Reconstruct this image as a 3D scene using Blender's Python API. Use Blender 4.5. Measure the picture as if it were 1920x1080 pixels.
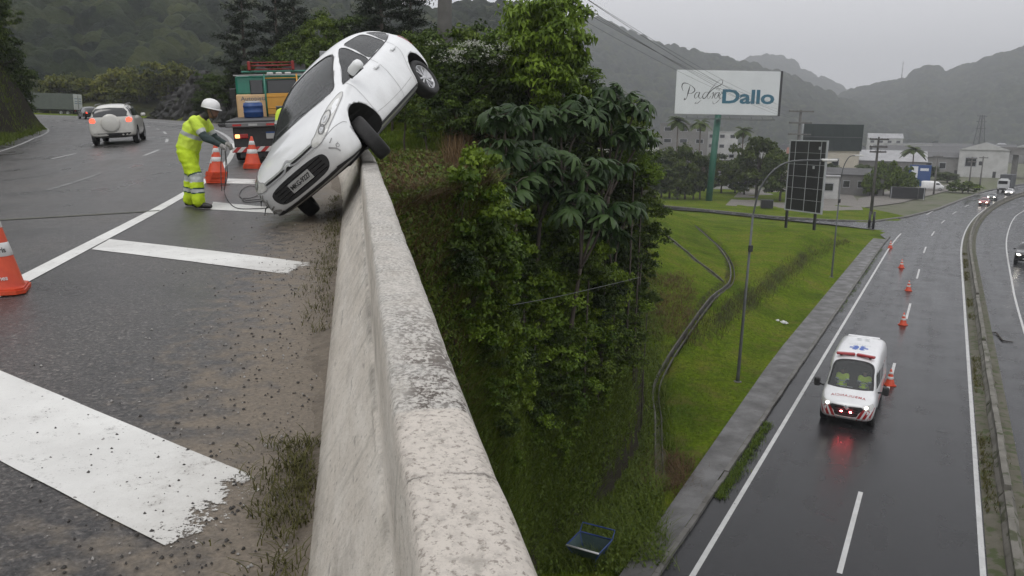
import bpy, bmesh, math, random
import numpy as np
from mathutils import Vector, Matrix
from mathutils.bvhtree import BVHTree
from mathutils.geometry import delaunay_2d_cdt

for _o in list(bpy.data.objects):
    bpy.data.objects.remove(_o)
SC = bpy.context.scene
COL = SC.collection
R = math.radians

# ------------------------------------------------------------------ camera
FPX, PITCH, ROLL, CZ = 1500.0, 0.19134679, 0.01840283, 12.113
_fw = np.array([0, math.cos(PITCH), -math.sin(PITCH)])
_up = np.array([0, math.sin(PITCH), math.cos(PITCH)])
_rt = np.array([1.0, 0, 0])
RT = _rt * math.cos(ROLL) + _up * math.sin(ROLL)
UP = -_rt * math.sin(ROLL) + _up * math.cos(ROLL)
FW = _fw
cam_d = bpy.data.cameras.new('camera')
cam_d.sensor_width = 36.0
cam_d.lens = FPX / 1920 * 36
cam_d.clip_start = 0.05
cam_d.clip_end = 6000
cam = bpy.data.objects.new('camera', cam_d)
COL.objects.link(cam)
cam.matrix_world = Matrix(((RT[0], UP[0], -FW[0], 0), (RT[1], UP[1], -FW[1], 0), (RT[2], UP[2], -FW[2], CZ), (0, 0, 0, 1)))
SC.camera = cam

# ------------------------------------------------------------------ world: overcast sky
W = bpy.data.worlds.new('World')
SC.world = W
W.use_nodes = True
wn, wl = W.node_tree.nodes, W.node_tree.links
wn.clear()
w_out = wn.new('ShaderNodeOutputWorld')
w_bg = wn.new('ShaderNodeBackground')
w_sky = wn.new('ShaderNodeTexSky')
w_sky.sky_type = 'NISHITA'
w_sky.sun_disc = False
w_sky.sun_elevation = R(58)
w_sky.sun_rotation = R(-150)
w_sky.dust_density = 4.0
w_hs = wn.new('ShaderNodeHueSaturation')
w_hs.inputs['Saturation'].default_value = 0.10
w_hs.inputs['Value'].default_value = 1.0
# a closed cloud layer: even grey, a little brighter towards the zenith all round
w_tc = wn.new('ShaderNodeTexCoord')
w_sep = wn.new('ShaderNodeSeparateXYZ')
w_mr = wn.new('ShaderNodeMapRange')
w_mr.inputs['From Min'].default_value = 0.0
w_mr.inputs['From Max'].default_value = 1.0
w_mr.inputs['To Min'].default_value = 11.4
w_mr.inputs['To Max'].default_value = 13.5
w_cn = wn.new('ShaderNodeTexNoise')
w_cn.inputs['Scale'].default_value = 1.6
w_cn.inputs['Detail'].default_value = 4
w_cm = wn.new('ShaderNodeMapRange')
w_cm.inputs['To Min'].default_value = 0.93
w_cm.inputs['To Max'].default_value = 1.07
w_mul = wn.new('ShaderNodeMath'); w_mul.operation = 'MULTIPLY'
w_comb = wn.new('ShaderNodeCombineColor')
w_b = wn.new('ShaderNodeMath'); w_b.operation = 'MULTIPLY'; w_b.inputs[1].default_value = 1.035
w_mix = wn.new('ShaderNodeMix'); w_mix.data_type = 'RGBA'; w_mix.inputs[0].default_value = 0.80
wl.new(w_tc.outputs['Generated'], w_sep.inputs[0])
wl.new(w_sep.outputs['Z'], w_mr.inputs['Value'])
wl.new(w_tc.outputs['Generated'], w_cn.inputs['Vector'])
wl.new(w_cn.outputs['Fac'], w_cm.inputs['Value'])
wl.new(w_mr.outputs[0], w_mul.inputs[0]); wl.new(w_cm.outputs[0], w_mul.inputs[1])
wl.new(w_mul.outputs[0], w_comb.inputs[0]); wl.new(w_mul.outputs[0], w_comb.inputs[1])
wl.new(w_mul.outputs[0], w_b.inputs[0]); wl.new(w_b.outputs[0], w_comb.inputs[2])
wl.new(w_sky.outputs[0], w_hs.inputs['Color'])
wl.new(w_hs.outputs[0], w_mix.inputs[6]); wl.new(w_comb.outputs[0], w_mix.inputs[7])
wl.new(w_mix.outputs[2], w_bg.inputs['Color'])
w_bg.inputs['Strength'].default_value = 0.10
wl.new(w_bg.outputs[0], w_out.inputs[0])

sun_d = bpy.data.lights.new('sun', 'SUN')
sun_d.energy = 0.6
sun_d.angle = R(25)
sun_d.color = (1.0, 0.97, 0.93)
sun = bpy.data.objects.new('sun', sun_d)
COL.objects.link(sun)
sun.rotation_euler = (R(32), 0, R(-30))

SC.view_settings.view_transform = 'Standard'
SC.view_settings.look = 'None'
SC.view_settings.gamma = 1.0
SC.view_settings.exposure = 0.0
SC.view_settings.use_curve_mapping = False
SC.render.engine = 'CYCLES'
SC.cycles.use_denoising = True
SC.cycles.max_bounces = 6
SC.cycles.diffuse_bounces = 3
SC.cycles.glossy_bounces = 3
SC.cycles.transmission_bounces = 4
SC.cycles.transparent_max_bounces = 6
SC.cycles.volume_bounces = 0
SC.cycles.caustics_reflective = False
SC.cycles.caustics_refractive = False

rnd = random.Random(7)
rng = np.random.default_rng(7)

# ------------------------------------------------------------------ geometry of the place
def ray(u, v):
    return ((u - 960) / FPX) * RT + ((540 - v) / FPX) * UP + FW

def G(u, v, z=0.0):
    """ground point at height z under a photo pixel"""
    d = ray(u, v)
    k = (z - CZ) / d[2]
    return Vector((d[0] * k, d[1] * k, z))

def atY(u, v, Y):
    d = ray(u, v)
    k = Y / d[1]
    return Vector((d[0] * k, Y, CZ + d[2] * k))

def sst(a, b, x):
    t = np.clip((x - a) / (b - a), 0, 1)
    return t * t * (3 - 2 * t)

# lower road: a straight centre line, then a bend to the right
PSI, LAT0 = 0.49348604, -1.534717
DR = np.array([math.sin(PSI), math.cos(PSI)])
LT = np.array([math.cos(PSI), -math.sin(PSI)])
def lshift(al):
    return np.where(al > 95, (al - 95) ** 2 / (2 * 640.0), 0.0)
def L(al, lat, z=0.0):
    p = DR * al + LT * (LAT0 + lat + float(lshift(np.float64(al))))
    return Vector((p[0], p[1], z))
def L_inv(x, y):
    al = x * DR[0] + y * DR[1]
    lat = x * LT[0] + y * LT[1] - LAT0 - lshift(al)
    return al, lat

# upper road: barrier foot line in plan, straight, then bending left
DS = 0.25
S_MIN, S_MAX = -14.0, 200.0
_S = np.arange(S_MIN, S_MAX + DS / 2, DS)
def _curv(s):
    if s < 11: return 0.0
    if s < 48: return 1 / 150.0
    if s < 108: return 1 / 300.0
    return 1 / 55.0
_PX = np.zeros(len(_S)); _PY = np.zeros(len(_S)); _PH = np.zeros(len(_S))
_i0 = int(round((0 - S_MIN) / DS))
_PX[_i0], _PY[_i0], _PH[_i0] = -0.19, 0.0, R(11.2)
for _i in range(_i0 + 1, len(_S)):
    h = _PH[_i - 1] + _curv(_S[_i]) * DS
    _PH[_i] = h
    _PX[_i] = _PX[_i - 1] - math.sin(h) * DS
    _PY[_i] = _PY[_i - 1] + math.cos(h) * DS
for _i in range(_i0 - 1, -1, -1):
    _PH[_i] = R(11.2)
    _PX[_i] = _PX[_i + 1] + math.sin(R(11.2)) * DS
    _PY[_i] = _PY[_i + 1] - math.cos(R(11.2)) * DS
def zr(s, t):
    s = np.asarray(s, float); t = np.asarray(t, float)
    base = CZ - 1.60 + 0.033 * np.minimum(s, 50) + 0.015 * np.clip(s - 50, 0, 110)
    return base - 0.075 * sst(4, 24, s) * np.clip(t - 1, 0, 11)
def RD(s, t, dz=0.0):
    """point on the upper road: s along the barrier, t to its left"""
    x0 = np.interp(s, _S, _PX); y0 = np.interp(s, _S, _PY); h = np.interp(s, _S, _PH)
    return Vector((x0 - t * math.cos(h), y0 - t * math.sin(h), float(zr(s, t)) + dz))
def ST(x, y):
    """(s, t) of plan points (arrays)"""
    x = np.atleast_1d(np.asarray(x, float)); y = np.atleast_1d(np.asarray(y, float))
    s = np.empty(len(x)); t = np.empty(len(x))
    for a in range(0, len(x), 20000):
        xx, yy = x[a:a + 20000, None], y[a:a + 20000, None]
        d2 = (xx - _PX[None, ::2]) ** 2 + (yy - _PY[None, ::2]) ** 2
        k = d2.argmin(1) * 2
        dx, dy = x[a:a + 20000] - _PX[k], y[a:a + 20000] - _PY[k]
        h = _PH[k]
        s[a:a + 20000] = _S[k] + (-np.sin(h) * dx + np.cos(h) * dy)
        t[a:a + 20000] = -np.cos(h) * dx - np.sin(h) * dy
    return s, t
def RH(u, v):
    """(s, t) where a photo pixel meets the upper road"""
    d = ray(u, v)
    ks = np.arange(1.2, 140, 0.15)
    s, t = ST(d[0] * ks, d[1] * ks)
    below = CZ + d[2] * ks < zr(s, t)
    i = int(np.argmax(below))
    a, b = ks[i - 1], ks[i]
    za = CZ + d[2] * a - zr(s[i - 1], t[i - 1]); zb = CZ + d[2] * b - zr(s[i], t[i])
    k = a + (b - a) * za / (za - zb)
    s, t = ST(d[0] * k, d[1] * k)
    return float(s[0]), float(t[0])

_toeY = np.array([-20, 12, 17, 21, 25, 28, 34, 40, 55, 70, 100, 130, 200, 400])
_toeX = np.array([1.6, -0.9, -0.1, 1.0, 3.4, 4.6, 5.8, 6.6, 8.5, 11, 16.5, 22, 36, 80])
_m = _S < 105
def vnoise(x, y, seed=0):
    """smooth value noise, arrays"""
    xi, yi = np.floor(x).astype(np.int64), np.floor(y).astype(np.int64)
    fx, fy = x - xi, y - yi
    fx, fy = fx * fx * (3 - 2 * fx), fy * fy * (3 - 2 * fy)
    def hsh(i, j):
        n = (i * 374761393 + j * 668265263 + seed * 974711) & 0x7fffffff
        n = ((n ^ (n >> 13)) * 1274126177) & 0x7fffffff
        return ((n ^ (n >> 16)) & 0xffff) / 65535.0
    a, b, c, d = hsh(xi, yi), hsh(xi + 1, yi), hsh(xi, yi + 1), hsh(xi + 1, yi + 1)
    return a + (b - a) * fx + (c - a) * fy + (a - b - c + d) * fx * fy
def fbm(x, y, seed=0, o=3):
    r = 0; amp = 0.5
    for k in range(o):
        r = r + amp * (vnoise(x * 2 ** k, y * 2 ** k, seed + k) * 2 - 1); amp *= 0.5
    return r

DITCH = [(1240, 872), (1237, 800), (1236, 760), (1232, 712), (1258, 670), (1310, 622), (1362, 572), (1372, 545), (1366, 515), (1345, 485), (1300, 450)]
DITCH2 = [(1228, 474), (1262, 496), (1300, 521), (1352, 552)]
def poly_dist(x, y, pts):
    dm = np.full(len(x), 1e9)
    for (ax, ay), (bx, by) in zip(pts[:-1], pts[1:]):
        vx, vy = bx - ax, by - ay
        q = np.clip(((x - ax) * vx + (y - ay) * vy) / (vx * vx + vy * vy), 0, 1)
        dm = np.minimum(dm, np.hypot(x - ax - q * vx, y - ay - q * vy))
    return dm
_SIDE = None
def low_z(x, y):
    global _SIDE
    """lawn and banks beside the lower road, before the ditches are cut"""
    al, lat = L_inv(x, y)
    w = -6.1 - lat
    bank = 0.30 + 1.45 * sst(34, 52, al) * (1 - sst(94, 112, al))
    z = 0.10 + bank * (.35 * sst(0.4, 2.6, w) + .65 * sst(2.4, 4.6, w + .5 * fbm(x / 4, y / 4, 15)))
    z = z + 2.0 * (1 - sst(-1.0, 9.0, x - np.interp(y, _toeY, _toeX))) * sst(40, 58, y) * (1 - sst(95, 118, y)) + 0.012 * np.clip(w - 4, 0, 40) * (1 - sst(100, 120, al))
    z = z + 0.10 * fbm(x / 3.1, y / 3.1, 5) * sst(0.5, 2.5, w)
    # kerbed side road and everything beyond it lie flat
    if _SIDE is None:
        _SIDE = [tuple(G(u, v)[:2]) for u, v in ((880, 360), (1000, 370), (1120, 379), (1225, 388), (1300, 393.5), (1450, 409), (1560, 418), (1640, 424), (1700, 421))]
    far = sst(104, 120, al + 0.15 * (lat + 6))
    z = z * (1 - far) + (0.02 + 0.10 * fbm(x / 9, y / 9, 8)) * far
    z = np.where(poly_dist(np.atleast_1d(x), np.atleast_1d(y), _SIDE) < 4.2, -0.12, z)
    return np.where(lat > -5.6, -0.10, z)
_D1 = None
def terr(x, y, ditch=True):
    global _D1, _D2
    x = np.atleast_1d(np.asarray(x, float)); y = np.atleast_1d(np.asarray(y, float))
    if _D1 is None:
        _D1 = [tuple(G(u, v, 0.6)[:2]) for u, v in DITCH]; _D2 = [tuple(G(u, v, 1.1)[:2]) for u, v in DITCH2]
    s, t = ST(x, y)
    q = -t - 0.5                                       # metres to the right of the barrier
    zl = low_z(x, y)
    if ditch:
        zl = zl - 0.50 * (1 - sst(0.13, 0.34, poly_dist(x, y, _D1))) - 0.25 * (1 - sst(0.12, 0.45, poly_dist(x, y, _D2)))
    top = zr(s, 0) - 0.25 + (4.4 * sst(27, 46, s) * sst(0.8, 5.0, q) + 1.2 * sst(3, 12, q) * sst(20, 30, s)) * (1 - .93 * sst(84, 112, s))
    top = top + 0.25 * fbm(x / 1.7, y / 1.7, 2) * sst(0.3, 1.5, q)
    pw = 0.15 + 3.2 * sst(12, 19, s) + 6.0 * sst(22, 44, s) + 8 * sst(44, 70, s)
    xb = np.interp(y, _PY[_m], _PX[_m]) + 0.55 + pw
    xt = np.interp(y, _toeY, _toeX)
    fr = np.clip((x - xb) / np.maximum(xt - xb, 1.0), 0, 1)
    sl = (1 - fr) ** (1.1 - .68 * sst(21, 26, y))
    sl = sl + 0.05 * fbm(x / 1.9, y / 1.9, 3) * np.sin(np.pi * fr)
    zright = zl + (top - zl) * np.clip(sl, 0, 1)
    # left of the upper road: verge, then a steep overgrown cut
    e = t - 12.3
    zleft = zr(s, 12) + 0.02 + 0.25 * sst(0.2, 2.0, e) + (9.0 * sst(22, 40, s) + 2) * sst(0, 3.4, e - (3.4 - 3.0 * sst(40, 58, s)) + .8 * fbm(x / 3.3, y / 3.3, 11)) + 0.35 * np.clip(e - 5, 0, 60)
    zmid = zr(s, t) - 0.35
    z = np.where(q > 0, zright, np.where(t > 12.3, zleft, zmid))
    return z
def GT(u, v, k0=14.0, k1=330.0):
    """point where a photo pixel meets the terrain"""
    d = ray(u, v)
    ks = np.concatenate([np.arange(k0, 60, 0.1), np.arange(60, k1, 0.4)])
    z = terr(d[0] * ks, d[1] * ks)
    b = CZ + d[2] * ks < z
    i = int(np.argmax(b))
    k = ks[i]
    return Vector((d[0] * k, d[1] * k, float(z[i])))
def TZ(x, y):
    return float(terr(x, y)[0])
# ------------------------------------------------------------------ object helpers
def link(name, me, parent=None, loc=None):
    o = bpy.data.objects.new(name, me)
    COL.objects.link(o)
    if parent is not None: o.parent = parent
    if loc is not None: o.location = loc
    return o
def tag(o, label=None, cat=None, group=None, kind=None):
    if label: o['label'] = label
    if cat: o['category'] = cat
    if group: o['group'] = group
    if kind: o['kind'] = kind
    return o
def thing(name, label, cat, loc=(0, 0, 0), rz=0.0, group=None):
    o = link(name, None, None, loc)
    o.empty_display_size = 0.2
    o.rotation_euler = (0, 0, rz)
    return tag(o, label, cat, group)
def copy_tree(o, parent=None):
    c = o.copy(); COL.objects.link(c)
    c.parent = parent
    if parent is not None: c.matrix_parent_inverse = o.matrix_parent_inverse.copy()
    for ch in list(o.children): copy_tree(ch, c)
    return c

class MB:
    """collects shapes into one mesh"""
    def __init__(self): self.v = []; self.f = []; self.m = []; self.mi = 0; self.sm = []; self.smooth = False
    def add(self, vs, fs):
        b = len(self.v); self.v += [tuple(p) for p in vs]
        for f in fs:
            self.f.append(tuple(b + i for i in f)); self.m.append(self.mi); self.sm.append(self.smooth)
        return self
    def box(self, c, s, M=None, bev=0.0):
        hx, hy, hz = s[0] / 2, s[1] / 2, s[2] / 2
        if bev <= 0:
            vs = [Vector((x * hx, y * hy, z * hz)) for x in (-1, 1) for y in (-1, 1) for z in (-1, 1)]
            fs = [(0, 1, 3, 2), (4, 6, 7, 5), (0, 4, 5, 1), (2, 3, 7, 6), (0, 2, 6, 4), (1, 5, 7, 3)]
        else:
            b = min(bev, hx * .9, hy * .9, hz * .9)
            bm = bmesh.new(); bmesh.ops.create_cube(bm, size=2.0)
            for v in bm.verts: v.co = Vector((v.co.x * hx, v.co.y * hy, v.co.z * hz))
            bmesh.ops.bevel(bm, geom=list(bm.edges), offset=b, segments=2, profile=0.5, affect='EDGES')
            bm.verts.ensure_lookup_table(); bm.verts.index_update()
            vs = [v.co.copy() for v in bm.verts]; fs = [tuple(v.index for v in f.verts) for f in bm.faces]
            bm.free()
        if M is not None: vs = [M @ p for p in vs]
        c = Vector(c)
        return self.add([p + c for p in vs], fs)
    def tube(self, pts, r, n=8, caps=True):
        pts = [Vector(p) for p in pts]
        rs = r if isinstance(r, (list, tuple)) else [r] * len(pts)
        vs = []; ref = None
        for i, p in enumerate(pts):
            a = pts[max(i - 1, 0)]; b = pts[min(i + 1, len(pts) - 1)]
            d = (b - a)
            d = d.normalized() if d.length > 1e-9 else Vector((0, 0, 1))
            if ref is None: ref = Vector((0, 0, 1)) if abs(d.z) < .9 else Vector((1, 0, 0))
            x = d.cross(ref)
            if x.length < 1e-6: x = d.cross(Vector((1, 0, 0)))
            x.normalize(); y = d.cross(x).normalized(); ref = x.cross(d).normalized()
            for k in range(n):
                an = 2 * math.pi * k / n
                vs.append(p + (x * math.cos(an) + y * math.sin(an)) * rs[i])
        fs = []
        for i in range(len(pts) - 1):
            for k in range(n):
                k2 = (k + 1) % n
                fs.append((i * n + k, (i + 1) * n + k, (i + 1) * n + k2, i * n + k2))
        if caps:
            fs.append(tuple(range(n))); fs.append(tuple((len(pts) - 1) * n + k for k in reversed(range(n))))
        o = self.smooth; self.smooth = True; self.add(vs, fs); self.smooth = o
        return self
    def lathe(self, prof, n=24, M=None, c=(0, 0, 0)):
        """prof: (radius, z)"""
        vs = []; fs = []
        for r, z in prof:
            for k in range(n):
                a = 2 * math.pi * k / n
                vs.append(Vector((r * math.cos(a), r * math.sin(a), z)))
        for i in range(len(prof) - 1):
            for k in range(n):
                k2 = (k + 1) % n
                fs.append((i * n + k, i * n + k2, (i + 1) * n + k2, (i + 1) * n + k))
        if M is not None: vs = [M @ p for p in vs]
        c = Vector(c)
        o = self.smooth; self.smooth = True; self.add([p + c for p in vs], fs); self.smooth = o
        return self
    def prism(self, poly, z0, z1, M=None):
        """polygon (x, y) extruded from z0 to z1"""
        n = len(poly)
        vs = [Vector((p[0], p[1], z0)) for p in poly] + [Vector((p[0], p[1], z1)) for p in poly]
        fs = [tuple(reversed(range(n))), tuple(range(n, 2 * n))] + [(i, (i + 1) % n, n + (i + 1) % n, n + i) for i in range(n)]
        if M is not None: vs = [M @ p for p in vs]
        return self.add(vs, fs)
    def mesh(self, name, mats):
        me = bpy.data.meshes.new(name)
        me.from_pydata([tuple(p) for p in self.v], [], self.f)
        for m in (mats if isinstance(mats, (list, tuple)) else [mats]): me.materials.append(m)
        me.polygons.foreach_set('material_index', self.m)
        me.polygons.foreach_set('use_smooth', self.sm)
        me.update()
        return me
    def build(self, name, mats, parent=None, loc=None):
        return link(name, self.mesh(name, mats), parent, loc)

def np_mesh(name, V, F, mats, smooth=False, attr=None, uv=None):
    """fast mesh from arrays; F (n,3) or (n,4)"""
    me = bpy.data.meshes.new(name)
    V = np.asarray(V, np.float32); F = np.asarray(F, np.int32)
    n, k = F.shape
    me.vertices.add(len(V)); me.vertices.foreach_set('co', V.ravel())
    me.loops.add(n * k); me.loops.foreach_set('vertex_index', F.ravel())
    me.polygons.add(n)
    me.polygons.foreach_set('loop_start', np.arange(0, n * k, k, dtype=np.int32))
    me.polygons.foreach_set('loop_total', np.full(n, k, np.int32))
    if smooth: me.polygons.foreach_set('use_smooth', np.ones(n, bool))
    for m in (mats if isinstance(mats, (list, tuple)) else [mats]): me.materials.append(m)
    if attr is not None:
        a = me.attributes.new('tint', 'FLOAT', 'FACE'); a.data.foreach_set('value', np.asarray(attr, np.float32))
    if uv is not None:
        l = me.uv_layers.new(name='UVMap')
        l.data.foreach_set('uv', np.asarray(uv, np.float32)[F.ravel()].ravel())
    me.update(calc_edges=True)
    return me
def grid_faces(nx, ny):
    i = np.arange((nx - 1) * (ny - 1)); a = (i // (ny - 1)) * ny + i % (ny - 1)
    return np.stack([a, a + ny, a + ny + 1, a + 1], 1)

# ------------------------------------------------------------------ materials
def nodes_of(m):
    m.use_nodes = True
    return m.node_tree.nodes, m.node_tree.links, m.node_tree.nodes['Principled BSDF']
MATS = {}
def mat(name, c1, c2=None, rough=0.6, scale=6.0, rough2=None, bump=0.0, bscale=None, metal=0.0, coat=0.0, emit=None, estr=0.0,
        coords='Object', detail=5.0, spec=0.5, speck=None, speck_scale=60, speck_amt=0.6, trans=0.0):
    """principled material whose colour wanders between c1 and c2"""
    if name in MATS: return MATS[name]
    m = bpy.data.materials.new(name)
    n, l, p = nodes_of(m)
    p.inputs['Roughness'].default_value = rough
    p.inputs['Metallic'].default_value = metal
    p.inputs['Coat Weight'].default_value = coat
    p.inputs['Coat Roughness'].default_value = 0.06
    p.inputs['Specular IOR Level'].default_value = spec
    p.inputs['Base Color'].default_value = (*c1, 1)
    if trans: p.inputs['Transmission Weight'].default_value = trans
    if emit:
        p.inputs['Emission Color'].default_value = (*emit, 1); p.inputs['Emission Strength'].default_value = estr
    c2 = c2 or tuple(min(1, x * 0.86) for x in c1)
    if coords == 'World':
        tc = n.new('ShaderNodeNewGeometry'); vec = tc.outputs['Position']
    else:
        tc = n.new('ShaderNodeTexCoord'); vec = tc.outputs[coords]
    nz = n.new('ShaderNodeTexNoise'); nz.inputs['Scale'].default_value = scale; nz.inputs['Detail'].default_value = detail
    nz.inputs['Roughness'].default_value = 0.6
    l.new(vec, nz.inputs['Vector'])
    rp = n.new('ShaderNodeValToRGB')
    rp.color_ramp.elements[0].position = 0.32; rp.color_ramp.elements[1].position = 0.68
    rp.color_ramp.elements[0].color = (*c1, 1); rp.color_ramp.elements[1].color = (*c2, 1)
    l.new(nz.outputs['Fac'], rp.inputs[0])
    col = rp.outputs[0]
    if speck:
        n2 = n.new('ShaderNodeTexNoise'); n2.inputs['Scale'].default_value = speck_scale; n2.inputs['Detail'].default_value = 3
        l.new(vec, n2.inputs['Vector'])
        r2 = n.new('ShaderNodeValToRGB'); r2.color_ramp.elements[0].position = speck_amt; r2.color_ramp.elements[1].position = speck_amt + 0.07
        l.new(n2.outputs['Fac'], r2.inputs[0])
        mx = n.new('ShaderNodeMix'); mx.data_type = 'RGBA'
        l.new(r2.outputs[0], mx.inputs[0]); l.new(col, mx.inputs[6]); mx.inputs[7].default_value = (*speck, 1)
        col = mx.outputs[2]
    l.new(col, p.inputs['Base Color'])
    if rough2 is not None:
        mr = n.new('ShaderNodeMapRange'); mr.inputs['From Min'].default_value = 0.35; mr.inputs['From Max'].default_value = 0.65
        mr.inputs['To Min'].default_value = rough; mr.inputs['To Max'].default_value = rough2
        l.new(nz.outputs['Fac'], mr.inputs['Value']); l.new(mr.outputs[0], p.inputs['Roughness'])
    if bump:
        nb = n.new('ShaderNodeTexNoise'); nb.inputs['Scale'].default_value = bscale or scale * 8; nb.inputs['Detail'].default_value = 4
        l.new(vec, nb.inputs['Vector'])
        b = n.new('ShaderNodeBump'); b.inputs['Strength'].default_value = bump; b.inputs['Distance'].default_value = 0.02
        l.new(nb.outputs['Fac'], b.inputs['Height']); l.new(b.outputs[0], p.inputs['Normal'])
    MATS[name] = m
    return m
def leaf_mat(name, dark, light, rough=0.45, translucent=0.25, objvar=0.5):
    """foliage: colour by leaf ('tint' on the mesh) and by plant, some light through the blade"""
    if name in MATS: return MATS[name]
    m = bpy.data.materials.new(name)
    n, l, p = nodes_of(m)
    at = n.new('ShaderNodeAttribute'); at.attribute_name = 'tint'
    oi = n.new('ShaderNodeObjectInfo')
    ma = n.new('ShaderNodeMath'); ma.operation = 'MULTIPLY_ADD'; ma.inputs[1].default_value = objvar; 
    sb = n.new('ShaderNodeMath'); sb.operation = 'SUBTRACT'; sb.inputs[1].default_value = 0.5
    l.new(oi.outputs['Random'], sb.inputs[0]); l.new(sb.outputs[0], ma.inputs[0]); l.new(at.outputs['Fac'], ma.inputs[2])
    rp = n.new('ShaderNodeValToRGB')
    rp.color_ramp.elements[0].color = (*dark, 1); rp.color_ramp.elements[1].color = (*light, 1)
    l.new(ma.outputs[0], rp.inputs[0])
    l.new(rp.outputs[0], p.inputs['Base Color'])
    p.inputs['Roughness'].default_value = rough
    p.inputs['Specular IOR Level'].default_value = 0.22
    tr = n.new('ShaderNodeBsdfTranslucent')
    l.new(rp.outputs[0], tr.inputs['Color'])
    mx = n.new('ShaderNodeMixShader'); mx.inputs[0].default_value = translucent
    out = n['Material Output']
    l.new(p.outputs[0], mx.inputs[1]); l.new(tr.outputs[0], mx.inputs[2]); l.new(mx.outputs[0], out.inputs['Surface'])
    MATS[name] = m
    return m

def smooth_loop(pts, k=4, closed=True):
    """Catmull-Rom through points (tuples of any length)"""
    P = [np.array(p, float) for p in pts]; n = len(P); out = []
    rngi = range(n) if closed else range(n - 1)
    for i in rngi:
        p0 = P[(i - 1) % n] if closed or i > 0 else P[i]; p1 = P[i]; p2 = P[(i + 1) % n]
        p3 = P[(i + 2) % n] if closed or i + 2 < n else p2
        for q in range(k):
            t = q / k
            out.append(tuple(0.5 * ((2 * p1) + (-p0 + p2) * t + (2 * p0 - 5 * p1 + 4 * p2 - p3) * t * t + (-p0 + 3 * p1 - 3 * p2 + p3) * t ** 3)))
    if not closed: out.append(tuple(P[-1]))
    return out
def fill2d(poly, step):
    """triangulate a polygon with inner points: (points, triangles)"""
    P = []
    n = len(poly)
    for i in range(n):
        a = np.array(poly[i], float); b = np.array(poly[(i + 1) % n], float)
        k = max(1, int(np.linalg.norm(b - a) / step))
        for q in range(k): P.append(tuple(a + (b - a) * q / k))
    nb = len(P)
    A = np.array(P)
    x0, y0 = A.min(0); x1, y1 = A.max(0)
    ins = []
    for x in np.arange(x0 + step / 2, x1, step):
        for y in np.arange(y0 + step / 2, y1, step):
            c = False; j = nb - 1
            for i in range(nb):
                if (A[i, 1] > y) != (A[j, 1] > y) and x < (A[j, 0] - A[i, 0]) * (y - A[i, 1]) / (A[j, 1] - A[i, 1]) + A[i, 0]: c = not c
                j = i
            if c and np.min(np.hypot(A[:, 0] - x, A[:, 1] - y)) > step * 0.45: ins.append((x, y))
    vs, es, fs, *_ = delaunay_2d_cdt([Vector(p) for p in P + ins], [(i, (i + 1) % nb) for i in range(nb)], [], 1, 1e-6)
    return [tuple(v) for v in vs], [tuple(f) for f in fs], nb
def edges_boundary(tris):
    cnt = {}
    for t in tris:
        for i in range(len(t)):
            a, b = t[i], t[(i + 1) % len(t)]
            cnt[(a, b)] = 1
    return [(a, b) for (a, b) in cnt if (b, a) not in cnt]
def text_mesh(txt, size, extrude, offset=0.0, align='CENTER', shear=0.0, spacing=1.0):
    cu = bpy.data.curves.new('lettering', 'FONT')
    cu.body = txt; cu.size = size; cu.extrude = extrude; cu.offset = offset; cu.align_x = align; cu.align_y = 'CENTER'; cu.shear = shear
    cu.space_character = spacing; cu.resolution_u = 3
    o = bpy.data.objects.new('lettering', cu); COL.objects.link(o)
    dg = bpy.context.evaluated_depsgraph_get()
    me = bpy.data.meshes.new_from_object(o.evaluated_get(dg))
    bpy.data.objects.remove(o); bpy.data.curves.remove(cu)
    return me
def sheet(name, quads, mats, parent=None, kind=None):
    m = MB()
    for q in quads: m.add(q, [tuple(range(len(q)))])
    o = m.build(name, mats, parent)
    if kind: o['kind'] = kind
    return o
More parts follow.
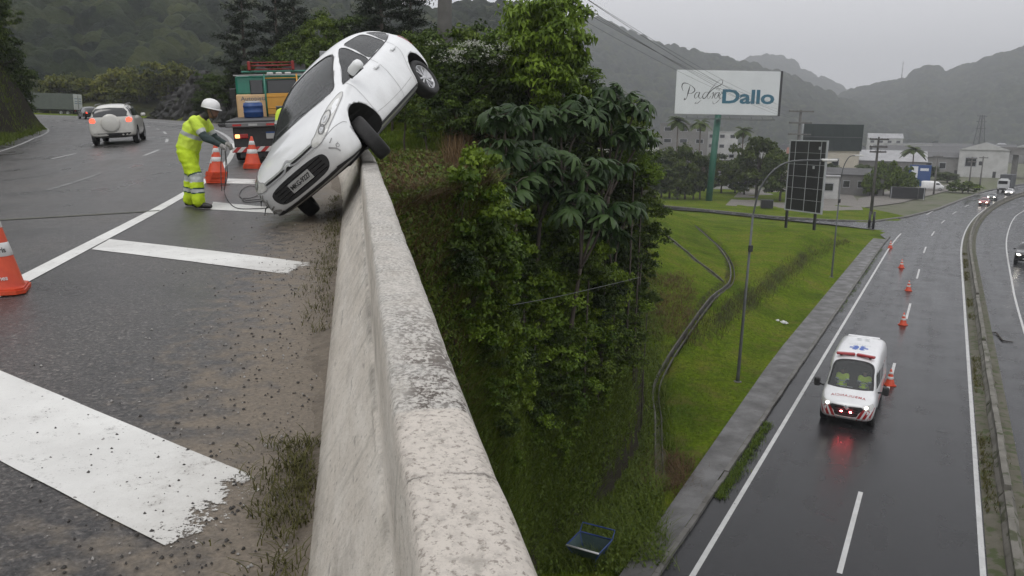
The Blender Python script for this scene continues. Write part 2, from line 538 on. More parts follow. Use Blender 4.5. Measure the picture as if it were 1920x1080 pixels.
# ================================================================== SETTING
def asphalt(name, base, wet_lo, wet_hi, dirt=False, soft=False):
    m = bpy.data.materials.new(name)
    n, l, p = nodes_of(m)
    geo = n.new('ShaderNodeNewGeometry')
    uvn = n.new('ShaderNodeUVMap')
    big = n.new('ShaderNodeTexNoise'); big.inputs['Scale'].default_value = 0.55; big.inputs['Detail'].default_value = 5; big.inputs['Distortion'].default_value = 0.6
    fine = n.new('ShaderNodeTexNoise'); fine.inputs['Scale'].default_value = 95 if soft else 42; fine.inputs['Detail'].default_value = 6; fine.inputs['Roughness'].default_value = .72
    mid = n.new('ShaderNodeTexNoise'); mid.inputs['Scale'].default_value = 7; mid.inputs['Detail'].default_value = 6
    # tyre tracks: stretched along the road
    mp = n.new('ShaderNodeMapping'); mp.inputs['Scale'].default_value = (0.04, 0.9, 1)
    l.new(uvn.outputs[0], mp.inputs[0])
    trk = n.new('ShaderNodeTexNoise'); trk.inputs['Scale'].default_value = 1.0; trk.inputs['Detail'].default_value = 3
    l.new(mp.outputs[0], trk.inputs['Vector'])
    for q in (big, fine, mid): l.new(geo.outputs['Position'], q.inputs['Vector'])
    r1 = n.new('ShaderNodeValToRGB'); e = r1.color_ramp.elements
    e[0].position = .3; e[1].position = .72
    e[0].color = (*[c * (.62 if soft else .36) for c in base], 1); e[1].color = (*[c * (1.45 if soft else 1.9) for c in base], 1)
    l.new(fine.outputs['Fac'], r1.inputs[0])
    r2 = n.new('ShaderNodeValToRGB'); e = r2.color_ramp.elements
    e[0].position = .3; e[1].position = .7; e[0].color = (.80, .80, .82, 1) if soft else (.72, .72, .73, 1); e[1].color = (1.15, 1.14, 1.12, 1) if soft else (1.16, 1.13, 1.09, 1)
    l.new(big.outputs['Fac'], r2.inputs[0])
    mu = n.new('ShaderNodeMix'); mu.data_type = 'RGBA'; mu.blend_type = 'MULTIPLY'; mu.inputs[0].default_value = 1
    l.new(r1.outputs[0], mu.inputs[6]); l.new(r2.outputs[0], mu.inputs[7])
    r3 = n.new('ShaderNodeValToRGB'); e = r3.color_ramp.elements
    e[0].position = .35; e[1].position = .65; e[0].color = (.78, .78, .8, 1); e[1].color = (1.1, 1.09, 1.08, 1)
    l.new(trk.outputs['Fac'], r3.inputs[0])
    if not soft:
        vo = n.new('ShaderNodeTexVoronoi'); vo.inputs['Scale'].default_value = 75; l.new(geo.outputs['Position'], vo.inputs['Vector'])
        sv_ = n.new('ShaderNodeSeparateColor'); l.new(vo.outputs['Color'], sv_.inputs[0])
        rv = n.new('ShaderNodeValToRGB'); ev = rv.color_ramp.elements; ev[0].position = .0; ev[0].color = (.55, .55, .55, 1); ev[1].position = 1; ev[1].color = (1.0, 1.0, 1.0, 1)
        k1 = ev.new(.80); k1.color = (1.0, 1.0, 1.0, 1); k2 = ev.new(.93); k2.color = (1.9, 1.85, 1.8, 1); ev[-1].color = (2.6, 2.5, 2.4, 1)
        l.new(sv_.outputs[0], rv.inputs[0])
        mv = n.new('ShaderNodeMix'); mv.data_type = 'RGBA'; mv.blend_type = 'MULTIPLY'; mv.inputs[0].default_value = .8
        l.new(mu.outputs[2], mv.inputs[6]); l.new(rv.outputs[0], mv.inputs[7]); mu = mv
    mu2 = n.new('ShaderNodeMix'); mu2.data_type = 'RGBA'; mu2.blend_type = 'MULTIPLY'; mu2.inputs[0].default_value = 1
    l.new(mu.outputs[2], mu2.inputs[6]); l.new(r3.outputs[0], mu2.inputs[7])
    col = mu2.outputs[2]
    rg = n.new('ShaderNodeMapRange'); rg.inputs['From Min'].default_value = .35; rg.inputs['From Max'].default_value = .66
    rg.inputs['To Min'].default_value = wet_lo; rg.inputs['To Max'].default_value = wet_hi
    av = n.new('ShaderNodeMath'); av.operation = 'MULTIPLY_ADD'; av.inputs[1].default_value = .5
    hv = n.new('ShaderNodeMath'); hv.operation = 'MULTIPLY'; hv.inputs[1].default_value = .5
    l.new(trk.outputs['Fac'], hv.inputs[0]); l.new(big.outputs['Fac'], av.inputs[0]); l.new(hv.outputs[0], av.inputs[2])
    l.new(av.outputs[0], rg.inputs['Value'])
    rough = rg.outputs[0]
    if dirt:
        sep = n.new('ShaderNodeSeparateXYZ'); l.new(uvn.outputs[0], sep.inputs[0])
        ad = n.new('ShaderNodeMath'); ad.operation = 'MULTIPLY_ADD'; ad.inputs[1].default_value = -1.9
        l.new(mid.outputs['Fac'], ad.inputs[0]); l.new(sep.outputs['Y'], ad.inputs[2])
        dm = n.new('ShaderNodeMapRange'); dm.inputs['From Min'].default_value = -.62; dm.inputs['From Max'].default_value = .05
        dm.inputs['To Min'].default_value = 1; dm.inputs['To Max'].default_value = 0
        l.new(ad.outputs[0], dm.inputs['Value'])
        mx = n.new('ShaderNodeMix'); mx.data_type = 'RGBA'
        l.new(dm.outputs[0], mx.inputs[0]); l.new(col, mx.inputs[6]); mx.inputs[7].default_value = (.175, .146, .112, 1)
        cr_ = n.new('ShaderNodeMix'); cr_.data_type = 'RGBA'; cr_.blend_type = 'MULTIPLY'; cr_.inputs[0].default_value = .8
        rr_ = n.new('ShaderNodeValToRGB'); rr_.color_ramp.elements[0].position = .3; rr_.color_ramp.elements[1].position = .7; rr_.color_ramp.elements[0].color = (.45, .45, .45, 1); rr_.color_ramp.elements[1].color = (1.35, 1.33, 1.3, 1)
        l.new(fine.outputs['Fac'], rr_.inputs[0]); l.new(mx.outputs[2], cr_.inputs[6]); l.new(rr_.outputs[0], cr_.inputs[7])
        col = cr_.outputs[2]
        ra = n.new('ShaderNodeMath'); ra.operation = 'MULTIPLY_ADD'; ra.inputs[1].default_value = .35
        l.new(dm.outputs[0], ra.inputs[0]); l.new(rough, ra.inputs[2]); rough = ra.outputs[0]
    l.new(col, p.inputs['Base Color']); l.new(rough, p.inputs['Roughness'])
    if soft: p.inputs['Specular IOR Level'].default_value = .22
    b = n.new('ShaderNodeBump'); b.inputs['Strength'].default_value = .55 if soft else .8; b.inputs['Distance'].default_value = .006 if soft else .009
    l.new(fine.outputs['Fac'], b.inputs['Height'])
    b2 = n.new('ShaderNodeBump'); b2.inputs['Strength'].default_value = .25; b2.inputs['Distance'].default_value = .02
    l.new(mid.outputs['Fac'], b2.inputs['Height']); l.new(b.outputs[0], b2.inputs['Normal'])
    l.new(b2.outputs[0], p.inputs['Normal'])
    return m
def worn_paint():
    """thick white paint: grain of the asphalt showing, grit, worn and dirty towards the barrier"""
    m = bpy.data.materials.new('road paint'); n, l, p = nodes_of(m)
    geo = n.new('ShaderNodeNewGeometry')
    def noise(sc, det, rg=.65):
        q = n.new('ShaderNodeTexNoise'); q.inputs['Scale'].default_value = sc; q.inputs['Detail'].default_value = det; q.inputs['Roughness'].default_value = rg
        l.new(geo.outputs['Position'], q.inputs['Vector']); return q.outputs['Fac']
    def ramp(x, a, b, lo, hi):
        q = n.new('ShaderNodeMapRange'); q.inputs['From Min'].default_value = a; q.inputs['From Max'].default_value = b; q.inputs['To Min'].default_value = lo; q.inputs['To Max'].default_value = hi
        l.new(x, q.inputs['Value']); return q.outputs[0]
    def mix(f, a, b):
        q = n.new('ShaderNodeMix'); q.data_type = 'RGBA'; l.new(f, q.inputs[0])
        for k, x in ((6, a), (7, b)):
            if isinstance(x, tuple): q.inputs[k].default_value = (*x, 1)
            else: l.new(x, q.inputs[k])
        return q.outputs[2]
    big, mid, fine, pore = noise(1.3, 6), noise(9, 7), noise(70, 6, .7), noise(150, 4)
    col = mix(ramp(big, .35, .65, 0, 1), (.72, .72, .69), (.58, .575, .55))
    col = mix(ramp(mid, .56, .70, 0, .55), col, (.44, .43, .41))
    ad = n.new('ShaderNodeMath'); ad.operation = 'MULTIPLY_ADD'; ad.inputs[1].default_value = .55; l.new(mid, ad.inputs[0]); l.new(fine, ad.inputs[2])
    col = mix(ramp(ad.outputs[0], .90, .97, 0, .85), col, (.14, .135, .13))
    col = mix(ramp(pore, .62, .72, 0, .45), col, (.25, .24, .23))
    uvn = n.new('ShaderNodeUVMap'); sx = n.new('ShaderNodeSeparateXYZ'); l.new(uvn.outputs[0], sx.inputs[0])
    a2 = n.new('ShaderNodeMath'); a2.operation = 'MULTIPLY_ADD'; a2.inputs[1].default_value = -.75; l.new(mid, a2.inputs[0]); l.new(sx.outputs['X'], a2.inputs[2])
    a3 = n.new('ShaderNodeMath'); a3.operation = 'MULTIPLY_ADD'; a3.inputs[1].default_value = -.45; l.new(fine, a3.inputs[0]); l.new(a2.outputs[0], a3.inputs[2])
    gone = ramp(a3.outputs[0], -.36, -.39, 0, 1)
    col = mix(ramp(a3.outputs[0], .25, -.40, 0, .38), col, (.26, .235, .20))
    l.new(col, p.inputs['Base Color']); p.inputs['Roughness'].default_value = .55
    b = n.new('ShaderNodeBump'); b.inputs['Strength'].default_value = .6; b.inputs['Distance'].default_value = .004; l.new(fine, b.inputs['Height']); l.new(b.outputs[0], p.inputs['Normal'])
    # where the paint has worn away the road below shows
    tr = n.new('ShaderNodeBsdfTransparent'); ms = n.new('ShaderNodeMixShader'); out = n['Material Output']
    l.new(gone, ms.inputs[0]); l.new(p.outputs[0], ms.inputs[1]); l.new(tr.outputs[0], ms.inputs[2]); l.new(ms.outputs[0], out.inputs['Surface'])
    return m
M_ASPH = asphalt('wet upper asphalt', (.062, .060, .0585), .22, .52, dirt=True)
M_ASPL = asphalt('wet lower asphalt', (.019, .0195, .021), .09, .34, soft=True)
M_PAINT = worn_paint()
M_PAINT2 = mat('worn road paint', (.46, .46, .45), (.34, .34, .33), rough=.45, scale=3, coords='World', speck=(.09, .09, .09), speck_scale=9, speck_amt=.6)
M_FAINT = mat('faded road paint', (.20, .20, .195), (.10, .10, .10), rough=.4, scale=2.5, coords='World', speck=(.06, .06, .06), speck_scale=5, speck_amt=.5)
M_PAINTL = mat('lower road paint', (.55, .55, .54), (.42, .42, .41), rough=.4, scale=2, coords='World', speck=(.12, .12, .12), speck_scale=7, speck_amt=.66)
M_JOINT = mat('joint rubber', (.045, .05, .035), (.09, .09, .06), rough=.55, scale=5, coords='World')
M_DIRT = mat('road dirt', (.18, .15, .115), (.10, .083, .064), rough=.85, scale=9, bump=.9, bscale=45, coords='World', speck=(.2, .17, .14), speck_scale=70, speck_amt=.63)
M_WALK = mat('wet pavement', (.115, .113, .11), (.075, .073, .07), rough=.35, rough2=.7, scale=.9, bump=.3, bscale=40, coords='World', speck=(.06, .06, .05), speck_scale=6, speck_amt=.66)
M_KERB = mat('kerb concrete', (.17, .165, .155), (.09, .085, .075), rough=.75, scale=1.3, coords='World', bump=.3, bscale=30)
M_GUTTER = mat('ditch concrete', (.12, .115, .10), (.05, .048, .038), rough=.75, scale=1.5, coords='World', bump=.4, bscale=20)

# ---- upper road
ss_ = np.concatenate([np.arange(-13, 24, .4), np.arange(24, 198.1, .8)])
tt_ = np.concatenate([[-.05, .1], np.arange(.4, 12.61, .4)])
V = np.array([tuple(RD(s, t)) for s in ss_ for t in tt_])
UV = np.array([(s, t) for s in ss_ for t in tt_])
upper_road = link('road', np_mesh('road', V, grid_faces(len(ss_), len(tt_))[:, ::-1], M_ASPH, True, uv=UV))
upper_road['kind'] = 'structure'
upper_road['label'] = 'wet grey highway above the drop, with hatched shoulder beside the barrier'

def road_poly(name, st_pts, mt, parent, dz=.006, step=.35, end=None):
    vs, fs, nb = fill2d(st_pts, step)
    me = bpy.data.meshes.new(name)
    me.from_pydata([tuple(RD(s, t, dz)) for s, t in vs], [], [tuple(reversed(f)) for f in fs])
    if me.polygons and me.polygons[0].normal.z < 0: me.flip_normals()
    me.materials.append(mt)
    uvl = me.uv_layers.new(name='UVMap')
    if end is not None:      # u = metres from the worn end
        (ax, ay), (bx, by) = end; ln_ = math.hypot(bx - ax, by - ay); sg_ = 1 if ((2.7 - ay) * (bx - ax)) - ((vs[0][0] - ax) * (by - ay)) > 0 else -1
    for lp in me.loops:
        s_, t_ = vs[lp.vertex_index]
        d_ = 5.0 if end is None else abs((t_ - ay) * (bx - ax) - (s_ - ax) * (by - ay)) / ln_
        uvl.data[lp.index].uv = (d_, t_)
    return link(name, me, parent)
def band(s0, s1, t, w, mt, name, parent, dz=.006, step=.5):
    """painted line along the upper road"""
    n = max(2, int((s1 - s0) / step))
    V = []; 
    for i in range(n + 1):
        s = s0 + (s1 - s0) * i / n
        V += [tuple(RD(s, t - w / 2, dz)), tuple(RD(s, t + w / 2, dz))]
    F = [(2 * i + 1, 2 * i, 2 * i + 2, 2 * i + 3) for i in range(n)]
    me = bpy.data.meshes.new(name); me.from_pydata(V, [], F); me.materials.append(mt)
    uvl = me.uv_layers.new(name='UVMap'); uvl.data.foreach_set('uv', [5.0, 0.0] * len(me.loops))
    if me.polygons[0].normal.z < 0: me.flip_normals()
    return link(name, me, parent)
band(-6, 34, 2.72, .17, M_PAINT, 'edge_line', upper_road)
band(34, 190, 2.72, .17, M_PAINT2, 'edge_line', upper_road)
band(8, 190, 11.55, .14, M_PAINT2, 'edge_line', upper_road)
for pa, pb, mt_ in (((85, 358), (190, 324), M_FAINT), ((270, 292), (298, 281), M_PAINT2), ((97, 298), (142, 288), M_PAINT2), ((-60, 338), (-8, 323), M_PAINT2)):
    (sa, ta), (sb, tb_) = RH(*pa), RH(*pb)
    road_poly('lane_dash', [(sa, ta - .06), (sa, ta + .06), (sb, tb_ + .06), (sb, tb_ - .06)], mt_, upper_road, dz=.006, step=.5)
sA, tA = RH(298, 281); sB, tB = RH(142, 288)
for k in range(1, 14):
    band(sA + 8.5 * k - 3, sA + 8.5 * k, tA - .03 * k, .12, M_PAINT2, 'lane_dash', upper_road); band(sB + 8.5 * k - 3, sB + 8.5 * k, tB, .12, M_PAINT2, 'lane_dash', upper_road)
def hatch(pix, ragged):
    st = [RH(u, v) for u, v in pix]
    out = []
    n = len(st)
    for i in range(n):
        a, b = np.array(st[i]), np.array(st[(i + 1) % n])
        if i in ragged:
            for q in range(9):
                f = q / 9
                p = a + (b - a) * f
                out.append((p[0] + rnd.uniform(-.05, .05), p[1] + rnd.uniform(-.09, .07)))
        else:
            for q in range(6):
                p = a + (b - a) * q / 6
                out.append((p[0] + rnd.uniform(-.006, .006), p[1] + (rnd.uniform(-.006, .006) if q else 0)))
    return out
a1 = np.array(RH(0, 695)); b1 = np.array(RH(500, 905)); c1_ = np.array(RH(345, 1045)); d1 = np.array(RH(0, 865))
top_d = (a1 - b1) / np.linalg.norm(a1 - b1); bot_d = (d1 - c1_) / np.linalg.norm(d1 - c1_)
A1 = b1 + top_d * ((2.7 - b1[1]) / top_d[1]); D1_ = c1_ + bot_d * ((2.7 - c1_[1]) / bot_d[1])
def stripe(A, B, C, D):
    """A-B far edge, D-C near edge, B-C the worn end, carried a little into the dirt"""
    A, B, C, D = (np.array(q, float) for q in (A, B, C, D))
    B2 = B + (B - A) / np.linalg.norm(B - A) * .12; C2 = C + (C - D) / np.linalg.norm(C - D) * .12
    out = []
    for a_, b_, k in ((A, B2, 10), (B2, C2, 5), (C2, D, 10), (D, A, 4)):
        for q in range(k):
            p = a_ + (b_ - a_) * q / k; out.append((p[0] + rnd.uniform(-.005, .005), max(.03, p[1] + rnd.uniform(-.005, .005))))
    return road_poly('hatch_stripe', out, M_PAINT, upper_road, dz=.005, step=.22, end=(tuple(B2), tuple(C2)))
stripe(A1, b1, c1_, D1_)
for pix in ([(205, 449), (592, 495), (545, 516), (172, 468)], [(400, 379), (545, 394), (560, 405), (395, 393)], [(425, 335), (492, 337), (492, 346), (425, 344)]):
    stripe(*[RH(u, v) for u, v in pix])
stripe(*[(x[0] - 4.1, x[1]) for x in (A1, b1, c1_, D1_)])       # the one before, on the same rhythm
j0 = np.array(RH(0, 413)); j1 = np.array(RH(292, 396))
jd = (j0 - j1) / (j0[1] - j1[1])
jA = j1 + jd * (2.65 - j1[1]); jB = j1 + jd * (12.2 - j1[1])
road_poly('expansion_joint', [(jA[0] - .06, jA[1]), (jA[0] + .06, jA[1]), (jB[0] + .10, jB[1]), (jB[0] - .10, jB[1])], M_JOINT, upper_road, dz=.008, step=.4)

# ---- dirt washed up along the barrier: low uneven relief that sinks into the asphalt
ds_ = np.concatenate([np.arange(0, 14, .07), np.arange(14, 46, .5)]); dt_ = np.concatenate([np.arange(-.02, 1.3, .05)])
SS, TT = np.meshgrid(ds_, dt_, indexing='ij')
hgt = .040 - .12 * TT / .5 + .045 * fbm(SS / .5, TT / .4, 21, 4) + .04 * fbm(SS / 2.1, TT / 1.5, 22, 2)
hgt = np.maximum(hgt, -.03) * np.where(TT < .05, 1.0, 1.0)
V = np.array([tuple(RD(s, t, float(h))) for s, t, h in zip(SS.ravel(), TT.ravel(), hgt.ravel())])
dirt = link('roadside_dirt', np_mesh('roadside_dirt', V, grid_faces(len(ds_), len(dt_))[:, ::-1], M_DIRT, True))
dirt['kind'] = 'structure'

# ---- terrain: the spur between the two roads, the lawn below, the cut on the left
def lawn_mat():
    m = bpy.data.materials.new('turf and earth')
    n, l, p = nodes_of(m)
    geo = n.new('ShaderNodeNewGeometry')
    n1 = n.new('ShaderNodeTexNoise'); n1.inputs['Scale'].default_value = .22; n1.inputs['Detail'].default_value = 7; n1.inputs['Roughness'].default_value = .62
    n2 = n.new('ShaderNodeTexNoise'); n2.inputs['Scale'].default_value = 5.5; n2.inputs['Detail'].default_value = 5
    n3 = n.new('ShaderNodeTexNoise'); n3.inputs['Scale'].default_value = 30; n3.inputs['Detail'].default_value = 3
    for q in (n1, n2, n3): l.new(geo.outputs['Position'], q.inputs['Vector'])
    r = n.new('ShaderNodeValToRGB'); e = r.color_ramp.elements
    e[0].position = .30; e[0].color = (.062, .105, .008, 1); e[1].position = .72; e[1].color = (.185, .19, .030, 1)
    k = r.color_ramp.elements.new(.52); k.color = (.125, .185, .010, 1)
    l.new(n1.outputs['Fac'], r.inputs[0])
    r2 = n.new('ShaderNodeValToRGB'); r2.color_ramp.elements[0].position = .3; r2.color_ramp.elements[1].position = .7
    r2.color_ramp.elements[0].color = (.55, .58, .5, 1); r2.color_ramp.elements[1].color = (1.25, 1.25, 1.15, 1)
    l.new(n2.outputs['Fac'], r2.inputs[0])
    mu = n.new('ShaderNodeMix'); mu.data_type = 'RGBA'; mu.blend_type = 'MULTIPLY'; mu.inputs[0].default_value = 1
    l.new(r.outputs[0], mu.inputs[6]); l.new(r2.outputs[0], mu.inputs[7])
    n4 = n.new('ShaderNodeTexNoise'); n4.inputs['Scale'].default_value = .9; n4.inputs['Detail'].default_value = 8; n4.inputs['Roughness'].default_value = .7
    l.new(geo.outputs['Position'], n4.inputs['Vector'])
    rd = n.new('ShaderNodeMapRange'); rd.inputs['From Min'].default_value = .50; rd.inputs['From Max'].default_value = .68; rd.inputs['To Max'].default_value = .75; l.new(n4.outputs['Fac'], rd.inputs['Value'])
    mdry = n.new('ShaderNodeMix'); mdry.data_type = 'RGBA'; l.new(rd.outputs[0], mdry.inputs[0]); l.new(mu.outputs[2], mdry.inputs[6]); mdry.inputs[7].default_value = (.145, .125, .04, 1)
    rk = n.new('ShaderNodeMapRange'); rk.inputs['From Min'].default_value = .46; rk.inputs['From Max'].default_value = .30; rk.inputs['To Max'].default_value = .6; l.new(n4.outputs['Fac'], rk.inputs['Value'])
    mdk = n.new('ShaderNodeMix'); mdk.data_type = 'RGBA'; l.new(rk.outputs[0], mdk.inputs[0]); l.new(mdry.outputs[2], mdk.inputs[6]); mdk.inputs[7].default_value = (.05, .075, .012, 1)
    mu = mdk
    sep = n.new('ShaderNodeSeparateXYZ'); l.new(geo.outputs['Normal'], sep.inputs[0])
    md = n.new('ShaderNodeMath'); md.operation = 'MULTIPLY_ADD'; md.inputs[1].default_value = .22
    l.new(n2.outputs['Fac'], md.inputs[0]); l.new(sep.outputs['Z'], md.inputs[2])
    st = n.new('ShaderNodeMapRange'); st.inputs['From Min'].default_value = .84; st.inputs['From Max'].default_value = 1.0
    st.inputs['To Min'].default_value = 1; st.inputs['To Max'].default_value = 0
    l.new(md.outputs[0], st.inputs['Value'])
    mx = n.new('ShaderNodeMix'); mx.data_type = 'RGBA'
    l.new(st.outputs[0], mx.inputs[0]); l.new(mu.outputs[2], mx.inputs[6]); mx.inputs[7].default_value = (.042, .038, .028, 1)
    l.new(mx.outputs[2], p.inputs['Base Color'])
    p.inputs['Roughness'].default_value = .9; p.inputs['Specular IOR Level'].default_value = .04
    b = n.new('ShaderNodeBump'); b.inputs['Strength'].default_value = .9; b.inputs['Distance'].default_value = .12
    ad = n.new('ShaderNodeMath'); ad.operation = 'ADD'
    l.new(n2.outputs['Fac'], ad.inputs[0]); l.new(n3.outputs['Fac'], ad.inputs[1]); l.new(ad.outputs[0], b.inputs['Height'])
    l.new(b.outputs[0], p.inputs['Normal'])
    return m
M_TURF = lawn_mat()
xs = np.concatenate([np.arange(-150, -34, 2.0), np.arange(-34, -12, .9), np.arange(-12, 30, .34), np.arange(30, 64.1, 1.2)])
ys = np.concatenate([np.arange(-14, 12, 1.2), np.arange(12, 76, .45), np.arange(76, 190, 1.5)])
XX, YY = np.meshgrid(xs, ys, indexing='ij')
ZZ = terr(XX.ravel(), YY.ravel())
terrain = link('terrain', np_mesh('terrain', np.stack([XX.ravel(), YY.ravel(), ZZ], 1), grid_faces(len(xs), len(ys)), M_TURF, True))
terrain['kind'] = 'structure'

# ---- the wide valley floor
M_GROUND = mat('valley floor', (.085, .10, .035), (.12, .112, .085), rough=.85, scale=.03, coords='World', bump=.5, bscale=.8, speck=(.06, .075, .025), speck_scale=.25, speck_amt=.55)
ground = sheet('ground', [[(-1480, -80, -.14), (3280, -80, -.14), (3280, 3780, -.14), (-1480, 3780, -.14)]], M_GROUND, kind='structure')

# ---- lower road
def flat(name, pts, mt, z, parent=None, kind=None, step=12.0, uvf=None):
    vs, fs, nb = fill2d([(p[0], p[1]) for p in pts], step)
    V = np.array([(x, y, z) for x, y in vs])
    F = np.array([f if ((vs[f[1]][0] - vs[f[0]][0]) * (vs[f[2]][1] - vs[f[0]][1]) - (vs[f[1]][1] - vs[f[0]][1]) * (vs[f[2]][0] - vs[f[0]][0])) > 0 else f[::-1] for f in fs])
    al, lat = L_inv(V[:, 0], V[:, 1])
    o = link(name, np_mesh(name, V, F, mt, uv=np.stack([al, lat], 1)), parent)
    if kind: o['kind'] = kind
    return o
KERB_LAT, WALK_LAT = -4.4, -5.75
als = [4] + list(range(12, 113, 6))
farkerb = [(1000, 367), (1120, 376), (1225, 385), (1300, 392), (1450, 407), (1560, 414), (1640, 416), (1700, 408), (1760, 393), (1810, 373), (1850, 359), (1920, 345), (2000, 335)]
nearside = [(1640, 432), (1560, 422), (1450, 411), (1330, 398), (1230, 391), (1120, 382), (1000, 373)]
dival = [4] + list(range(20, 300, 10))
pts = [L(a, KERB_LAT) for a in als] + [G(u, v) for u, v in nearside] + [G(u, v) for u, v in farkerb]
pts += [L(a, 4.25) for a in reversed(dival)]
lower_road = flat('road', pts, M_ASPL, 0.0, kind='structure')
lower_road['label'] = 'wet dark two-lane road at the foot of the slope, with white edge lines'
right_road = flat('road', [L(a, 4.95) for a in dival] + [L(a, 19) for a in reversed(dival)], M_ASPL, -.004, kind='structure')
right_road['label'] = 'wet carriageway beyond the low median wall'
def lline(a0, a1, lat, w, name, mt=M_PAINTL, parent=lower_road, z=.004, latf=None):
    n = max(1, int((a1 - a0) / 5)); m = MB()
    for i in range(n):
        q0 = a0 + (a1 - a0) * i / n; q1 = a0 + (a1 - a0) * (i + 1) / n
        l0 = latf(q0) if latf else lat; l1 = latf(q1) if latf else lat
        m.add([L(q0, l0 - w / 2, z), L(q0, l0 + w / 2, z), L(q1, l1 + w / 2, z), L(q1, l1 - w / 2, z)], [(0, 1, 2, 3)])
    return m.build(name, mt, parent)
lline(4, 117, -3.6, .16, 'edge_line'); lline(4, 296, 3.6, .16, 'edge_line'); lline(150, 296, -3.45, .16, 'edge_line')
for k in range(-2, 14):
    lline(22.8 + 18.8 * k, 22.8 + 18.8 * k + 6.1, 0.0, .15, 'lane_dash')
_ra = [40, 61, 73.4, 101, 132.8, 158, 171.4, 300]; _rl = [6.9, 6.94, 7.15, 8.0, 8.7, 9.0, 9.6, 11]
lline(20, 290, 0, .14, 'edge_line', parent=right_road, z=.003, latf=lambda a: float(np.interp(a, _ra, _rl)))

# pavement and kerb
pav = [L(a, KERB_LAT - .16) for a in als] + [L(a, -6.0 if a > 45 else -5.3 - .7 * max(0, (a - 20)) / 25) for a in reversed(als)]
pavement = flat('pavement', pav, M_WALK, .115, kind='structure', step=4)
m = MB()
for q in range(4, 112, 1):
    if 25 < q < 26 or q in (27,): dz = -.05
    else: dz = 0
    e = .012 * math.sin(q * 1.7)
    m.box(L(q + .5, KERB_LAT - .07 + e, .065 + dz), (.16, .985, .13), Matrix.Rotation(-PSI, 3, 'Z'), 0)
kerb = m.build('kerb', M_KERB); kerb['kind'] = 'structure'
m = MB(); fk = [G(u, v) for u, v in farkerb]
for a, b in zip(fk[:-1], fk[1:]):
    d = (b - a); nrm = Vector((-d.y, d.x, 0)).normalized()
    m.add([a, b, b + Vector((0, 0, .16)), a + Vector((0, 0, .16)), a + nrm * .5 + Vector((0, 0, .17)), b + nrm * .5 + Vector((0, 0, .17)), a + nrm * .9 + Vector((0, 0, .0)), b + nrm * .9], [(0, 1, 2, 3), (3, 2, 5, 4), (4, 5, 7, 6)])
kerb2 = m.build('kerb', M_KERB); kerb2['kind'] = 'structure'
m = MB(); nk = [G(u, v) for u, v in nearside]
for a, b in zip(nk[:-1], nk[1:]):
    d = (b - a); nrm = Vector((-d.y, d.x, 0)).normalized() * -1
    if nrm.y > 0: nrm = -nrm
    m.add([a, b, b + Vector((0, 0, .13)), a + Vector((0, 0, .13)), a + nrm * .3 + Vector((0, 0, .13)), b + nrm * .3 + Vector((0, 0, .13))], [(0, 1, 2, 3), (3, 2, 5, 4)])
kerb3 = m.build('kerb', M_KERB); kerb3['kind'] = 'structure'

# median: dirt strip and a low, broken concrete wall
M_MEDIAN = mat('median soil', (.075, .07, .045), (.12, .11, .085), rough=.85, scale=1.2, coords='World', bump=.7, bscale=20, speck=(.05, .065, .02), speck_scale=2.2, speck_amt=.52)
med = MB()
for i in range(len(dival) - 1):
    for j in range(4):
        q0 = dival[i] + (dival[i + 1] - dival[i]) * j / 4; q1 = dival[i] + (dival[i + 1] - dival[i]) * (j + 1) / 4
        med.add([L(q0, 3.72, .012), L(q1, 3.72, .012), L(q1, 4.0, .10), L(q0, 4.0, .10), L(q1, 5.05, .08), L(q0, 5.05, .08)], [(1, 0, 3, 2), (2, 3, 5, 4)])
median = med.build('median', M_MEDIAN); median['kind'] = 'structure'
M_MWALL = mat('median wall concrete', (.20, .19, .165), (.085, .08, .065), rough=.8, scale=.9, coords='World', bump=.5, bscale=14, speck=(.05, .055, .025), speck_scale=1.6, speck_amt=.58)
def wall_piece(a0, a1, h, label, lat=4.42):
    m = MB(); n = max(1, int((a1 - a0) / 1.2))
    prof = [(-.26, .0), (-.22, .18), (-.12, .34), (-.10, h), (.10, h + .012), (.13, .3), (.26, .12), (.26, -.02)]
    for i in range(n + 1):
        q = a0 + (a1 - a0) * i / n
        m.v += [tuple(L(q, lat + x + .015 * math.sin(q * .9), .0 + z + .02 * math.sin(q * 2.3) * (z > .4))) for x, z in prof]
    k = len(prof)
    for i in range(n):
        for j in range(k - 1):
            m.f.append((i * k + j, (i + 1) * k + j, (i + 1) * k + j + 1, i * k + j + 1)); m.m.append(0); m.sm.append(False)
    for b in (0, n * k):
        m.f.append(tuple(b + j for j in range(k))); m.m.append(0); m.sm.append(False)
    o = m.build('median_wall', M_MWALL)
    return tag(o, label, 'wall', 'pieces of the low median wall')
wall_piece(8, 30.5, .46, 'dark mossy low median wall piece opposite the ambulance front')
wall_piece(30.6, 41.4, .62, 'pale concrete median wall piece ending in a broken edge')
wall_piece(41.6, 54, .50, 'dark mossy median wall piece beside the fallen branch')
wall_piece(54.2, 70, .60, 'low median wall piece with crumbling top across from the traffic cones')
wall_piece(70.2, 296, .72, 'long low median wall curving away between the two carriageways')

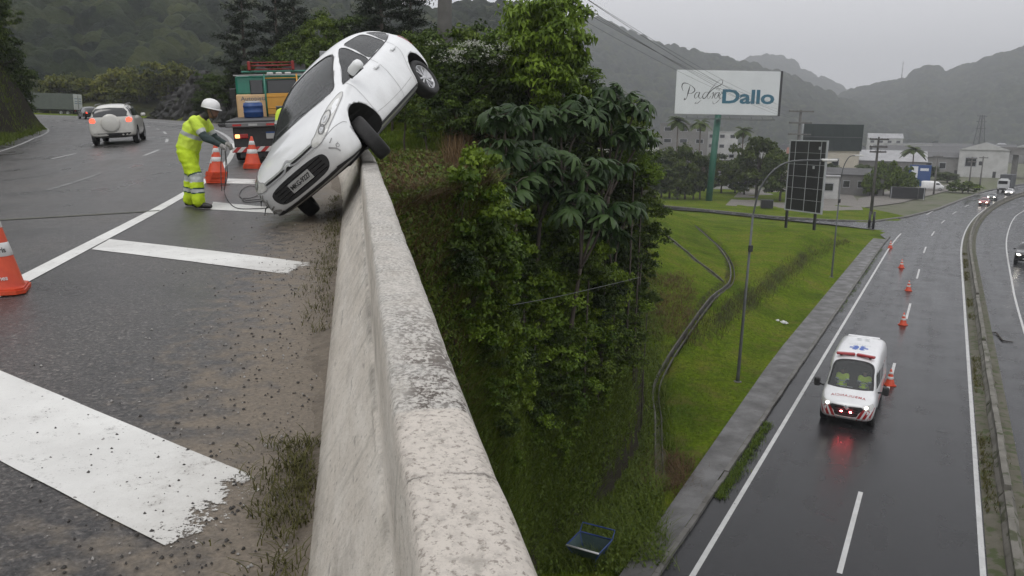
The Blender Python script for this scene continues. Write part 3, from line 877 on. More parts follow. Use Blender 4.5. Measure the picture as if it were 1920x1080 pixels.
# ---- concrete ditches in the lawn
def ditch(path, z_off, w, dep, label):
    P = [Vector((p[0], p[1], 0)) for p in smooth_loop([tuple(q) for q in path], 5, closed=False)]
    m = MB(); prof = [(-w - .10, -.16), (-w - .07, -.05), (-w, -.05), (-w * .7, -dep), (w * .7, -dep), (w, -.10), (w + .03, -.12), (w + .05, -.2)]
    k = len(prof)
    zz = low_z(np.array([p.x for p in P]), np.array([p.y for p in P]))
    for i, p in enumerate(P):
        d = (P[min(i + 1, len(P) - 1)] - P[max(i - 1, 0)]).normalized(); nrm = Vector((d.y, -d.x, 0))
        for x, z in prof: m.v.append(tuple(p + nrm * x + Vector((0, 0, float(zz[i]) + z + z_off))))
    for i in range(len(P) - 1):
        for j in range(k - 1):
            m.f.append((i * k + j, i * k + j + 1, (i + 1) * k + j + 1, (i + 1) * k + j)); m.m.append(0); m.sm.append(False)
    o = m.build('drainage_ditch', M_GUTTER)
    return tag(o, label, 'ditch')
terr(0, 0)
ditch(_D1, -.05, .11, .45, 'open concrete drainage ditch winding down the lawn to the pavement')
ditch(_D2, -.04, .10, .2, 'narrow ditch cutting straight across the grassy bank into the larger one')

# ---- jersey barrier on the edge of the drop
def barrier_mat():
    m = bpy.data.materials.new('whitewashed barrier concrete')
    n, l, p = nodes_of(m)
    uv = n.new('ShaderNodeUVMap'); sep = n.new('ShaderNodeSeparateXYZ'); l.new(uv.outputs[0], sep.inputs[0])
    def noise(sc, det=6, map_=None, rgh=.6):
        q = n.new('ShaderNodeTexNoise'); q.inputs['Scale'].default_value = sc; q.inputs['Detail'].default_value = det; q.inputs['Roughness'].default_value = rgh
        if map_:
            mp = n.new('ShaderNodeMapping'); mp.inputs['Scale'].default_value = map_; l.new(uv.outputs[0], mp.inputs[0]); l.new(mp.outputs[0], q.inputs['Vector'])
        else: l.new(uv.outputs[0], q.inputs['Vector'])
        return q.outputs['Fac']
    def ramp(x, a, b, lo=0.0, hi=1.0):
        q = n.new('ShaderNodeMapRange'); q.inputs['From Min'].default_value = a; q.inputs['From Max'].default_value = b
        q.inputs['To Min'].default_value = lo; q.inputs['To Max'].default_value = hi; l.new(x, q.inputs['Value']); return q.outputs[0]
    def mix(f, a, b):
        q = n.new('ShaderNodeMix'); q.data_type = 'RGBA'
        if isinstance(f, float): q.inputs[0].default_value = f
        else: l.new(f, q.inputs[0])
        for k, x in ((6, a), (7, b)):
            if isinstance(x, tuple): q.inputs[k].default_value = (*x, 1)
            else: l.new(x, q.inputs[k])
        return q.outputs[2]
    def mth(op, a, b):
        q = n.new('ShaderNodeMath'); q.operation = op
        for k, x in ((0, a), (1, b)):
            if isinstance(x, (int, float)): q.inputs[k].default_value = x
            else: l.new(x, q.inputs[k])
        return q.outputs[0]
    S_, T_ = sep.outputs['X'], sep.outputs['Y']
    n1 = noise(4.5, 9, None, .68); n2 = noise(30, 8, None, .7); n3 = noise(1.0, 7, (1.6, 6, 1), .68); n4 = noise(52, 8, None, .72); n5 = noise(11, 9, None, .7)
    col = mix(ramp(n1, .30, .70), (.60, .555, .49), (.49, .45, .395))
    col = mix(ramp(n3, .45, .68, 0, .75), col, (.66, .625, .57))            # streaks of old whitewash
    col = mix(ramp(n2, .57, .66, 0, .8), col, (.19, .175, .15))
    col = mix(ramp(n5, .54, .66, 0, .45), col, (.30, .28, .245))
    col = mix(ramp(noise(1, 6, (.9, 26, 1), .7), .60, .66, 0, .5), col, (.20, .185, .16))             # grime in the pores
    stn = noise(1, 8, (.55, 2.4, 1), .72); drip = noise(1, 7, (7, .8, 1), .7)
    col = mix(ramp(stn, .50, .64, 0, .62), col, (.27, .25, .22))
    col = mix(mth('MULTIPLY', ramp(drip, .54, .66, 0, .6), ramp(T_, .10, .5)), col, (.25, .235, .205))
    col = mix(mth('MULTIPLY', ramp(T_, .16, .02), ramp(n5, .35, .6, .2, .9)), col, (.21, .185, .15))
    onT = mth('MULTIPLY', ramp(T_, .84, .87), ramp(T_, 1.12, 1.09))
    # grey weathered stretch of the crown further along, broken by a clean paint edge
    far = ramp(mth('ADD', S_, mth('MULTIPLY', n5, .10)), 2.02, 2.05)
    grey = mth('MULTIPLY', far, onT)
    gcol = mix(ramp(n4, .44, .58), (.56, .54, .505), (.15, .145, .13))
    gcol = mix(ramp(n5, .50, .64, 0, .8), gcol, (.24, .232, .21))
    col = mix(mth('MULTIPLY', grey, ramp(n1, .3, .6, .95, .45)), col, gcol)
    # lichen and flaked crust just beyond that edge
    fl = mth('MULTIPLY', mth('MULTIPLY', far, ramp(S_, 3.4, 2.1)), ramp(mth('ADD', mth('MULTIPLY', n4, .5), mth('MULTIPLY', n5, .5)), .49, .52))
    fl = mth('MULTIPLY', fl, mth('MULTIPLY', ramp(T_, .90, .95), ramp(T_, 1.13, 1.06)))
    fl = mth('MULTIPLY', fl, ramp(n1, .38, .46))
    col = mix(fl, col, (.085, .068, .055))
    near = mth('MULTIPLY', mth('SUBTRACT', 1.0, far), onT)
    ncol = mix(ramp(n2, .48, .66, 0, .7), (.60, .55, .49), (.40, .365, .325))
    ncol = mix(ramp(n4, .53, .60, 0, .8), ncol, (.22, .19, .16))
    ncol = mix(ramp(n5, .55, .63, 0, .6), ncol, (.30, .275, .24))
    ncol = mix(ramp(n1, .58, .72, 0, .35), ncol, (.36, .355, .335))
    col = mix(near, col, ncol)
    cr = mth('MULTIPLY', mth('MULTIPLY', ramp(mth('ABSOLUTE', mth('SUBTRACT', mth('ADD', S_, mth('MULTIPLY', n5, .09)), 1.64), 0), .012, .0), onT), ramp(n1, .45, .5))
    col = mix(mth('MULTIPLY', cr, ramp(n5, .42, .55)), col, (.12, .105, .09))
    # broken dark line along the step in the face, scrapes low down
    edge = mth('MULTIPLY', ramp(mth('ABSOLUTE', mth('SUBTRACT', T_, .565), 0), .035, .0), ramp(n1, .40, .6))
    col = mix(mth('MULTIPLY', edge, .75), col, (.15, .14, .12))
    scr = mth('MULTIPLY', ramp(noise(1, 5, (1.6, 14, 1), .7), .62, .66), ramp(T_, .6, .5))
    col = mix(mth('MULTIPLY', scr, .55), col, (.18, .165, .15))
    tyre = mth('MULTIPLY', mth('MULTIPLY', ramp(S_, 9.2, 10.0), ramp(S_, 11.3, 10.8)), mth('MULTIPLY', ramp(n5, .38, .5), ramp(T_, .05, .2)))
    col = mix(mth('MULTIPLY', tyre, .6), col, (.13, .125, .12))
    l.new(col, p.inputs['Base Color']); p.inputs['Roughness'].default_value = .72
    b = n.new('ShaderNodeBump'); b.inputs['Strength'].default_value = 1.0; b.inputs['Distance'].default_value = .008
    l.new(mth('ADD', mth('MULTIPLY', n4, .6), n2), b.inputs['Height'])
    b2 = n.new('ShaderNodeBump'); b2.inputs['Strength'].default_value = .6; b2.inputs['Distance'].default_value = .02
    l.new(n1, b2.inputs['Height']); l.new(b.outputs[0], b2.inputs['Normal']); l.new(b2.outputs[0], p.inputs['Normal'])
    return m
prof = [(-.01, -.12), (0, 0), (.012, .06), (.085, .20), (.165, .35), (.236, .485), (.246, .505), (.258, .512), (.264, .60), (.270, .70), (.277, .780), (.286, .803), (.298, .810), (.34, .813), (.40, .814), (.455, .811), (.482, .796), (.503, .752), (.505, .6), (.508, .2), (.51, -.9)]
pl = [0.0]
for (a, b), (c, d) in zip(prof[:-1], prof[1:]): pl.append(pl[-1] + math.hypot(c - a, d - b))
pl = [x - .12 for x in pl]
bs = np.concatenate([np.arange(-4, 14, .06), np.arange(14, 27.1, .5)])
V = []; UV = []
for s in bs:
    for (u, h), w in zip(prof, pl):
        wv = .006 * float(fbm(np.array([s / .35]), np.array([w / .3]), 31)[0]) + .01 * float(fbm(np.array([s / 2.5]), np.array([w]), 32)[0])
        ch = -.012 * max(0.0, float(fbm(np.array([s / .11]), np.array([w / .2]), 33)[0]) - .18) * 4 * (.74 < h < .83)
        V.append(tuple(RD(s, 0) + (RD(s, -1) - RD(s, 0)) * (u + wv * (u > .02)) + Vector((0, 0, h + ch + wv * .5 - (float(zr(s, -u)) - float(zr(s, 0)))))))
        UV.append((s, w))
barrier = link('concrete_barrier', np_mesh('concrete_barrier', np.array(V), grid_faces(len(bs), len(prof))[:, ::-1], barrier_mat(), False, uv=np.array(UV)))
tag(barrier, 'weathered whitewashed concrete barrier along the edge of the drop', 'barrier')

# ---- forested hills
def canopy(x, y, cell, h, seed):
    """rounded tree-top relief: height over the nearest of jittered crown centres"""
    gx, gy = np.floor(x / cell), np.floor(y / cell)
    best = np.zeros_like(x)
    for i in (-1, 0, 1):
        for j in (-1, 0, 1):
            cx, cy = gx + i, gy + j
            a = np.sin(cx * 127.1 + cy * 311.7 + seed) * 43758.5453; a = a - np.floor(a)
            b = np.sin(cx * 269.5 + cy * 183.3 + seed) * 43758.5453; b = b - np.floor(b)
            c = np.sin(cx * 419.2 + cy * 371.9 + seed) * 43758.5453; c = c - np.floor(c)
            px, py = (cx + .5 + (a - .5) * .9) * cell, (cy + .5 + (b - .5) * .9) * cell
            d = np.hypot(x - px, y - py) / (cell * (.55 + .35 * c))
            best = np.maximum(best, np.sqrt(np.clip(1 - d * d, 0, 1)) * (.45 + .75 * c))
    return best * h
def hill_mat(name, a, b, c):
    m = bpy.data.materials.new(name); n, l, p = nodes_of(m)
    geo = n.new('ShaderNodeNewGeometry')
    n1 = n.new('ShaderNodeTexNoise'); n1.inputs['Scale'].default_value = .035; n1.inputs['Detail'].default_value = 6
    n2 = n.new('ShaderNodeTexVoronoi'); n2.inputs['Scale'].default_value = .22
    n3 = n.new('ShaderNodeTexNoise'); n3.inputs['Scale'].default_value = .9; n3.inputs['Detail'].default_value = 4
    for q in (n1, n2, n3): l.new(geo.outputs['Position'], q.inputs['Vector'])
    r = n.new('ShaderNodeValToRGB'); e = r.color_ramp.elements
    e[0].position = .36; e[1].position = .70; e[0].color = (*a, 1); e[1].color = (*c, 1); k = e.new(.55); k.color = (*b, 1)
    mx = n.new('ShaderNodeMix'); mx.data_type = 'FLOAT'; mx.inputs[0].default_value = .42
    l.new(n1.outputs['Fac'], mx.inputs[2]); l.new(n2.outputs['Color'], mx.inputs[3]); l.new(mx.outputs[0], r.inputs[0])
    l.new(r.outputs[0], p.inputs['Base Color']); p.inputs['Roughness'].default_value = .8; p.inputs['Specular IOR Level'].default_value = .1
    bp = n.new('ShaderNodeBump'); bp.inputs['Strength'].default_value = 1; bp.inputs['Distance'].default_value = 1.2
    l.new(n3.outputs['Fac'], bp.inputs['Height']); l.new(bp.outputs[0], p.inputs['Normal'])
    return m
M_HILL = hill_mat('forest canopy', (.007, .012, .008), (.020, .029, .013), (.050, .058, .022))
def hill(label, sky, Dr, Df, zf, nc, nr, cell, h, seed, power=1.0):
    us = np.array([p[0] for p in sky], float); vs = np.array([p[1] for p in sky], float)
    uu = np.linspace(us[0], us[-1], nc); vv = np.interp(uu, us, vs)
    V = []
    rows = np.concatenate([np.linspace(0, 1, nr), np.linspace(1.05, 1.5, 8)])
    for u, v in zip(uu, vv):
        d = ray(u, v); hd = math.hypot(d[0], d[1]); ux, uy = d[0] / hd, d[1] / hd
        zt = CZ + d[2] / hd * Dr - h * .6
        rr = Df + (Dr - Df) * rows
        z = np.where(rows <= 1, zf + (zt - zf) * np.minimum(rows, 1) ** power, zt - (rows - 1) * 0.9 * (zt - zf))
        V.append(np.stack([ux * rr, uy * rr, z], 1))
    V = np.array(V); sh = V.shape; V = V.reshape(-1, 3)
    x, y = V[:, 0], V[:, 1]
    rel = (V[:, 2] - zf) / max(1, (V[:, 2].max() - zf))
    V[:, 2] += 14 * (Dr / 430) * fbm(x / (85 * Dr / 430), y / (85 * Dr / 430), seed, 3) * np.sin(np.pi * np.clip(np.tile(rows, nc), 0, 1)) * .5
    V[:, 2] += canopy(x, y, cell, h, seed) + canopy(x + 31, y - 17, cell * .42, h * .3, seed + 9)
    o = link('hill', np_mesh('hill', V, grid_faces(sh[0], sh[1])[:, ::-1], M_HILL, True))
    o['kind'] = 'structure'; o['label'] = label
    return o
hill('dark forested hillside rising behind the upper road', [(-420, -190), (-100, -150), (150, -120), (330, -85), (470, -45), (560, -18), (640, 2), (700, 6), (760, 18), (830, 24), (900, 14), (950, 11), (1000, 32), (1040, 72), (1080, 130), (1120, 200), (1150, 265)], 430, 185, 8, 460, 220, 7.0, 6.5, 3, .85)
hill('long hazy wooded ridge sloping down behind the billboard', [(560, 120), (760, 70), (900, 45), (1000, 36), (1085, 37), (1112, 35), (1150, 46), (1195, 66), (1230, 82), (1300, 98), (1350, 108), (1400, 120), (1450, 134), (1500, 152), (1560, 178), (1620, 205), (1700, 238), (1760, 262)], 1400, 900, -2, 340, 140, 13, 10, 11, .8)
hill('faint far ridge with a tree clump on its crest', [(1250, 150), (1330, 128), (1398, 116), (1412, 106), (1440, 104), (1478, 110), (1496, 120), (1504, 133), (1550, 152), (1590, 172), (1650, 190), (1740, 220), (1800, 250)], 2700, 2000, -2, 220, 90, 22, 16, 23, .8)
hill('pale wooded hill across the valley to the right', [(1460, 232), (1530, 200), (1590, 173), (1640, 162), (1690, 150), (1718, 136), (1740, 126), (1760, 127), (1772, 136), (1805, 126), (1850, 112), (1920, 90), (2000, 68), (2120, 45), (2300, 30)], 1850, 1150, -2, 320, 150, 15, 11, 37, .8)

# ---- air
hz = MB().box((900, 1860, 199.4), (4800, 3900, 402.8)).build('haze', [])
hz['kind'] = 'stuff'; hz['label'] = 'rainy grey haze filling the valley'
mh = bpy.data.materials.new('rain haze'); mh.use_nodes = True
hn, hl = mh.node_tree.nodes, mh.node_tree.links
hn.clear(); ho = hn.new('ShaderNodeOutputMaterial'); hv_ = hn.new('ShaderNodeVolumePrincipled')
hv_.inputs['Color'].default_value = (.88, .905, .94, 1); hv_.inputs['Density'].default_value = 0.00044; hv_.inputs['Anisotropy'].default_value = .0
hl.new(hv_.outputs[0], ho.inputs['Volume']); hz.data.materials.append(mh)
# ================================================================== VEHICLE TOOLS
# local axes of a vehicle: x forward, y left, z up, ground at z = 0
def eval_mesh(o):
    dg = bpy.context.evaluated_depsgraph_get()
    return bpy.data.meshes.new_from_object(o.evaluated_get(dg))
def loft(rows, sub=2, name='body'):
    """rows: (x, [(y, z) from bottom centre round the left side to top centre])"""
    m = MB(); k = len(rows[0][1]); ring = 2 * k - 2
    for x, pr in rows:
        for y, z in pr: m.v.append((x, y, z))
        for y, z in reversed(pr[1:-1]): m.v.append((x, -y, z))
    for i in range(len(rows) - 1):
        for j in range(ring):
            j2 = (j + 1) % ring
            m.f.append((i * ring + j, i * ring + j2, (i + 1) * ring + j2, (i + 1) * ring + j)); m.m.append(0); m.sm.append(True)
    for base, flip in ((0, False), ((len(rows) - 1) * ring, True)):
        for j in range(k - 1):
            a, b = j, j + 1
            c = (ring - b) % ring if b < k - 1 else k - 1
            d = (ring - a) % ring
            f = [base + a, base + b] + ([base + c] if c != b else []) + ([base + d] if d != a else [])
            if flip: f = f[::-1]
            m.f.append(tuple(f)); m.m.append(0); m.sm.append(True)
    me = m.mesh(name, [])
    bm = bmesh.new(); bm.from_mesh(me); bmesh.ops.recalc_face_normals(bm, faces=bm.faces[:]); bm.to_mesh(me); bm.free()
    if sub:
        o = link('tmp', me); md = o.modifiers.new('s', 'SUBSURF'); md.levels = sub; md.render_levels = sub
        me2 = eval_mesh(o); bpy.data.objects.remove(o)
        return me2
    return me
def car_rows(T):
    """T rows: x, zb, w, zsh, wsh, za, wa, zc, wc, zt"""
    out = []
    for x, zb, w, zsh, wsh, za, wa, zc, wc, zt in T:
        out.append((x, [(0, zb), (.72 * w, zb), (.95 * w, zb + .05), (w * .995, zb + .30 * (zsh - zb)), (w, zb + .68 * (zsh - zb)), (wsh, zsh),
                        (wa, za), (.5 * (wa + wc) + .012, .5 * (za + zc)), (wc, zc), (.55 * wc, zc + .78 * (zt - zc)), (0, zt)]))
    return out
def bvh_of(me):
    return BVHTree.FromPolygons([v.co.copy() for v in me.vertices], [tuple(p.vertices) for p in me.polygons])
def frame(d):
    """axes (e1, e2) of a picture plane seen along d"""
    d = Vector(d).normalized()
    e1 = d.cross(Vector((0, 0, 1)))
    if e1.length < 1e-4: e1 = Vector((0, 1, 0))
    e1.normalize(); e2 = e1.cross(d).normalized()
    return d, e1, e2
VIEWS = {'L': (0, -1, 0), 'R': (0, 1, 0), 'F': (-1, 0, 0), 'B': (1, 0, 0)}
def to3d(a, b, view):
    """point of a view plane; L/R: (x, z), F/B: (y, z), T: (x, y)"""
    if view in 'LR': return Vector((a, 0, b))
    if view in 'FB': return Vector((0, a, b))
    return Vector((a, b, 0))
def vdir(view):
    return {'L': Vector((0, -1, 0)), 'R': Vector((0, 1, 0)), 'F': Vector((-1, 0, 0)), 'B': Vector((1, 0, 0)), 'T': Vector((0, 0, -1))}[view]
def hitp(bvh, a, b, view):
    d = vdir(view) if isinstance(view, str) else view
    o = to3d(a, b, view) - d * 6
    loc, nrm, idx, dist = bvh.ray_cast(o, d)
    if loc is None:
        loc, nrm, idx, dist = bvh.find_nearest(to3d(a, b, view) - d * 1.0)
    if nrm.dot(d) > 0: nrm = -nrm
    return loc, nrm
def patch(bvh, outline, view, name, mt, parent, lift=.004, depth=.02, step=.07, smooth=True):
    """a plate that follows the body under an outline drawn in a side view"""
    vs, fs, nb = fill2d(outline, step)
    top = []; bot = []
    for a, b in vs:
        p, n = hitp(bvh, a, b, view)
        top.append(p + n * lift); bot.append(p - n * depth)
    m = MB(); m.smooth = smooth
    nv = len(vs)
    d = vdir(view)
    fs2 = []
    for f in fs:
        nn = (top[f[1]] - top[f[0]]).cross(top[f[2]] - top[f[0]])
        fs2.append(f if nn.dot(d) < 0 else tuple(reversed(f)))
    m.add(top, fs2)
    m.smooth = False
    be = edges_boundary(fs2)
    for a, b in be:
        m.add([top[b], top[a], bot[a], bot[b]], [(0, 1, 2, 3)])
    return m.build(name, mt, parent)
def strip(bvh, line, view, name, mt, parent, w=.008, lift=.003):
    """a thin seam drawn on the body"""
    pts = smooth_loop(line, 5, closed=False) if len(line) > 2 else [tuple(np.array(line[0]) + (np.array(line[1]) - np.array(line[0])) * q / 8) for q in range(9)]
    m = MB(); P = [hitp(bvh, a, b, view) for a, b in pts]
    vs = []
    for i, (p, n) in enumerate(P):
        t = (P[min(i + 1, len(P) - 1)][0] - P[max(i - 1, 0)][0])
        s = t.cross(n).normalized() * (w / 2)
        vs += [p + n * lift - s, p + n * lift + s]
    m.add(vs, [(2 * i, 2 * i + 1, 2 * i + 3, 2 * i + 2) for i in range(len(P) - 1)])
    return m.build(name, mt, parent)
def prism_cut(outline, view, d0, d1):
    """closed cutter: outline pushed along a view axis from d0 to d1 (signed coordinate)"""
    m = MB(); n = len(outline)
    def pt(a, b, d):
        p = to3d(a, b, view)
        if view in 'LR': p.y = d
        elif view in 'FB': p.x = d
        else: p.z = d
        return p
    vs = [pt(a, b, d0) for a, b in outline] + [pt(a, b, d1) for a, b in outline]
    fs = [tuple(range(n)), tuple(reversed(range(n, 2 * n)))] + [((i + 1) % n, i, n + i, n + (i + 1) % n) for i in range(n)]
    m.add(vs, fs)
    me = m.mesh('cut', [])
    bm = bmesh.new(); bm.from_mesh(me); bmesh.ops.triangulate(bm, faces=[f for f in bm.faces if len(f.verts) > 4]); bmesh.ops.recalc_face_normals(bm, faces=bm.faces[:]); bm.to_mesh(me); bm.free()
    return me
def cyl_cut(c, r, y0, y1, n=40, sx=1.0, sz=1.0):
    return prism_cut([(c[0] + r * sx * math.cos(2 * math.pi * k / n), c[1] + r * sz * math.sin(2 * math.pi * k / n)) for k in range(n)], 'L', y0, y1)
def carve(me, cutters, mats):
    """subtract cutters [(mesh, material index)] from a body"""
    me.materials.clear()
    for x in mats: me.materials.append(x)
    o = link('tmp', me)
    tmp = []
    for cm, mi in cutters:
        cm.materials.clear()
        for x in mats: cm.materials.append(x)
        cm.polygons.foreach_set('material_index', [mi] * len(cm.polygons))
        c = link('tmpc', cm); c.hide_render = True; tmp.append(c)
        md = o.modifiers.new('b', 'BOOLEAN'); md.operation = 'DIFFERENCE'; md.object = c; md.solver = 'EXACT'
    r = eval_mesh(o)
    for c in tmp + [o]: bpy.data.objects.remove(c)
    return r
def mirror_y(pts): return [(x, y) for x, y in pts]
M_TYRE = mat('tyre rubber', (.014, .014, .015), (.025, .024, .023), rough=.7, scale=20, bump=.3, bscale=90)
M_WELL = mat('wheel well black', (.012, .012, .012), (.02, .019, .018), rough=.9, scale=8)
M_ALLOY = mat('alloy', (.55, .55, .56), (.42, .42, .43), rough=.32, metal=.85, scale=12)
M_BLACKPL = mat('black plastic', (.018, .018, .019), (.03, .03, .03), rough=.5, scale=15)
M_GLOSSBLK = mat('gloss black', (.01, .01, .011), (.014, .014, .014), rough=.12, scale=5)
M_CHROME = mat('chrome', (.62, .63, .64), (.5, .51, .52), rough=.22, metal=.45, scale=5)
M_SEAM = mat('panel gap', (.24, .24, .24), (.32, .32, .315), rough=.7, scale=9)
M_SEATS = mat('seat cloth', (.03, .03, .033), (.05, .05, .052), rough=.9, scale=30)
def glass_mat(name, tint, alpha):
    """car glass: mirror-like skin over a tinted see-through pane"""
    m = bpy.data.materials.new(name); n, l, p = nodes_of(m)
    out = n['Material Output']
    gl = n.new('ShaderNodeBsdfGlossy'); gl.inputs['Roughness'].default_value = .03
    tr = n.new('ShaderNodeBsdfTransparent'); tr.inputs['Color'].default_value = (*tint, 1)
    fr = n.new('ShaderNodeFresnel'); fr.inputs['IOR'].default_value = 1.52
    tc = n.new('ShaderNodeTexCoord'); nz = n.new('ShaderNodeTexNoise'); nz.inputs['Scale'].default_value = 55; nz.inputs['Detail'].default_value = 2
    l.new(tc.outputs['Object'], nz.inputs['Vector'])
    bp = n.new('ShaderNodeBump'); bp.inputs['Strength'].default_value = .12; bp.inputs['Distance'].default_value = .003
    l.new(nz.outputs['Fac'], bp.inputs['Height']); l.new(bp.outputs[0], gl.inputs['Normal'])
    mx = n.new('ShaderNodeMixShader'); l.new(fr.outputs[0], mx.inputs[0]); l.new(tr.outputs[0], mx.inputs[1]); l.new(gl.outputs[0], mx.inputs[2])
    df = n.new('ShaderNodeBsdfDiffuse'); df.inputs['Color'].default_value = (.35, .37, .37, 1)  # even grey mixed into the pane, painting in the sky's pale reflection
    mx2 = n.new('ShaderNodeMixShader'); mx2.inputs[0].default_value = alpha
    l.new(mx.outputs[0], mx2.inputs[1]); l.new(df.outputs[0], mx2.inputs[2]); l.new(mx2.outputs[0], out.inputs['Surface'])
    return m
M_WGLASS = glass_mat('windscreen glass', (.74, .80, .79), .11)
M_SGLASS = glass_mat('tinted window glass', (.42, .46, .46), .10)
M_DGLASS = mat('dark window glass', (.012, .014, .015), (.02, .022, .023), rough=.08, scale=3, coat=.6)
M_LAMPGLASS = mat('lamp lens', (.60, .60, .57), (.46, .46, .44), rough=.12, scale=14, coat=.8)
M_REDLAMP = mat('red lamp', (.42, .02, .02), (.3, .012, .012), rough=.2, scale=10, coat=.6)
M_REDLIT = mat('red lamp lit', (.5, .03, .02), (.5, .03, .02), rough=.25, emit=(1, .10, .05), estr=2.2)
M_AMBER = mat('amber lamp lit', (.6, .3, .05), (.6, .3, .05), rough=.25, emit=(1, .55, .2), estr=2.2)
M_HEADLIT = mat('headlamp lit', (.8, .8, .75), (.8, .8, .75), rough=.2, emit=(1, .93, .80), estr=14)
M_STROBE = mat('red strobe lit', (.8, .2, .2), (.8, .2, .2), rough=.2, emit=(1, .09, .10), estr=170)
M_PLATE = mat('licence plate', (.42, .42, .41), (.36, .36, .35), rough=.4, scale=8)
M_INK = mat('black lettering', (.02, .02, .02), (.03, .03, .03), rough=.5)
M_GREYINK = mat('grey lettering', (.12, .12, .12), (.16, .16, .16), rough=.4)
def white_paint(name, c1=(.78, .79, .79), c2=(.72, .73, .73), grime=(.30, .28, .25), gz=.35, rough=.28):
    """car paint with road film low on the body"""
    m = bpy.data.materials.new(name); n, l, p = nodes_of(m)
    tc = n.new('ShaderNodeTexCoord'); sep = n.new('ShaderNodeSeparateXYZ'); l.new(tc.outputs['Object'], sep.inputs[0])
    n1 = n.new('ShaderNodeTexNoise'); n1.inputs['Scale'].default_value = 3.5; n1.inputs['Detail'].default_value = 6; l.new(tc.outputs['Object'], n1.inputs['Vector'])
    r = n.new('ShaderNodeValToRGB'); r.color_ramp.elements[0].color = (*c1, 1); r.color_ramp.elements[1].color = (*c2, 1)
    r.color_ramp.elements[0].position = .35; r.color_ramp.elements[1].position = .65; l.new(n1.outputs['Fac'], r.inputs[0])
    ad = n.new('ShaderNodeMath'); ad.operation = 'MULTIPLY_ADD'; ad.inputs[1].default_value = -.35; l.new(n1.outputs['Fac'], ad.inputs[0]); l.new(sep.outputs['Z'], ad.inputs[2])
    mr = n.new('ShaderNodeMapRange'); mr.inputs['From Min'].default_value = gz - .33; mr.inputs['From Max'].default_value = gz + .12; mr.inputs['To Min'].default_value = .55; mr.inputs['To Max'].default_value = 0
    l.new(ad.outputs[0], mr.inputs['Value'])
    mx = n.new('ShaderNodeMix'); mx.data_type = 'RGBA'; l.new(mr.outputs[0], mx.inputs[0]); l.new(r.outputs[0], mx.inputs[6]); mx.inputs[7].default_value = (*grime, 1)
    l.new(mx.outputs[2], p.inputs['Base Color'])
    p.inputs['Roughness'].default_value = rough; p.inputs['Coat Weight'].default_value = .7; p.inputs['Coat Roughness'].default_value = .05
    # rain beads
    n2 = n.new('ShaderNodeTexNoise'); n2.inputs['Scale'].default_value = 120; n2.inputs['Detail'].default_value = 2; l.new(tc.outputs['Object'], n2.inputs['Vector'])
    b = n.new('ShaderNodeBump'); b.inputs['Strength'].default_value = .06; b.inputs['Distance'].default_value = .004; l.new(n2.outputs['Fac'], b.inputs['Height']); l.new(b.outputs[0], p.inputs['Normal'])
    return m
_WHEELS = {}
def wheel(parent, loc, r, w, rim_r, side, spokes=5, steer=0.0, camber=0.0, mt_rim=None, detail=True):
    """tyre with a rim child; side +1 for the left"""
    key = (r, w, rim_r, spokes, detail, mt_rim.name if mt_rim else '')
    if key not in _WHEELS:
        X = Matrix.Rotation(R(-90), 3, 'X')          # lathe axis z -> +y
        m = MB()
        h = w / 2
        prof = [(rim_r * .98, -h * .8), (rim_r * 1.03, -h * .98), ((r + rim_r) / 2, -h * 1.04), (r * .955, -h * .92), (r * .992, -h * .66), (r, -h * .3), (r, h * .3), (r * .992, h * .66), (r * .955, h * .92), ((r + rim_r) / 2, h * 1.04), (rim_r * 1.03, h * .98), (rim_r * .98, h * .8), (rim_r * .9, h * .1), (rim_r * .9, -h * .8), (rim_r * .98, -h * .8)]
        m.lathe(prof, 32 if detail else 18, X)
        ty = m.mesh('tyre', M_TYRE)
        m = MB()
        m.lathe([(rim_r * .99, h * .80), (rim_r * .97, h * .88), (rim_r * .90, h * .80), (rim_r * .86, h * .2), (.0, h * .15)], 32 if detail else 18, X)
        m.lathe([(rim_r * .22, h * .45), (rim_r * .20, h * .74), (rim_r * .10, h * .80), (.0, h * .80)], 16, X)
        for k in range(spokes):
            a = 2 * math.pi * k / spokes
            for da in ((-.16, .16) if detail else (0,)):
                c0, s0 = math.cos(a + da * .6), math.sin(a + da * .6); c1, s1 = math.cos(a + da * 1.5), math.sin(a + da * 1.5)
                q0, q1 = rim_r * .15, rim_r * .93
                tv = Vector((-math.sin(a), 0, math.cos(a)))
                w0 = rim_r * (.10 if detail else .2)
                p0, p1 = Vector((c0 * q0, h * .70, s0 * q0)), Vector((c1 * q1, h * .76, s1 * q1))
                vs = [p0 - tv * w0 * .6, p0 + tv * w0 * .6, p1 + tv * w0 * .7, p1 - tv * w0 * .7]
                m.add(vs + [v - Vector((0, h * .35, 0)) for v in vs], [(0, 1, 2, 3), (0, 4, 5, 1), (1, 5, 6, 2), (2, 6, 7, 3), (3, 7, 4, 0)])
        rm = m.mesh('rim', [mt_rim or M_ALLOY])
        _WHEELS[key] = (ty, rm)
    ty, rm = _WHEELS[key]
    t = link('wheel', ty, parent, loc)
    t.rotation_euler = (camber, 0, steer + (0 if side > 0 else math.pi))
    rr = link('rim', rm, t)
    return t
def seat(parent, x, y, mt, z=.28):
    m = MB()
    m.box((x, y, z + .13), (.50, .48, .18), None, .06)
    M_ = Matrix.Rotation(R(-18), 3, 'Y')
    m.box((x - .30, y, z + .52), (.16, .46, .66), M_, .07)
    m.box((x - .42, y, z + .95), (.09, .26, .18), M_, .04)
    return m.build('seat', mt, parent)
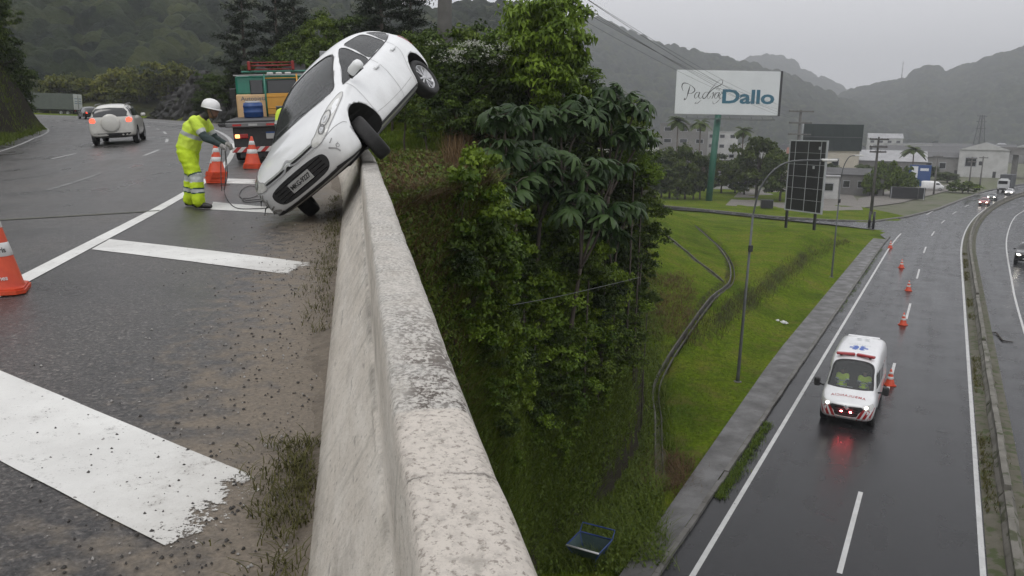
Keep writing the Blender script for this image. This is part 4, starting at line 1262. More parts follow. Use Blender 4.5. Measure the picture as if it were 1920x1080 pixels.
# ================================================================== THE HATCHBACK ON THE BARRIER
HR = np.array([[-0.17674049, 0.74443368, -0.64387988], [-0.91807723, -0.36051561, -0.16481108], [-0.35481966, 0.56200266, 0.74716532]])
HO = np.array([-2.06974159, 12.13338363, -0.25524613])
HK = 1.02
HM = Matrix([[*(HR[i] * HK), HO[i] * HK + (CZ if i == 2 else 0)] for i in range(3)] + [[0, 0, 0, 1]])
def make_hatch():
    M_W = white_paint('white hatchback paint')
    M_HREC = mat('handle recess', (.42, .42, .42), (.36, .36, .36), rough=.5)
    root = thing('hatchback_car', 'white hatchback tipped nose-down with its front wheel hung over the concrete barrier', 'car')
    root.matrix_world = HM
    T = [  # x, zb, w, zsh, wsh, za, wa, zc, wc, zt
        (2.010, .28, .50, .57, .49, .62, .45, .655, .32, .665),
        (1.975, .215, .68, .605, .67, .665, .61, .705, .44, .72),
        (1.88, .195, .785, .645, .775, .725, .71, .775, .53, .79),
        (1.72, .19, .835, .70, .82, .795, .745, .848, .57, .865),
        (1.45, .19, .855, .765, .84, .872, .765, .918, .60, .935),
        (1.15, .19, .855, .84, .835, .93, .755, .965, .60, .99),
        (.98, .19, .857, .87, .838, .955, .76, 1.01, .635, 1.05),
        (.62, .19, .858, .89, .842, .965, .775, 1.19, .655, 1.24),
        (.22, .19, .86, .90, .845, .975, .78, 1.345, .625, 1.40),
        (-.15, .19, .862, .91, .846, .985, .782, 1.425, .60, 1.485),
        (-.55, .19, .864, .925, .846, 1.0, .778, 1.445, .585, 1.515),
        (-.95, .19, .865, .945, .842, 1.02, .768, 1.425, .57, 1.50),
        (-1.30, .20, .862, .965, .83, 1.045, .745, 1.365, .555, 1.445),
        (-1.56, .22, .842, .97, .80, 1.055, .715, 1.27, .54, 1.355),
        (-1.74, .25, .80, .93, .755, 1.0, .69, 1.13, .54, 1.21),
        (-1.85, .28, .73, .84, .70, .91, .64, .98, .52, 1.02),
        (-1.905, .34, .60, .70, .58, .76, .54, .80, .42, .82)]
    solid = loft(car_rows(T), 2)
    bv = bvh_of(solid)
    # openings
    side_f = smooth_loop([(.84, .985), (.58, 1.10), (.30, 1.245), (.04, 1.345), (-.13, 1.37), (-.16, 1.2), (-.17, 1.015), (.25, 1.0), (.62, .985)], 3)
    side_r = smooth_loop([(-.23, 1.375), (-.55, 1.385), (-.88, 1.36), (-.98, 1.29), (-1.02, 1.2), (-1.03, 1.055), (-.60, 1.035), (-.24, 1.02), (-.225, 1.2)], 3)
    side_q = smooth_loop([(-1.07, 1.33), (-1.25, 1.285), (-1.42, 1.21), (-1.50, 1.15), (-1.30, 1.09), (-1.10, 1.07), (-1.075, 1.2)], 3)
    ws = smooth_loop([(1.10, 0), (1.09, .32), (1.035, .575), (.95, .65), (.70, .622), (.38, .582), (.12, .53), (.03, .36), (-.005, 0), (.03, -.36), (.12, -.53), (.38, -.582), (.70, -.622), (.95, -.65), (1.035, -.575), (1.09, -.32)], 2)
    rw = smooth_loop([(-.40, 1.33), (0, 1.36), (.40, 1.33), (.50, 1.23), (.52, 1.12), (.42, 1.06), (0, 1.045), (-.42, 1.06), (-.52, 1.12), (-.50, 1.23)], 2)
    CT = [(.80, .42, .62, .80, .66, .86, .66, 1.0, .58, 1.02), (.45, .42, .74, .85, .72, .93, .69, 1.13, .60, 1.17), (.05, .42, .75, .87, .74, .95, .70, 1.30, .56, 1.35), (-.5, .42, .76, .89, .745, .97, .70, 1.385, .53, 1.45),
          (-1.0, .42, .75, .91, .735, .99, .68, 1.35, .51, 1.42), (-1.35, .42, .70, .92, .69, 1.0, .64, 1.27, .48, 1.33), (-1.55, .45, .64, .92, .62, .98, .58, 1.16, .46, 1.22), (-1.68, .5, .55, .85, .54, .92, .5, 1.02, .42, 1.06)]
    cuts = [(loft(car_rows(CT), 1), 1)]
    for pl in (side_f, side_r, side_q):
        cuts.append((prism_cut(pl, 'L', .57, 1.1), 2)); cuts.append((prism_cut(pl, 'L', -1.1, -.57), 2))
    cuts.append((prism_cut([(a + .0013, b + .0021) for a, b in ws], 'T', .8031, 1.7973), 2))
    cuts.append((prism_cut([(a + .0017, b + .0011) for a, b in rw], 'B', -2.203, -1.307), 2))
    for x in (1.233, -1.233):
        cuts.append((cyl_cut((x, .315), (.405 if x > 0 else .375), .50, 1.1), 2)); cuts.append((cyl_cut((x, .315), (.405 if x > 0 else .375), -1.1, -.50), 2))
    body_me = carve(solid.copy(), cuts, [M_W, M_SEATS, M_WELL])
    body = link('body', body_me, root)
    for p in body_me.polygons: p.use_smooth = True
    md = body.modifiers.new('n', 'WEIGHTED_NORMAL'); md.keep_sharp = True
    patch(bv, ws, 'T', 'windscreen', M_WGLASS, root, lift=-.006, depth=.012, step=.1)
    for v in 'LR':
        for pl in (side_f, side_r, side_q): patch(bv, pl, v, 'side_window', M_SGLASS, root, lift=-.006, depth=.012, step=.1)
    patch(bv, rw, 'B', 'rear_window', M_SGLASS, root, lift=-.006, depth=.012, step=.1)
    # dark frames round the glass
    for pl, v in ((ws, 'T'),):
        strip(bv, pl + [pl[0]], v, 'windscreen_seal', M_BLACKPL, root, .026, .002)
    for v in 'LR':
        strip(bv, [(.86, .975), (.3, .985), (-.4, 1.01), (-1.1, 1.055), (-1.45, 1.11)], v, 'belt_moulding', M_BLACKPL, root, .016, .004)
    # doors: seams, handles, rub strips
    for v in 'LR':
        for ln in ([(.80, .96), (.83, .75), (.84, .45), (.80, .27)], [(-.19, 1.0), (-.22, .7), (-.2, .45), (-.17, .27)], [(-1.06, 1.04), (-1.06, .82), (-.96, .68), (-.84, .52), (-.80, .27)], [(.80, .265), (0, .262), (-.78, .265)]):
            strip(bv, ln, v, 'door_seam', M_SEAM, root, .009)
        strip(bv, [(.80, .42), (.4, .40), (-.2, .40), (-.75, .425)], v, 'rub_strip', M_SEAM, root, .006)
        for hx, hz_ in ((-.06, .86), (-.90, .90)):
            p, n = hitp(bv, hx, hz_, v)
            m = MB(); m.box(p + n * .02, (.19, .035, .038), None, .012); h = m.build('door_handle', M_W, root)
            m = MB(); m.box(p + n * .002 - Vector((0, 0, .012)), (.13, .02, .045), None, .008); m.build('handle_recess', M_HREC, root)
        strip(bv, [(1.95, .645), (1.82, .66), (1.66, .64), (1.6, .60)], v, 'bumper_seam', M_SEAM, root, .008)
    # front end
    grille = smooth_loop([(.46, .535), (.515, .49), (.515, .42), (.46, .345), (.33, .31), (0, .30), (-.33, .31), (-.46, .345), (-.515, .42), (-.515, .49), (-.46, .535), (-.28, .56), (0, .565), (.28, .56)], 2)
    patch(bv, grille, 'F', 'lower_grille', M_BLACKPL, root, lift=.004, depth=.03, step=.06)
    for zz in (.36, .41, .46, .51):
        strip(bv, [(-.44, zz), (0, zz), (.44, zz)], 'F', 'grille_bar', M_GLOSSBLK, root, .014, .009)
    upper = [(-.46, .675), (-.20, .675), (0, .67), (.20, .675), (.46, .675), (.46, .635), (.2, .63), (0, .625), (-.2, .63), (-.46, .635)]
    patch(bv, upper, 'F', 'upper_grille', M_BLACKPL, root, lift=.004, depth=.02, step=.06)
    for zz, dz in ((.678, 1), (.632, -1)):
        strip(bv, [(-.47, zz + .006), (-.20, zz), (-.09, zz + .01), (0, zz + .045), (.09, zz + .01), (.20, zz), (.47, zz + .006)], 'F', 'chevron', M_CHROME, root, .026, .013)
    p, n = hitp(bv, 0, .43, 'F')
    m = MB(); m.box(p + n * .012, (.012, .40, .13), None, .004); plate = m.build('licence_plate', M_PLATE, root)
    tm = text_mesh('MKG-9227', .086, .002, .0012, spacing=.92)
    tm.transform(Matrix.Translation(p + n * .020) @ Matrix(((0, 0, 1, 0), (1, 0, 0, 0), (0, 1, 0, 0), (0, 0, 0, 1)))); tm.materials.append(M_INK)
    link('lettering', tm, plate)
    # headlamps wrap from the nose over the wing
    for v, sg in (('F', 1), ('F', -1)):
        ol = smooth_loop([(sg * .47, .628), (sg * .58, .622), (sg * .70, .665), (sg * .785, .755), (sg * .80, .86), (sg * .77, .918), (sg * .705, .89), (sg * .64, .81), (sg * .565, .74), (sg * .48, .70)], 3)
        if sg < 0: ol = ol[::-1]
        hl_ = patch(bv, ol, v, 'headlamp', M_LAMPGLASS, root, lift=.006, depth=.02, step=.05)
        strip(bv, ol + [ol[0]], v, 'lamp_seal', M_SEAM, hl_, .010, .008)
        for (a, b, r_) in ((.70, .80, .055), (.655, .735, .04)):
            ring = [(sg * a + r_ * math.cos(q * math.pi / 8), b + r_ * math.sin(q * math.pi / 8)) for q in range(17)]
            strip(bv, ring, v, 'lamp_reflector', M_GREYINK, hl_, .016, .009)
            strip(bv, [(sg * a + r_ * .4 * math.cos(q * math.pi / 4), b + r_ * .4 * math.sin(q * math.pi / 4)) for q in range(9)], v, 'lamp_reflector', M_CHROME, hl_, .02, .010)
        # fog lamp scoop and daylight strip
        strip(bv, [(sg * .62, .52), (sg * .68, .46), (sg * .70, .40)], v, 'bumper_recess', M_SEAM, root, .02, .004)
    # sponsor marks on the left corner of the bumper
    strip(bv, [(.665, .555), (.69, .568), (.715, .585)], 'F', 'lettering', M_SEAM, root, .012, .004)
    strip(bv, [(.715 + .016 * math.cos(q * math.pi / 8), .475 + .022 * math.sin(q * math.pi / 8)) for q in range(17)], 'F', 'emblem', M_SEAM, root, .008, .004)
    strip(bv, [(.69, .462), (.705, .478), (.722, .492), (.738, .50)], 'F', 'emblem', M_SEAM, root, .007, .004)
    # crash marks: cracked bumper corner, loose trim, scrapes on the low side
    M_SCR = mat('scraped plastic', (.30, .29, .27), (.14, .13, .12), rough=.8, scale=30)
    for ln, w_ in (([(-.62, .60), (-.68, .55), (-.66, .48), (-.71, .42)], .014), ([(-.70, .56), (-.74, .50), (-.72, .44)], .03), ([(-.55, .30), (-.64, .34), (-.72, .33)], .035), ([(-.60, .40), (-.70, .38)], .018), ([(-.66, .62), (-.72, .585)], .02)):
        strip(bv, ln, 'F', 'scrape', M_SCR, root, w_, .0045)
    for a_, b_ in (((1.86, -.70, .56), (1.80, -.90, .50)), ((1.84, -.72, .46), (1.86, -.92, .38)), ((1.80, -.74, .40), (1.74, -.88, .30))):
        MB().tube([a_, tuple((Vector(a_) + Vector(b_)) / 2 + Vector((.03, 0, .02))), b_], [.012, .009, .004], 5).build('loose_trim', M_BLACKPL, root)
    # lower skirts
    for v in 'LR':
        patch(bv, [(.84, .255), (-.84, .255), (-.84, .19), (.84, .19)], v, 'sill', M_BLACKPL, root, lift=.005, depth=.02, step=.15)
        strip(bv, [(1.98, .265), (1.85, .25), (1.66, .245)], v, 'front_lip', M_BLACKPL, root, .05, .006)
    strip(bv, [(-.60, .262), (-.3, .25), (0, .247), (.3, .25), (.60, .262)], 'F', 'front_lip', M_BLACKPL, root, .05, .006)
    # tail
    for v in 'LR':
        patch(bv, smooth_loop([(-1.55, 1.0), (-1.66, .97), (-1.80, .90), (-1.84, .80), (-1.76, .76), (-1.66, .83), (-1.58, .92)], 3), v, 'tail_lamp', M_REDLAMP, root, lift=.006, depth=.02, step=.07)
        strip(bv, [(-1.62, .80), (-1.66, .66), (-1.60, .50)], v, 'bumper_seam', M_SEAM, root, .009)
    # mirrors
    for sg in (1,):
        m = MB(); m.box((.70, sg * .975, 1.03), (.15, .235, .145), Matrix.Rotation(R(8 * sg), 3, 'X'), .058); m.sm = [True] * len(m.f)
        mir = m.build('mirror', M_W, root)
        m = MB(); m.tube([(.72, sg * .84, .985), (.715, sg * .90, .99), (.70, sg * .95, 1.0)], [.035, .03, .035], 8); m.box((.70, sg * .96, .965), (.10, .17, .02), None, .008); m.build('mirror_arm', M_BLACKPL, mir)
        m = MB(); m.box((.615, sg * .975, 1.035), (.012, .16, .10), None, .004); m.build('mirror_glass', M_DGLASS, mir)
    # wipers
    for y0, y1 in ((.45, -.10), (-.08, -.52)):
        strip(bv, [(1.0 - .03, y0), (.985, (y0 + y1) / 2), (.955, y1)], 'T', 'wiper', M_BLACKPL, root, .02, .014)
    # cabin
    seat(root, .05, .36, M_SEATS); seat(root, .05, -.36, M_SEATS)
    m = MB(); m.box((-.95, 0, .48), (.5, 1.25, .16), None, .06); m.box((-1.25, 0, .78), (.16, 1.25, .52), Matrix.Rotation(R(-20), 3, 'Y'), .06); m.build('rear_bench', M_SEATS, root)
    m = MB(); m.box((.74, 0, .86), (.26, 1.2, .16), Matrix.Rotation(R(12), 3, 'Y'), .06); m.build('dashboard', M_BLACKPL, root)
    m = MB(); m.lathe([(.165, -.015), (.18, 0), (.165, .015), (.15, 0), (.165, -.015)], 20, Matrix.Rotation(R(68), 3, 'Y'), (.50, .36, .90)); m.box((.50, .36, .90), (.03, .30, .05), Matrix.Rotation(R(-22), 3, 'Y'), .01); m.build('steering_wheel', M_BLACKPL, root)
    # underside
    m = MB(); m.box((0, 0, .20), (3.3, 1.1, .06), None, .02); m.tube([(1.2, .2, .16), (.3, .15, .15), (-1.0, .25, .17), (-1.8, .45, .22)], .035, 8); m.box((1.25, 0, .26), (.35, 1.25, .10), None, .03); m.build('underbody', M_BLACKPL, root)
    # wheels: front pair hanging on their springs and steered
    wheel(root, (1.233, .735, .245), .31, .195, .215, 1, steer=R(30))
    wheel(root, (1.233, -.735, .235), .31, .195, .215, -1, steer=R(30))
    wheel(root, (-1.233, .735, .27), .31, .195, .215, 1)
    wheel(root, (-1.233, -.735, .27), .31, .195, .215, -1)
    for sg in (1, -1):
        MB().tube([(1.24, sg * .42, .30), (1.235, sg * .68, .25)], .03, 8).build('suspension_arm', M_BLACKPL, root)
        MB().tube([(1.2, sg * .55, .28), (1.2, sg * .52, .62)], .05, 8).build('suspension_strut', M_BLACKPL, root)
    return root, bv
HATCH, HATCH_BV = make_hatch()
# ================================================================== THINGS ON THE UPPER ROAD
M_ORANGE = mat('cone orange', (.62, .075, .022), (.50, .05, .018), rough=.45, scale=7, bump=.1, bscale=60)
M_CBAND = mat('cone band', (.70, .70, .69), (.55, .55, .54), rough=.4, scale=9)
def cone_mesh():
    R_ = lambda z: .205 + (.028 - .205) * (z - .05) / .70
    m = MB(); c = .06; h = .23
    oc = [(h - c, -h), (h, -h + c), (h, h - c), (h - c, h), (-h + c, h), (-h, h - c), (-h, -h + c), (-h + c, -h)]
    m.prism(oc, 0, .03); m.prism([(x * .94, y * .94) for x, y in oc], .03, .045)
    base = m.mesh('base', M_ORANGE)
    m = MB(); m.lathe([(R_(.045) + .004, .045), (R_(.06), .06), (R_(.3), .3), (R_(.55), .55), (R_(.73), .73), (R_(.75) * .8, .75), (.012, .75), (.010, .6)], 28)
    body = m.mesh('body', M_ORANGE)
    bands = []
    for z0, z1 in ((.30, .41), (.53, .63)):
        m = MB(); m.lathe([(R_(z0) + .001, z0), (R_(z0) + .003, z0 + .002), (R_(z1) + .003, z1 - .002), (R_(z1) + .001, z1)], 28)
        bands.append(m.mesh('band', M_CBAND))
    return base, body, bands
CONE = cone_mesh()
def cone(loc, label, group, rz=0.0, tilt=(0, 0), scale=1.0):
    t = thing('traffic_cone', label, 'traffic cone', loc, rz, group)
    t.rotation_euler = (tilt[0], tilt[1], rz); t.scale = (scale,) * 3
    link('base', CONE[0], t); link('body', CONE[1], t)
    for b in CONE[2]: link('band', b, t)
    return t
def road_slope():
    return -math.atan(.0)
s, t = RH(-6, 547)
c0 = cone(RD(s, t, .007), 'large orange cone with white bands standing on the white edge line', None, R(24))
for txt, z, mt, sz in (('arteris', .352, M_INK, .06), ('cones', .13, M_CBAND, .05)):
    me = text_mesh(txt, sz, .0015, .0006)
    me.transform(Matrix.Rotation(R(90), 4, 'X'))
    rr = .205 + (.028 - .205) * (z - .05) / .70 + .005
    for v in me.vertices:       # wrap round the cone
        th = v.co.x / rr
        r_ = .205 + (.028 - .205) * (z + v.co.z - .05) / .70 + .005 - v.co.y
        v.co = Vector((r_ * math.sin(th), -r_ * math.cos(th), z + v.co.z))
    me.transform(Matrix.Rotation(R(18), 4, 'Z')); me.materials.append(mt)
    link('lettering', me, c0)
s, t = RH(404, 343)
for k in range(6):
    cone(RD(s, t, .007 + .038 * k) + Vector((rnd.uniform(-.012, .012) + .006 * k, rnd.uniform(-.01, .01), 0)), 'orange cone nested in the stack beside the worker', 'stack of cones beside the worker', R(30 + rnd.uniform(-8, 8)), scale=.80)
s, t = RH(474, 316)
for k in range(3):
    cone(RD(s, t, .007 + .042 * k), 'orange cone nested in the stack behind the tow truck', 'stack of cones behind the tow truck', R(12 + rnd.uniform(-8, 8)), scale=.92)

# ---------------------------------------------------------------- people
from mathutils import noise as mnoise
M_LIME = mat('lime work jacket', (.60, .76, .075), (.50, .66, .05), rough=.75, scale=9, bump=.5, bscale=22)
M_LIME2 = mat('lime work trousers', (.54, .72, .02), (.44, .60, .015), rough=.75, scale=9, bump=.6, bscale=16)
M_REFL = mat('reflective tape', (.48, .50, .49), (.40, .42, .41), rough=.35, scale=20)
M_TAPEDK = mat('dark green trim', (.02, .06, .05), (.03, .07, .06), rough=.7)
M_SLEEVE = mat('dark green sleeve', (.028, .045, .045), (.04, .06, .058), rough=.8, scale=12, bump=.4, bscale=20)
M_GLOVE = mat('work glove', (.34, .33, .31), (.24, .23, .22), rough=.85, scale=20)
M_BOOT = mat('black boot', (.016, .016, .017), (.03, .028, .026), rough=.5, scale=14)
M_SKIN = mat('skin', (.16, .085, .055), (.13, .07, .045), rough=.55, scale=8)
M_HAIR = mat('dark hair', (.012, .011, .010), (.02, .018, .016), rough=.7, scale=40)
M_HELM = mat('white helmet shell', (.74, .74, .73), (.66, .66, .65), rough=.3, scale=6, coat=.3)
def ell_loft(m, rings, n=14):
    """rings: (centre, rx, ry, tilt about y)"""
    b = len(m.v)
    for c, rx, ry, tl in rings:
        for k in range(n):
            a = 2 * math.pi * k / n
            p = Vector((rx * math.cos(a), ry * math.sin(a), 0)); p.rotate(Matrix.Rotation(tl, 3, 'Y'))
            m.v.append(tuple(Vector(c) + p))
    for i in range(len(rings) - 1):
        for k in range(n):
            k2 = (k + 1) % n
            m.f.append((b + i * n + k, b + i * n + k2, b + (i + 1) * n + k2, b + (i + 1) * n + k)); m.m.append(0); m.sm.append(True)
    m.f.append(tuple(b + k for k in reversed(range(n)))); m.m.append(0); m.sm.append(True)
    e = b + (len(rings) - 1) * n
    m.f.append(tuple(e + k for k in range(n))); m.m.append(0); m.sm.append(True)
def ball(m, c, r, s=(1, 1, 1)):
    m.lathe([(max(1e-4, r * math.sin(q * math.pi / 8)), -r * math.cos(q * math.pi / 8)) for q in range(9)], 12, Matrix.Diagonal(Vector(s)), c)
def limb(m, pts, rs):
    P = smooth_loop([tuple(p) for p in pts], 4, closed=False)
    rr = [x[0] for x in smooth_loop([(r,) for r in rs], 4, closed=False)]
    m.tube(P, rr, 12)
    for p, r in ((pts[0], rs[0]), (pts[-1], rs[-1])): ball(m, p, r)
def voxel(m, name, size, smooth=3):
    o = link('tmp', m.mesh(name, []))
    md = o.modifiers.new('r', 'REMESH'); md.mode = 'VOXEL'; md.voxel_size = size
    sm = o.modifiers.new('s', 'SMOOTH'); sm.iterations = smooth; sm.factor = .5
    me = eval_mesh(o); bpy.data.objects.remove(o)
    me.polygons.foreach_set('use_smooth', [True] * len(me.polygons))
    return me
def seg_t(p, a, b):
    v = b - a; t = max(0, min(1, (p - a).dot(v) / v.length_squared)); return t, (p - (a + v * t)).length
def hand(parent, wrist, direc, side, mt):
    """palm, four unequal fingers and a thumb, curled round something"""
    d = Vector(direc).normalized(); sd = Vector((0, side, 0)); sd = (sd - d * sd.dot(d)).normalized(); up = sd.cross(d) * side
    if up.z < 0: up = -up
    w = Vector(wrist); m = MB()
    limb(m, [w, w + d * .035, w + d * .085], [.026, .036, .036])
    for k, (ln, off) in enumerate(((.068, .032), (.078, .011), (.073, -.011), (.058, -.031))):
        b = w + d * .09 + sd * off
        k1 = b + (d * .85 - up * .5).normalized() * ln * .45; k2 = k1 + (d * .25 - up * 1).normalized() * ln * .35; k3 = k2 + (-d * .6 - up * .8).normalized() * ln * .28
        limb(m, [b - d * .02, b, k1, k2, k3], [.0105, .0105, .0098, .009, .0082])
    b = w + d * .035 - sd * .032
    limb(m, [b, b + (d * .6 - sd * .75 - up * .3).normalized() * .035, b + (d * .75 - sd * .5 - up * .8).normalized() * .068], [.0135, .012, .0095])
    me = voxel(m, 'hand', .0052, 1); me.materials.append(mt)
    return link('hand', me, parent)
def person(name, label, J, loc, rz, helmet=True, legs=True, vox=.016, vest=False, group=None):
    """J: joints in metres, x ahead, y left, z up"""
    root = thing(name, label, 'person', loc, rz, group)
    v = {k: Vector(p) for k, p in J.items()}
    m = MB()
    pel, che, nek, hd = v['pelvis'], v['chest'], v['neck'], v['head']
    lean = lambda a, b: math.atan2((b - a).x, (b - a).z)
    t1 = lean(pel, che); t2 = lean(che, nek)
    ell_loft(m, [(pel + (che - pel) * -.28, .10, .13, t1), (pel + (che - pel) * -.12, .135, .175, t1), (pel, .168, .20, t1), (pel.lerp(che, .35), .166, .20, t1), (pel.lerp(che, .7), .170, .208, t1), (che, .168, .22, (t1 + t2) / 2), (che.lerp(nek, .45), .135, .21, t2), (che.lerp(nek, .75), .09, .16, t2), (che.lerp(nek, .95), .065, .085, t2)])
    limb(m, [che.lerp(nek, .85), nek, hd - Vector((.01, 0, .05))], [.062, .056, .058])
    for sd in ('r', 'l'):
        sg = -1 if sd == 'r' else 1
        sh, el, wr = v['sh_' + sd], v['el_' + sd], v['wr_' + sd]
        limb(m, [sh + Vector((0, -sg * .05, -.01)), sh, sh.lerp(el, .5), el, el.lerp(wr, .45), wr], [.078, .084, .076, .062, .055, .038])
        if legs:
            hp, kn, an = v['hip_' + sd], v['kn_' + sd], v['an_' + sd]
            limb(m, [hp + Vector((0, 0, .05)), hp, hp.lerp(kn, .5), kn, kn.lerp(an, .35), an], [.115, .128, .120, .104, .104, .098])
    ell = [(hd + Vector((.012, 0, -.115)), .045, .042, 0), (hd + Vector((.022, 0, -.085)), .075, .058, 0), (hd + Vector((.012, 0, -.03)), .093, .072, 0), (hd + Vector((.002, 0, .03)), .098, .076, 0), (hd + Vector((-.006, 0, .08)), .085, .066, 0), (hd + Vector((-.008, 0, .112)), .045, .036, 0)]
    ell_loft(m, ell, 16)
    ball(m, hd + Vector((.102, 0, -.02)), .017, (1.2, .8, 1.5)); ball(m, hd + Vector((.085, 0, -.068)), .018, (1, 1.5, .6))
    for sg in (-1, 1): ball(m, hd + Vector((-.005, sg * .076, -.01)), .026, (.8, .35, 1.2))
    me = voxel(m, 'body', vox, 2)
    nz_ = [v_.normal.copy() for v_ in me.vertices]
    for v_, nn in zip(me.vertices, nz_):          # cloth folds, running round the limbs
        if (v_.co - hd).length > .19:
            c_ = v_.co
            v_.co = c_ + nn * (.010 * mnoise.noise(Vector((c_.x * 7, c_.y * 7, c_.z * 19))) + .008 * mnoise.noise(Vector((c_.x * 13 + 5, c_.y * 13, c_.z * 9))))
    for x in (M_LIME, M_LIME2, M_REFL, M_TAPEDK, M_SLEEVE, M_SKIN, M_HAIR): me.materials.append(x)
    idx = []
    for p in me.polygons:
        c = p.center; best = None
        segs = [('torso', pel - Vector((0, 0, .1)), nek, .16), ('head', nek.lerp(hd, .3), hd + Vector((0, 0, .08)), .09)]
        for sd in 'rl':
            segs += [('uarm', v['sh_' + sd], v['el_' + sd], .065), ('farm', v['el_' + sd], v['wr_' + sd], .045)]
            if legs: segs += [('thigh', v['hip_' + sd], v['kn_' + sd], .095), ('shin', v['kn_' + sd], v['an_' + sd], .07)]
        for nm, a, b, r_ in segs:
            t, d = seg_t(c, a, b)
            if best is None or d - r_ < best[0]: best = (d - r_, nm, t, (c - a).dot((b - a).normalized()) / (b - a).length)
        nm, t = best[1], best[2]
        if c.z > nek.z + .035 or (c - hd).length < .165: nm = 'head'
        if nm == 'torso':
            k = .0 if c.z > pel.z + .10 else 1
            zz = (c - pel).dot((che - pel).normalized()) / (che - pel).length
            idx.append(2 if .62 < zz < .80 else (0 if zz > .12 else 1))
            if (c - nek).length < .07: idx[-1] = 5
        elif nm == 'head': idx.append(5 if c.x > hd.x - .02 and c.z < hd.z + .07 else 6)
        elif nm == 'uarm': idx.append(2 if .58 < t < .80 else (0 if t <= .8 else 4))
        elif nm == 'farm': idx.append(4)
        elif nm == 'thigh': idx.append(1 if t < .86 else (3 if t < .91 else 2))
        else: idx.append(2 if t < .05 else 3 if t < .10 else 1 if t < .45 else 3 if t < .50 else 2 if t < .64 else 3 if t < .69 else 1)
    me.polygons.foreach_set('material_index', idx)
    body = link('body', me, root)
    # eyes
    for sg in (-1, 1):
        e = MB(); ball(e, hd + Vector((.088, sg * .031, .008)), .0105); e.build('eye', M_INK, root)
    if helmet:
        h = MB(); HC = hd + Vector((.0, 0, .035))
        Mh = Matrix.Rotation(R(12), 3, 'Y')
        h.lathe([(.112, -.012), (.119, -.006), (.121, .02), (.117, .055), (.102, .092), (.070, .122), (.034, .136), (.0001, .139)], 24, Mh @ Matrix.Diagonal(Vector((1.14, .95, 1))), HC)
        hm = h.build('helmet', M_HELM, root)
        hb = MB(); hb.lathe([(.110, -.012), (.128, -.014), (.130, -.008), (.118, .004)], 24, Mh @ Matrix.Diagonal(Vector((1.2, .95, 1))), HC + Vector((.014, 0, 0))); hb.build('helmet_brim', M_HELM, hm)
        st = MB(); 
        for sg in (-1, 1): st.tube([HC + Vector((.02, sg * .105, -.01)), HC + Vector((.045, sg * .075, -.10)), HC + Vector((.06, sg * .02, -.165))], .006, 6)
        st.build('chin_strap', M_BOOT, hm)
    for sd, sg in (('r', -1), ('l', 1)):
        hand(root, v['wr_' + sd], v['wr_' + sd] - v['el_' + sd], sg, M_GLOVE)
        if legs:
            an = v['an_' + sd]; tw = v.get('toe_' + sd, an + Vector((.2, 0, -.08)))
            b = MB(); f = Vector((tw.x - an.x, tw.y - an.y, 0)).normalized(); sdv = Vector((-f.y, f.x, 0))
            z0 = an.z - .105
            def q(a, w_, z): return an + f * a + sdv * w_ + Vector((0, 0, z0 - an.z + z))
            limb(b, [an + Vector((0, 0, .10)), an, q(0, 0, .06)], [.062, .058, .055])
            limb(b, [q(-.045, 0, .042), q(.05, 0, .045), q(.13, 0, .04), q(.19, 0, .034)], [.042, .046, .046, .034])
            bme = voxel(b, 'boot', .012, 2)
            for vv in bme.vertices: vv.co.z = max(vv.co.z, z0)
            bme.materials.append(M_BOOT); link('boot', bme, root)
    return root
s, t = RH(370, 389)
WK = RD(s, t, .007)
K_ = 1.0
worker = person('person', 'road worker in lime reflective overalls and white helmet holding a cable beside the stacked cones', dict(
    pelvis=(-.10, 0, .87), chest=(.03, 0, 1.18), neck=(.17, 0, 1.355), head=(.285, 0, 1.455),
    sh_r=(.105, -.185, 1.29), el_r=(.26, -.235, 1.065), wr_r=(.455, -.20, .955), sh_l=(.115, .185, 1.29), el_l=(.23, .235, 1.05), wr_l=(.42, .17, .97),
    hip_r=(-.09, -.095, .82), kn_r=(.055, -.13, .46), an_r=(.085, -.15, .105), toe_r=(.28, -.19, 0),
    hip_l=(-.10, .095, .82), kn_l=(-.12, .14, .46), an_l=(-.17, .16, .105), toe_l=(.02, .19, 0)), WK, 0.0, vox=.0105)
w2xy = atY(548, 300, 14.0)
s2, t2 = ST(w2xy.x, w2xy.y)
worker2 = person('person', 'second road worker in lime jacket standing behind the tipped hatchback', dict(
    pelvis=(-.02, 0, .93), chest=(.05, 0, 1.25), neck=(.17, 0, 1.44), head=(.28, 0, 1.53),
    sh_r=(.10, -.19, 1.38), el_r=(.18, -.26, 1.12), wr_r=(.36, -.18, 1.02), sh_l=(.10, .19, 1.38), el_l=(.18, .26, 1.12), wr_l=(.30, .18, 1.05),
    hip_r=(-.02, -.095, .88), kn_r=(.03, -.12, .49), an_r=(0, -.13, .105), toe_r=(.2, -.16, 0), hip_l=(-.02, .095, .88), kn_l=(.03, .12, .49), an_l=(0, .13, .105), toe_l=(.2, .16, 0)),
    RD(float(s2[0]), float(t2[0]), .007), R(-60))
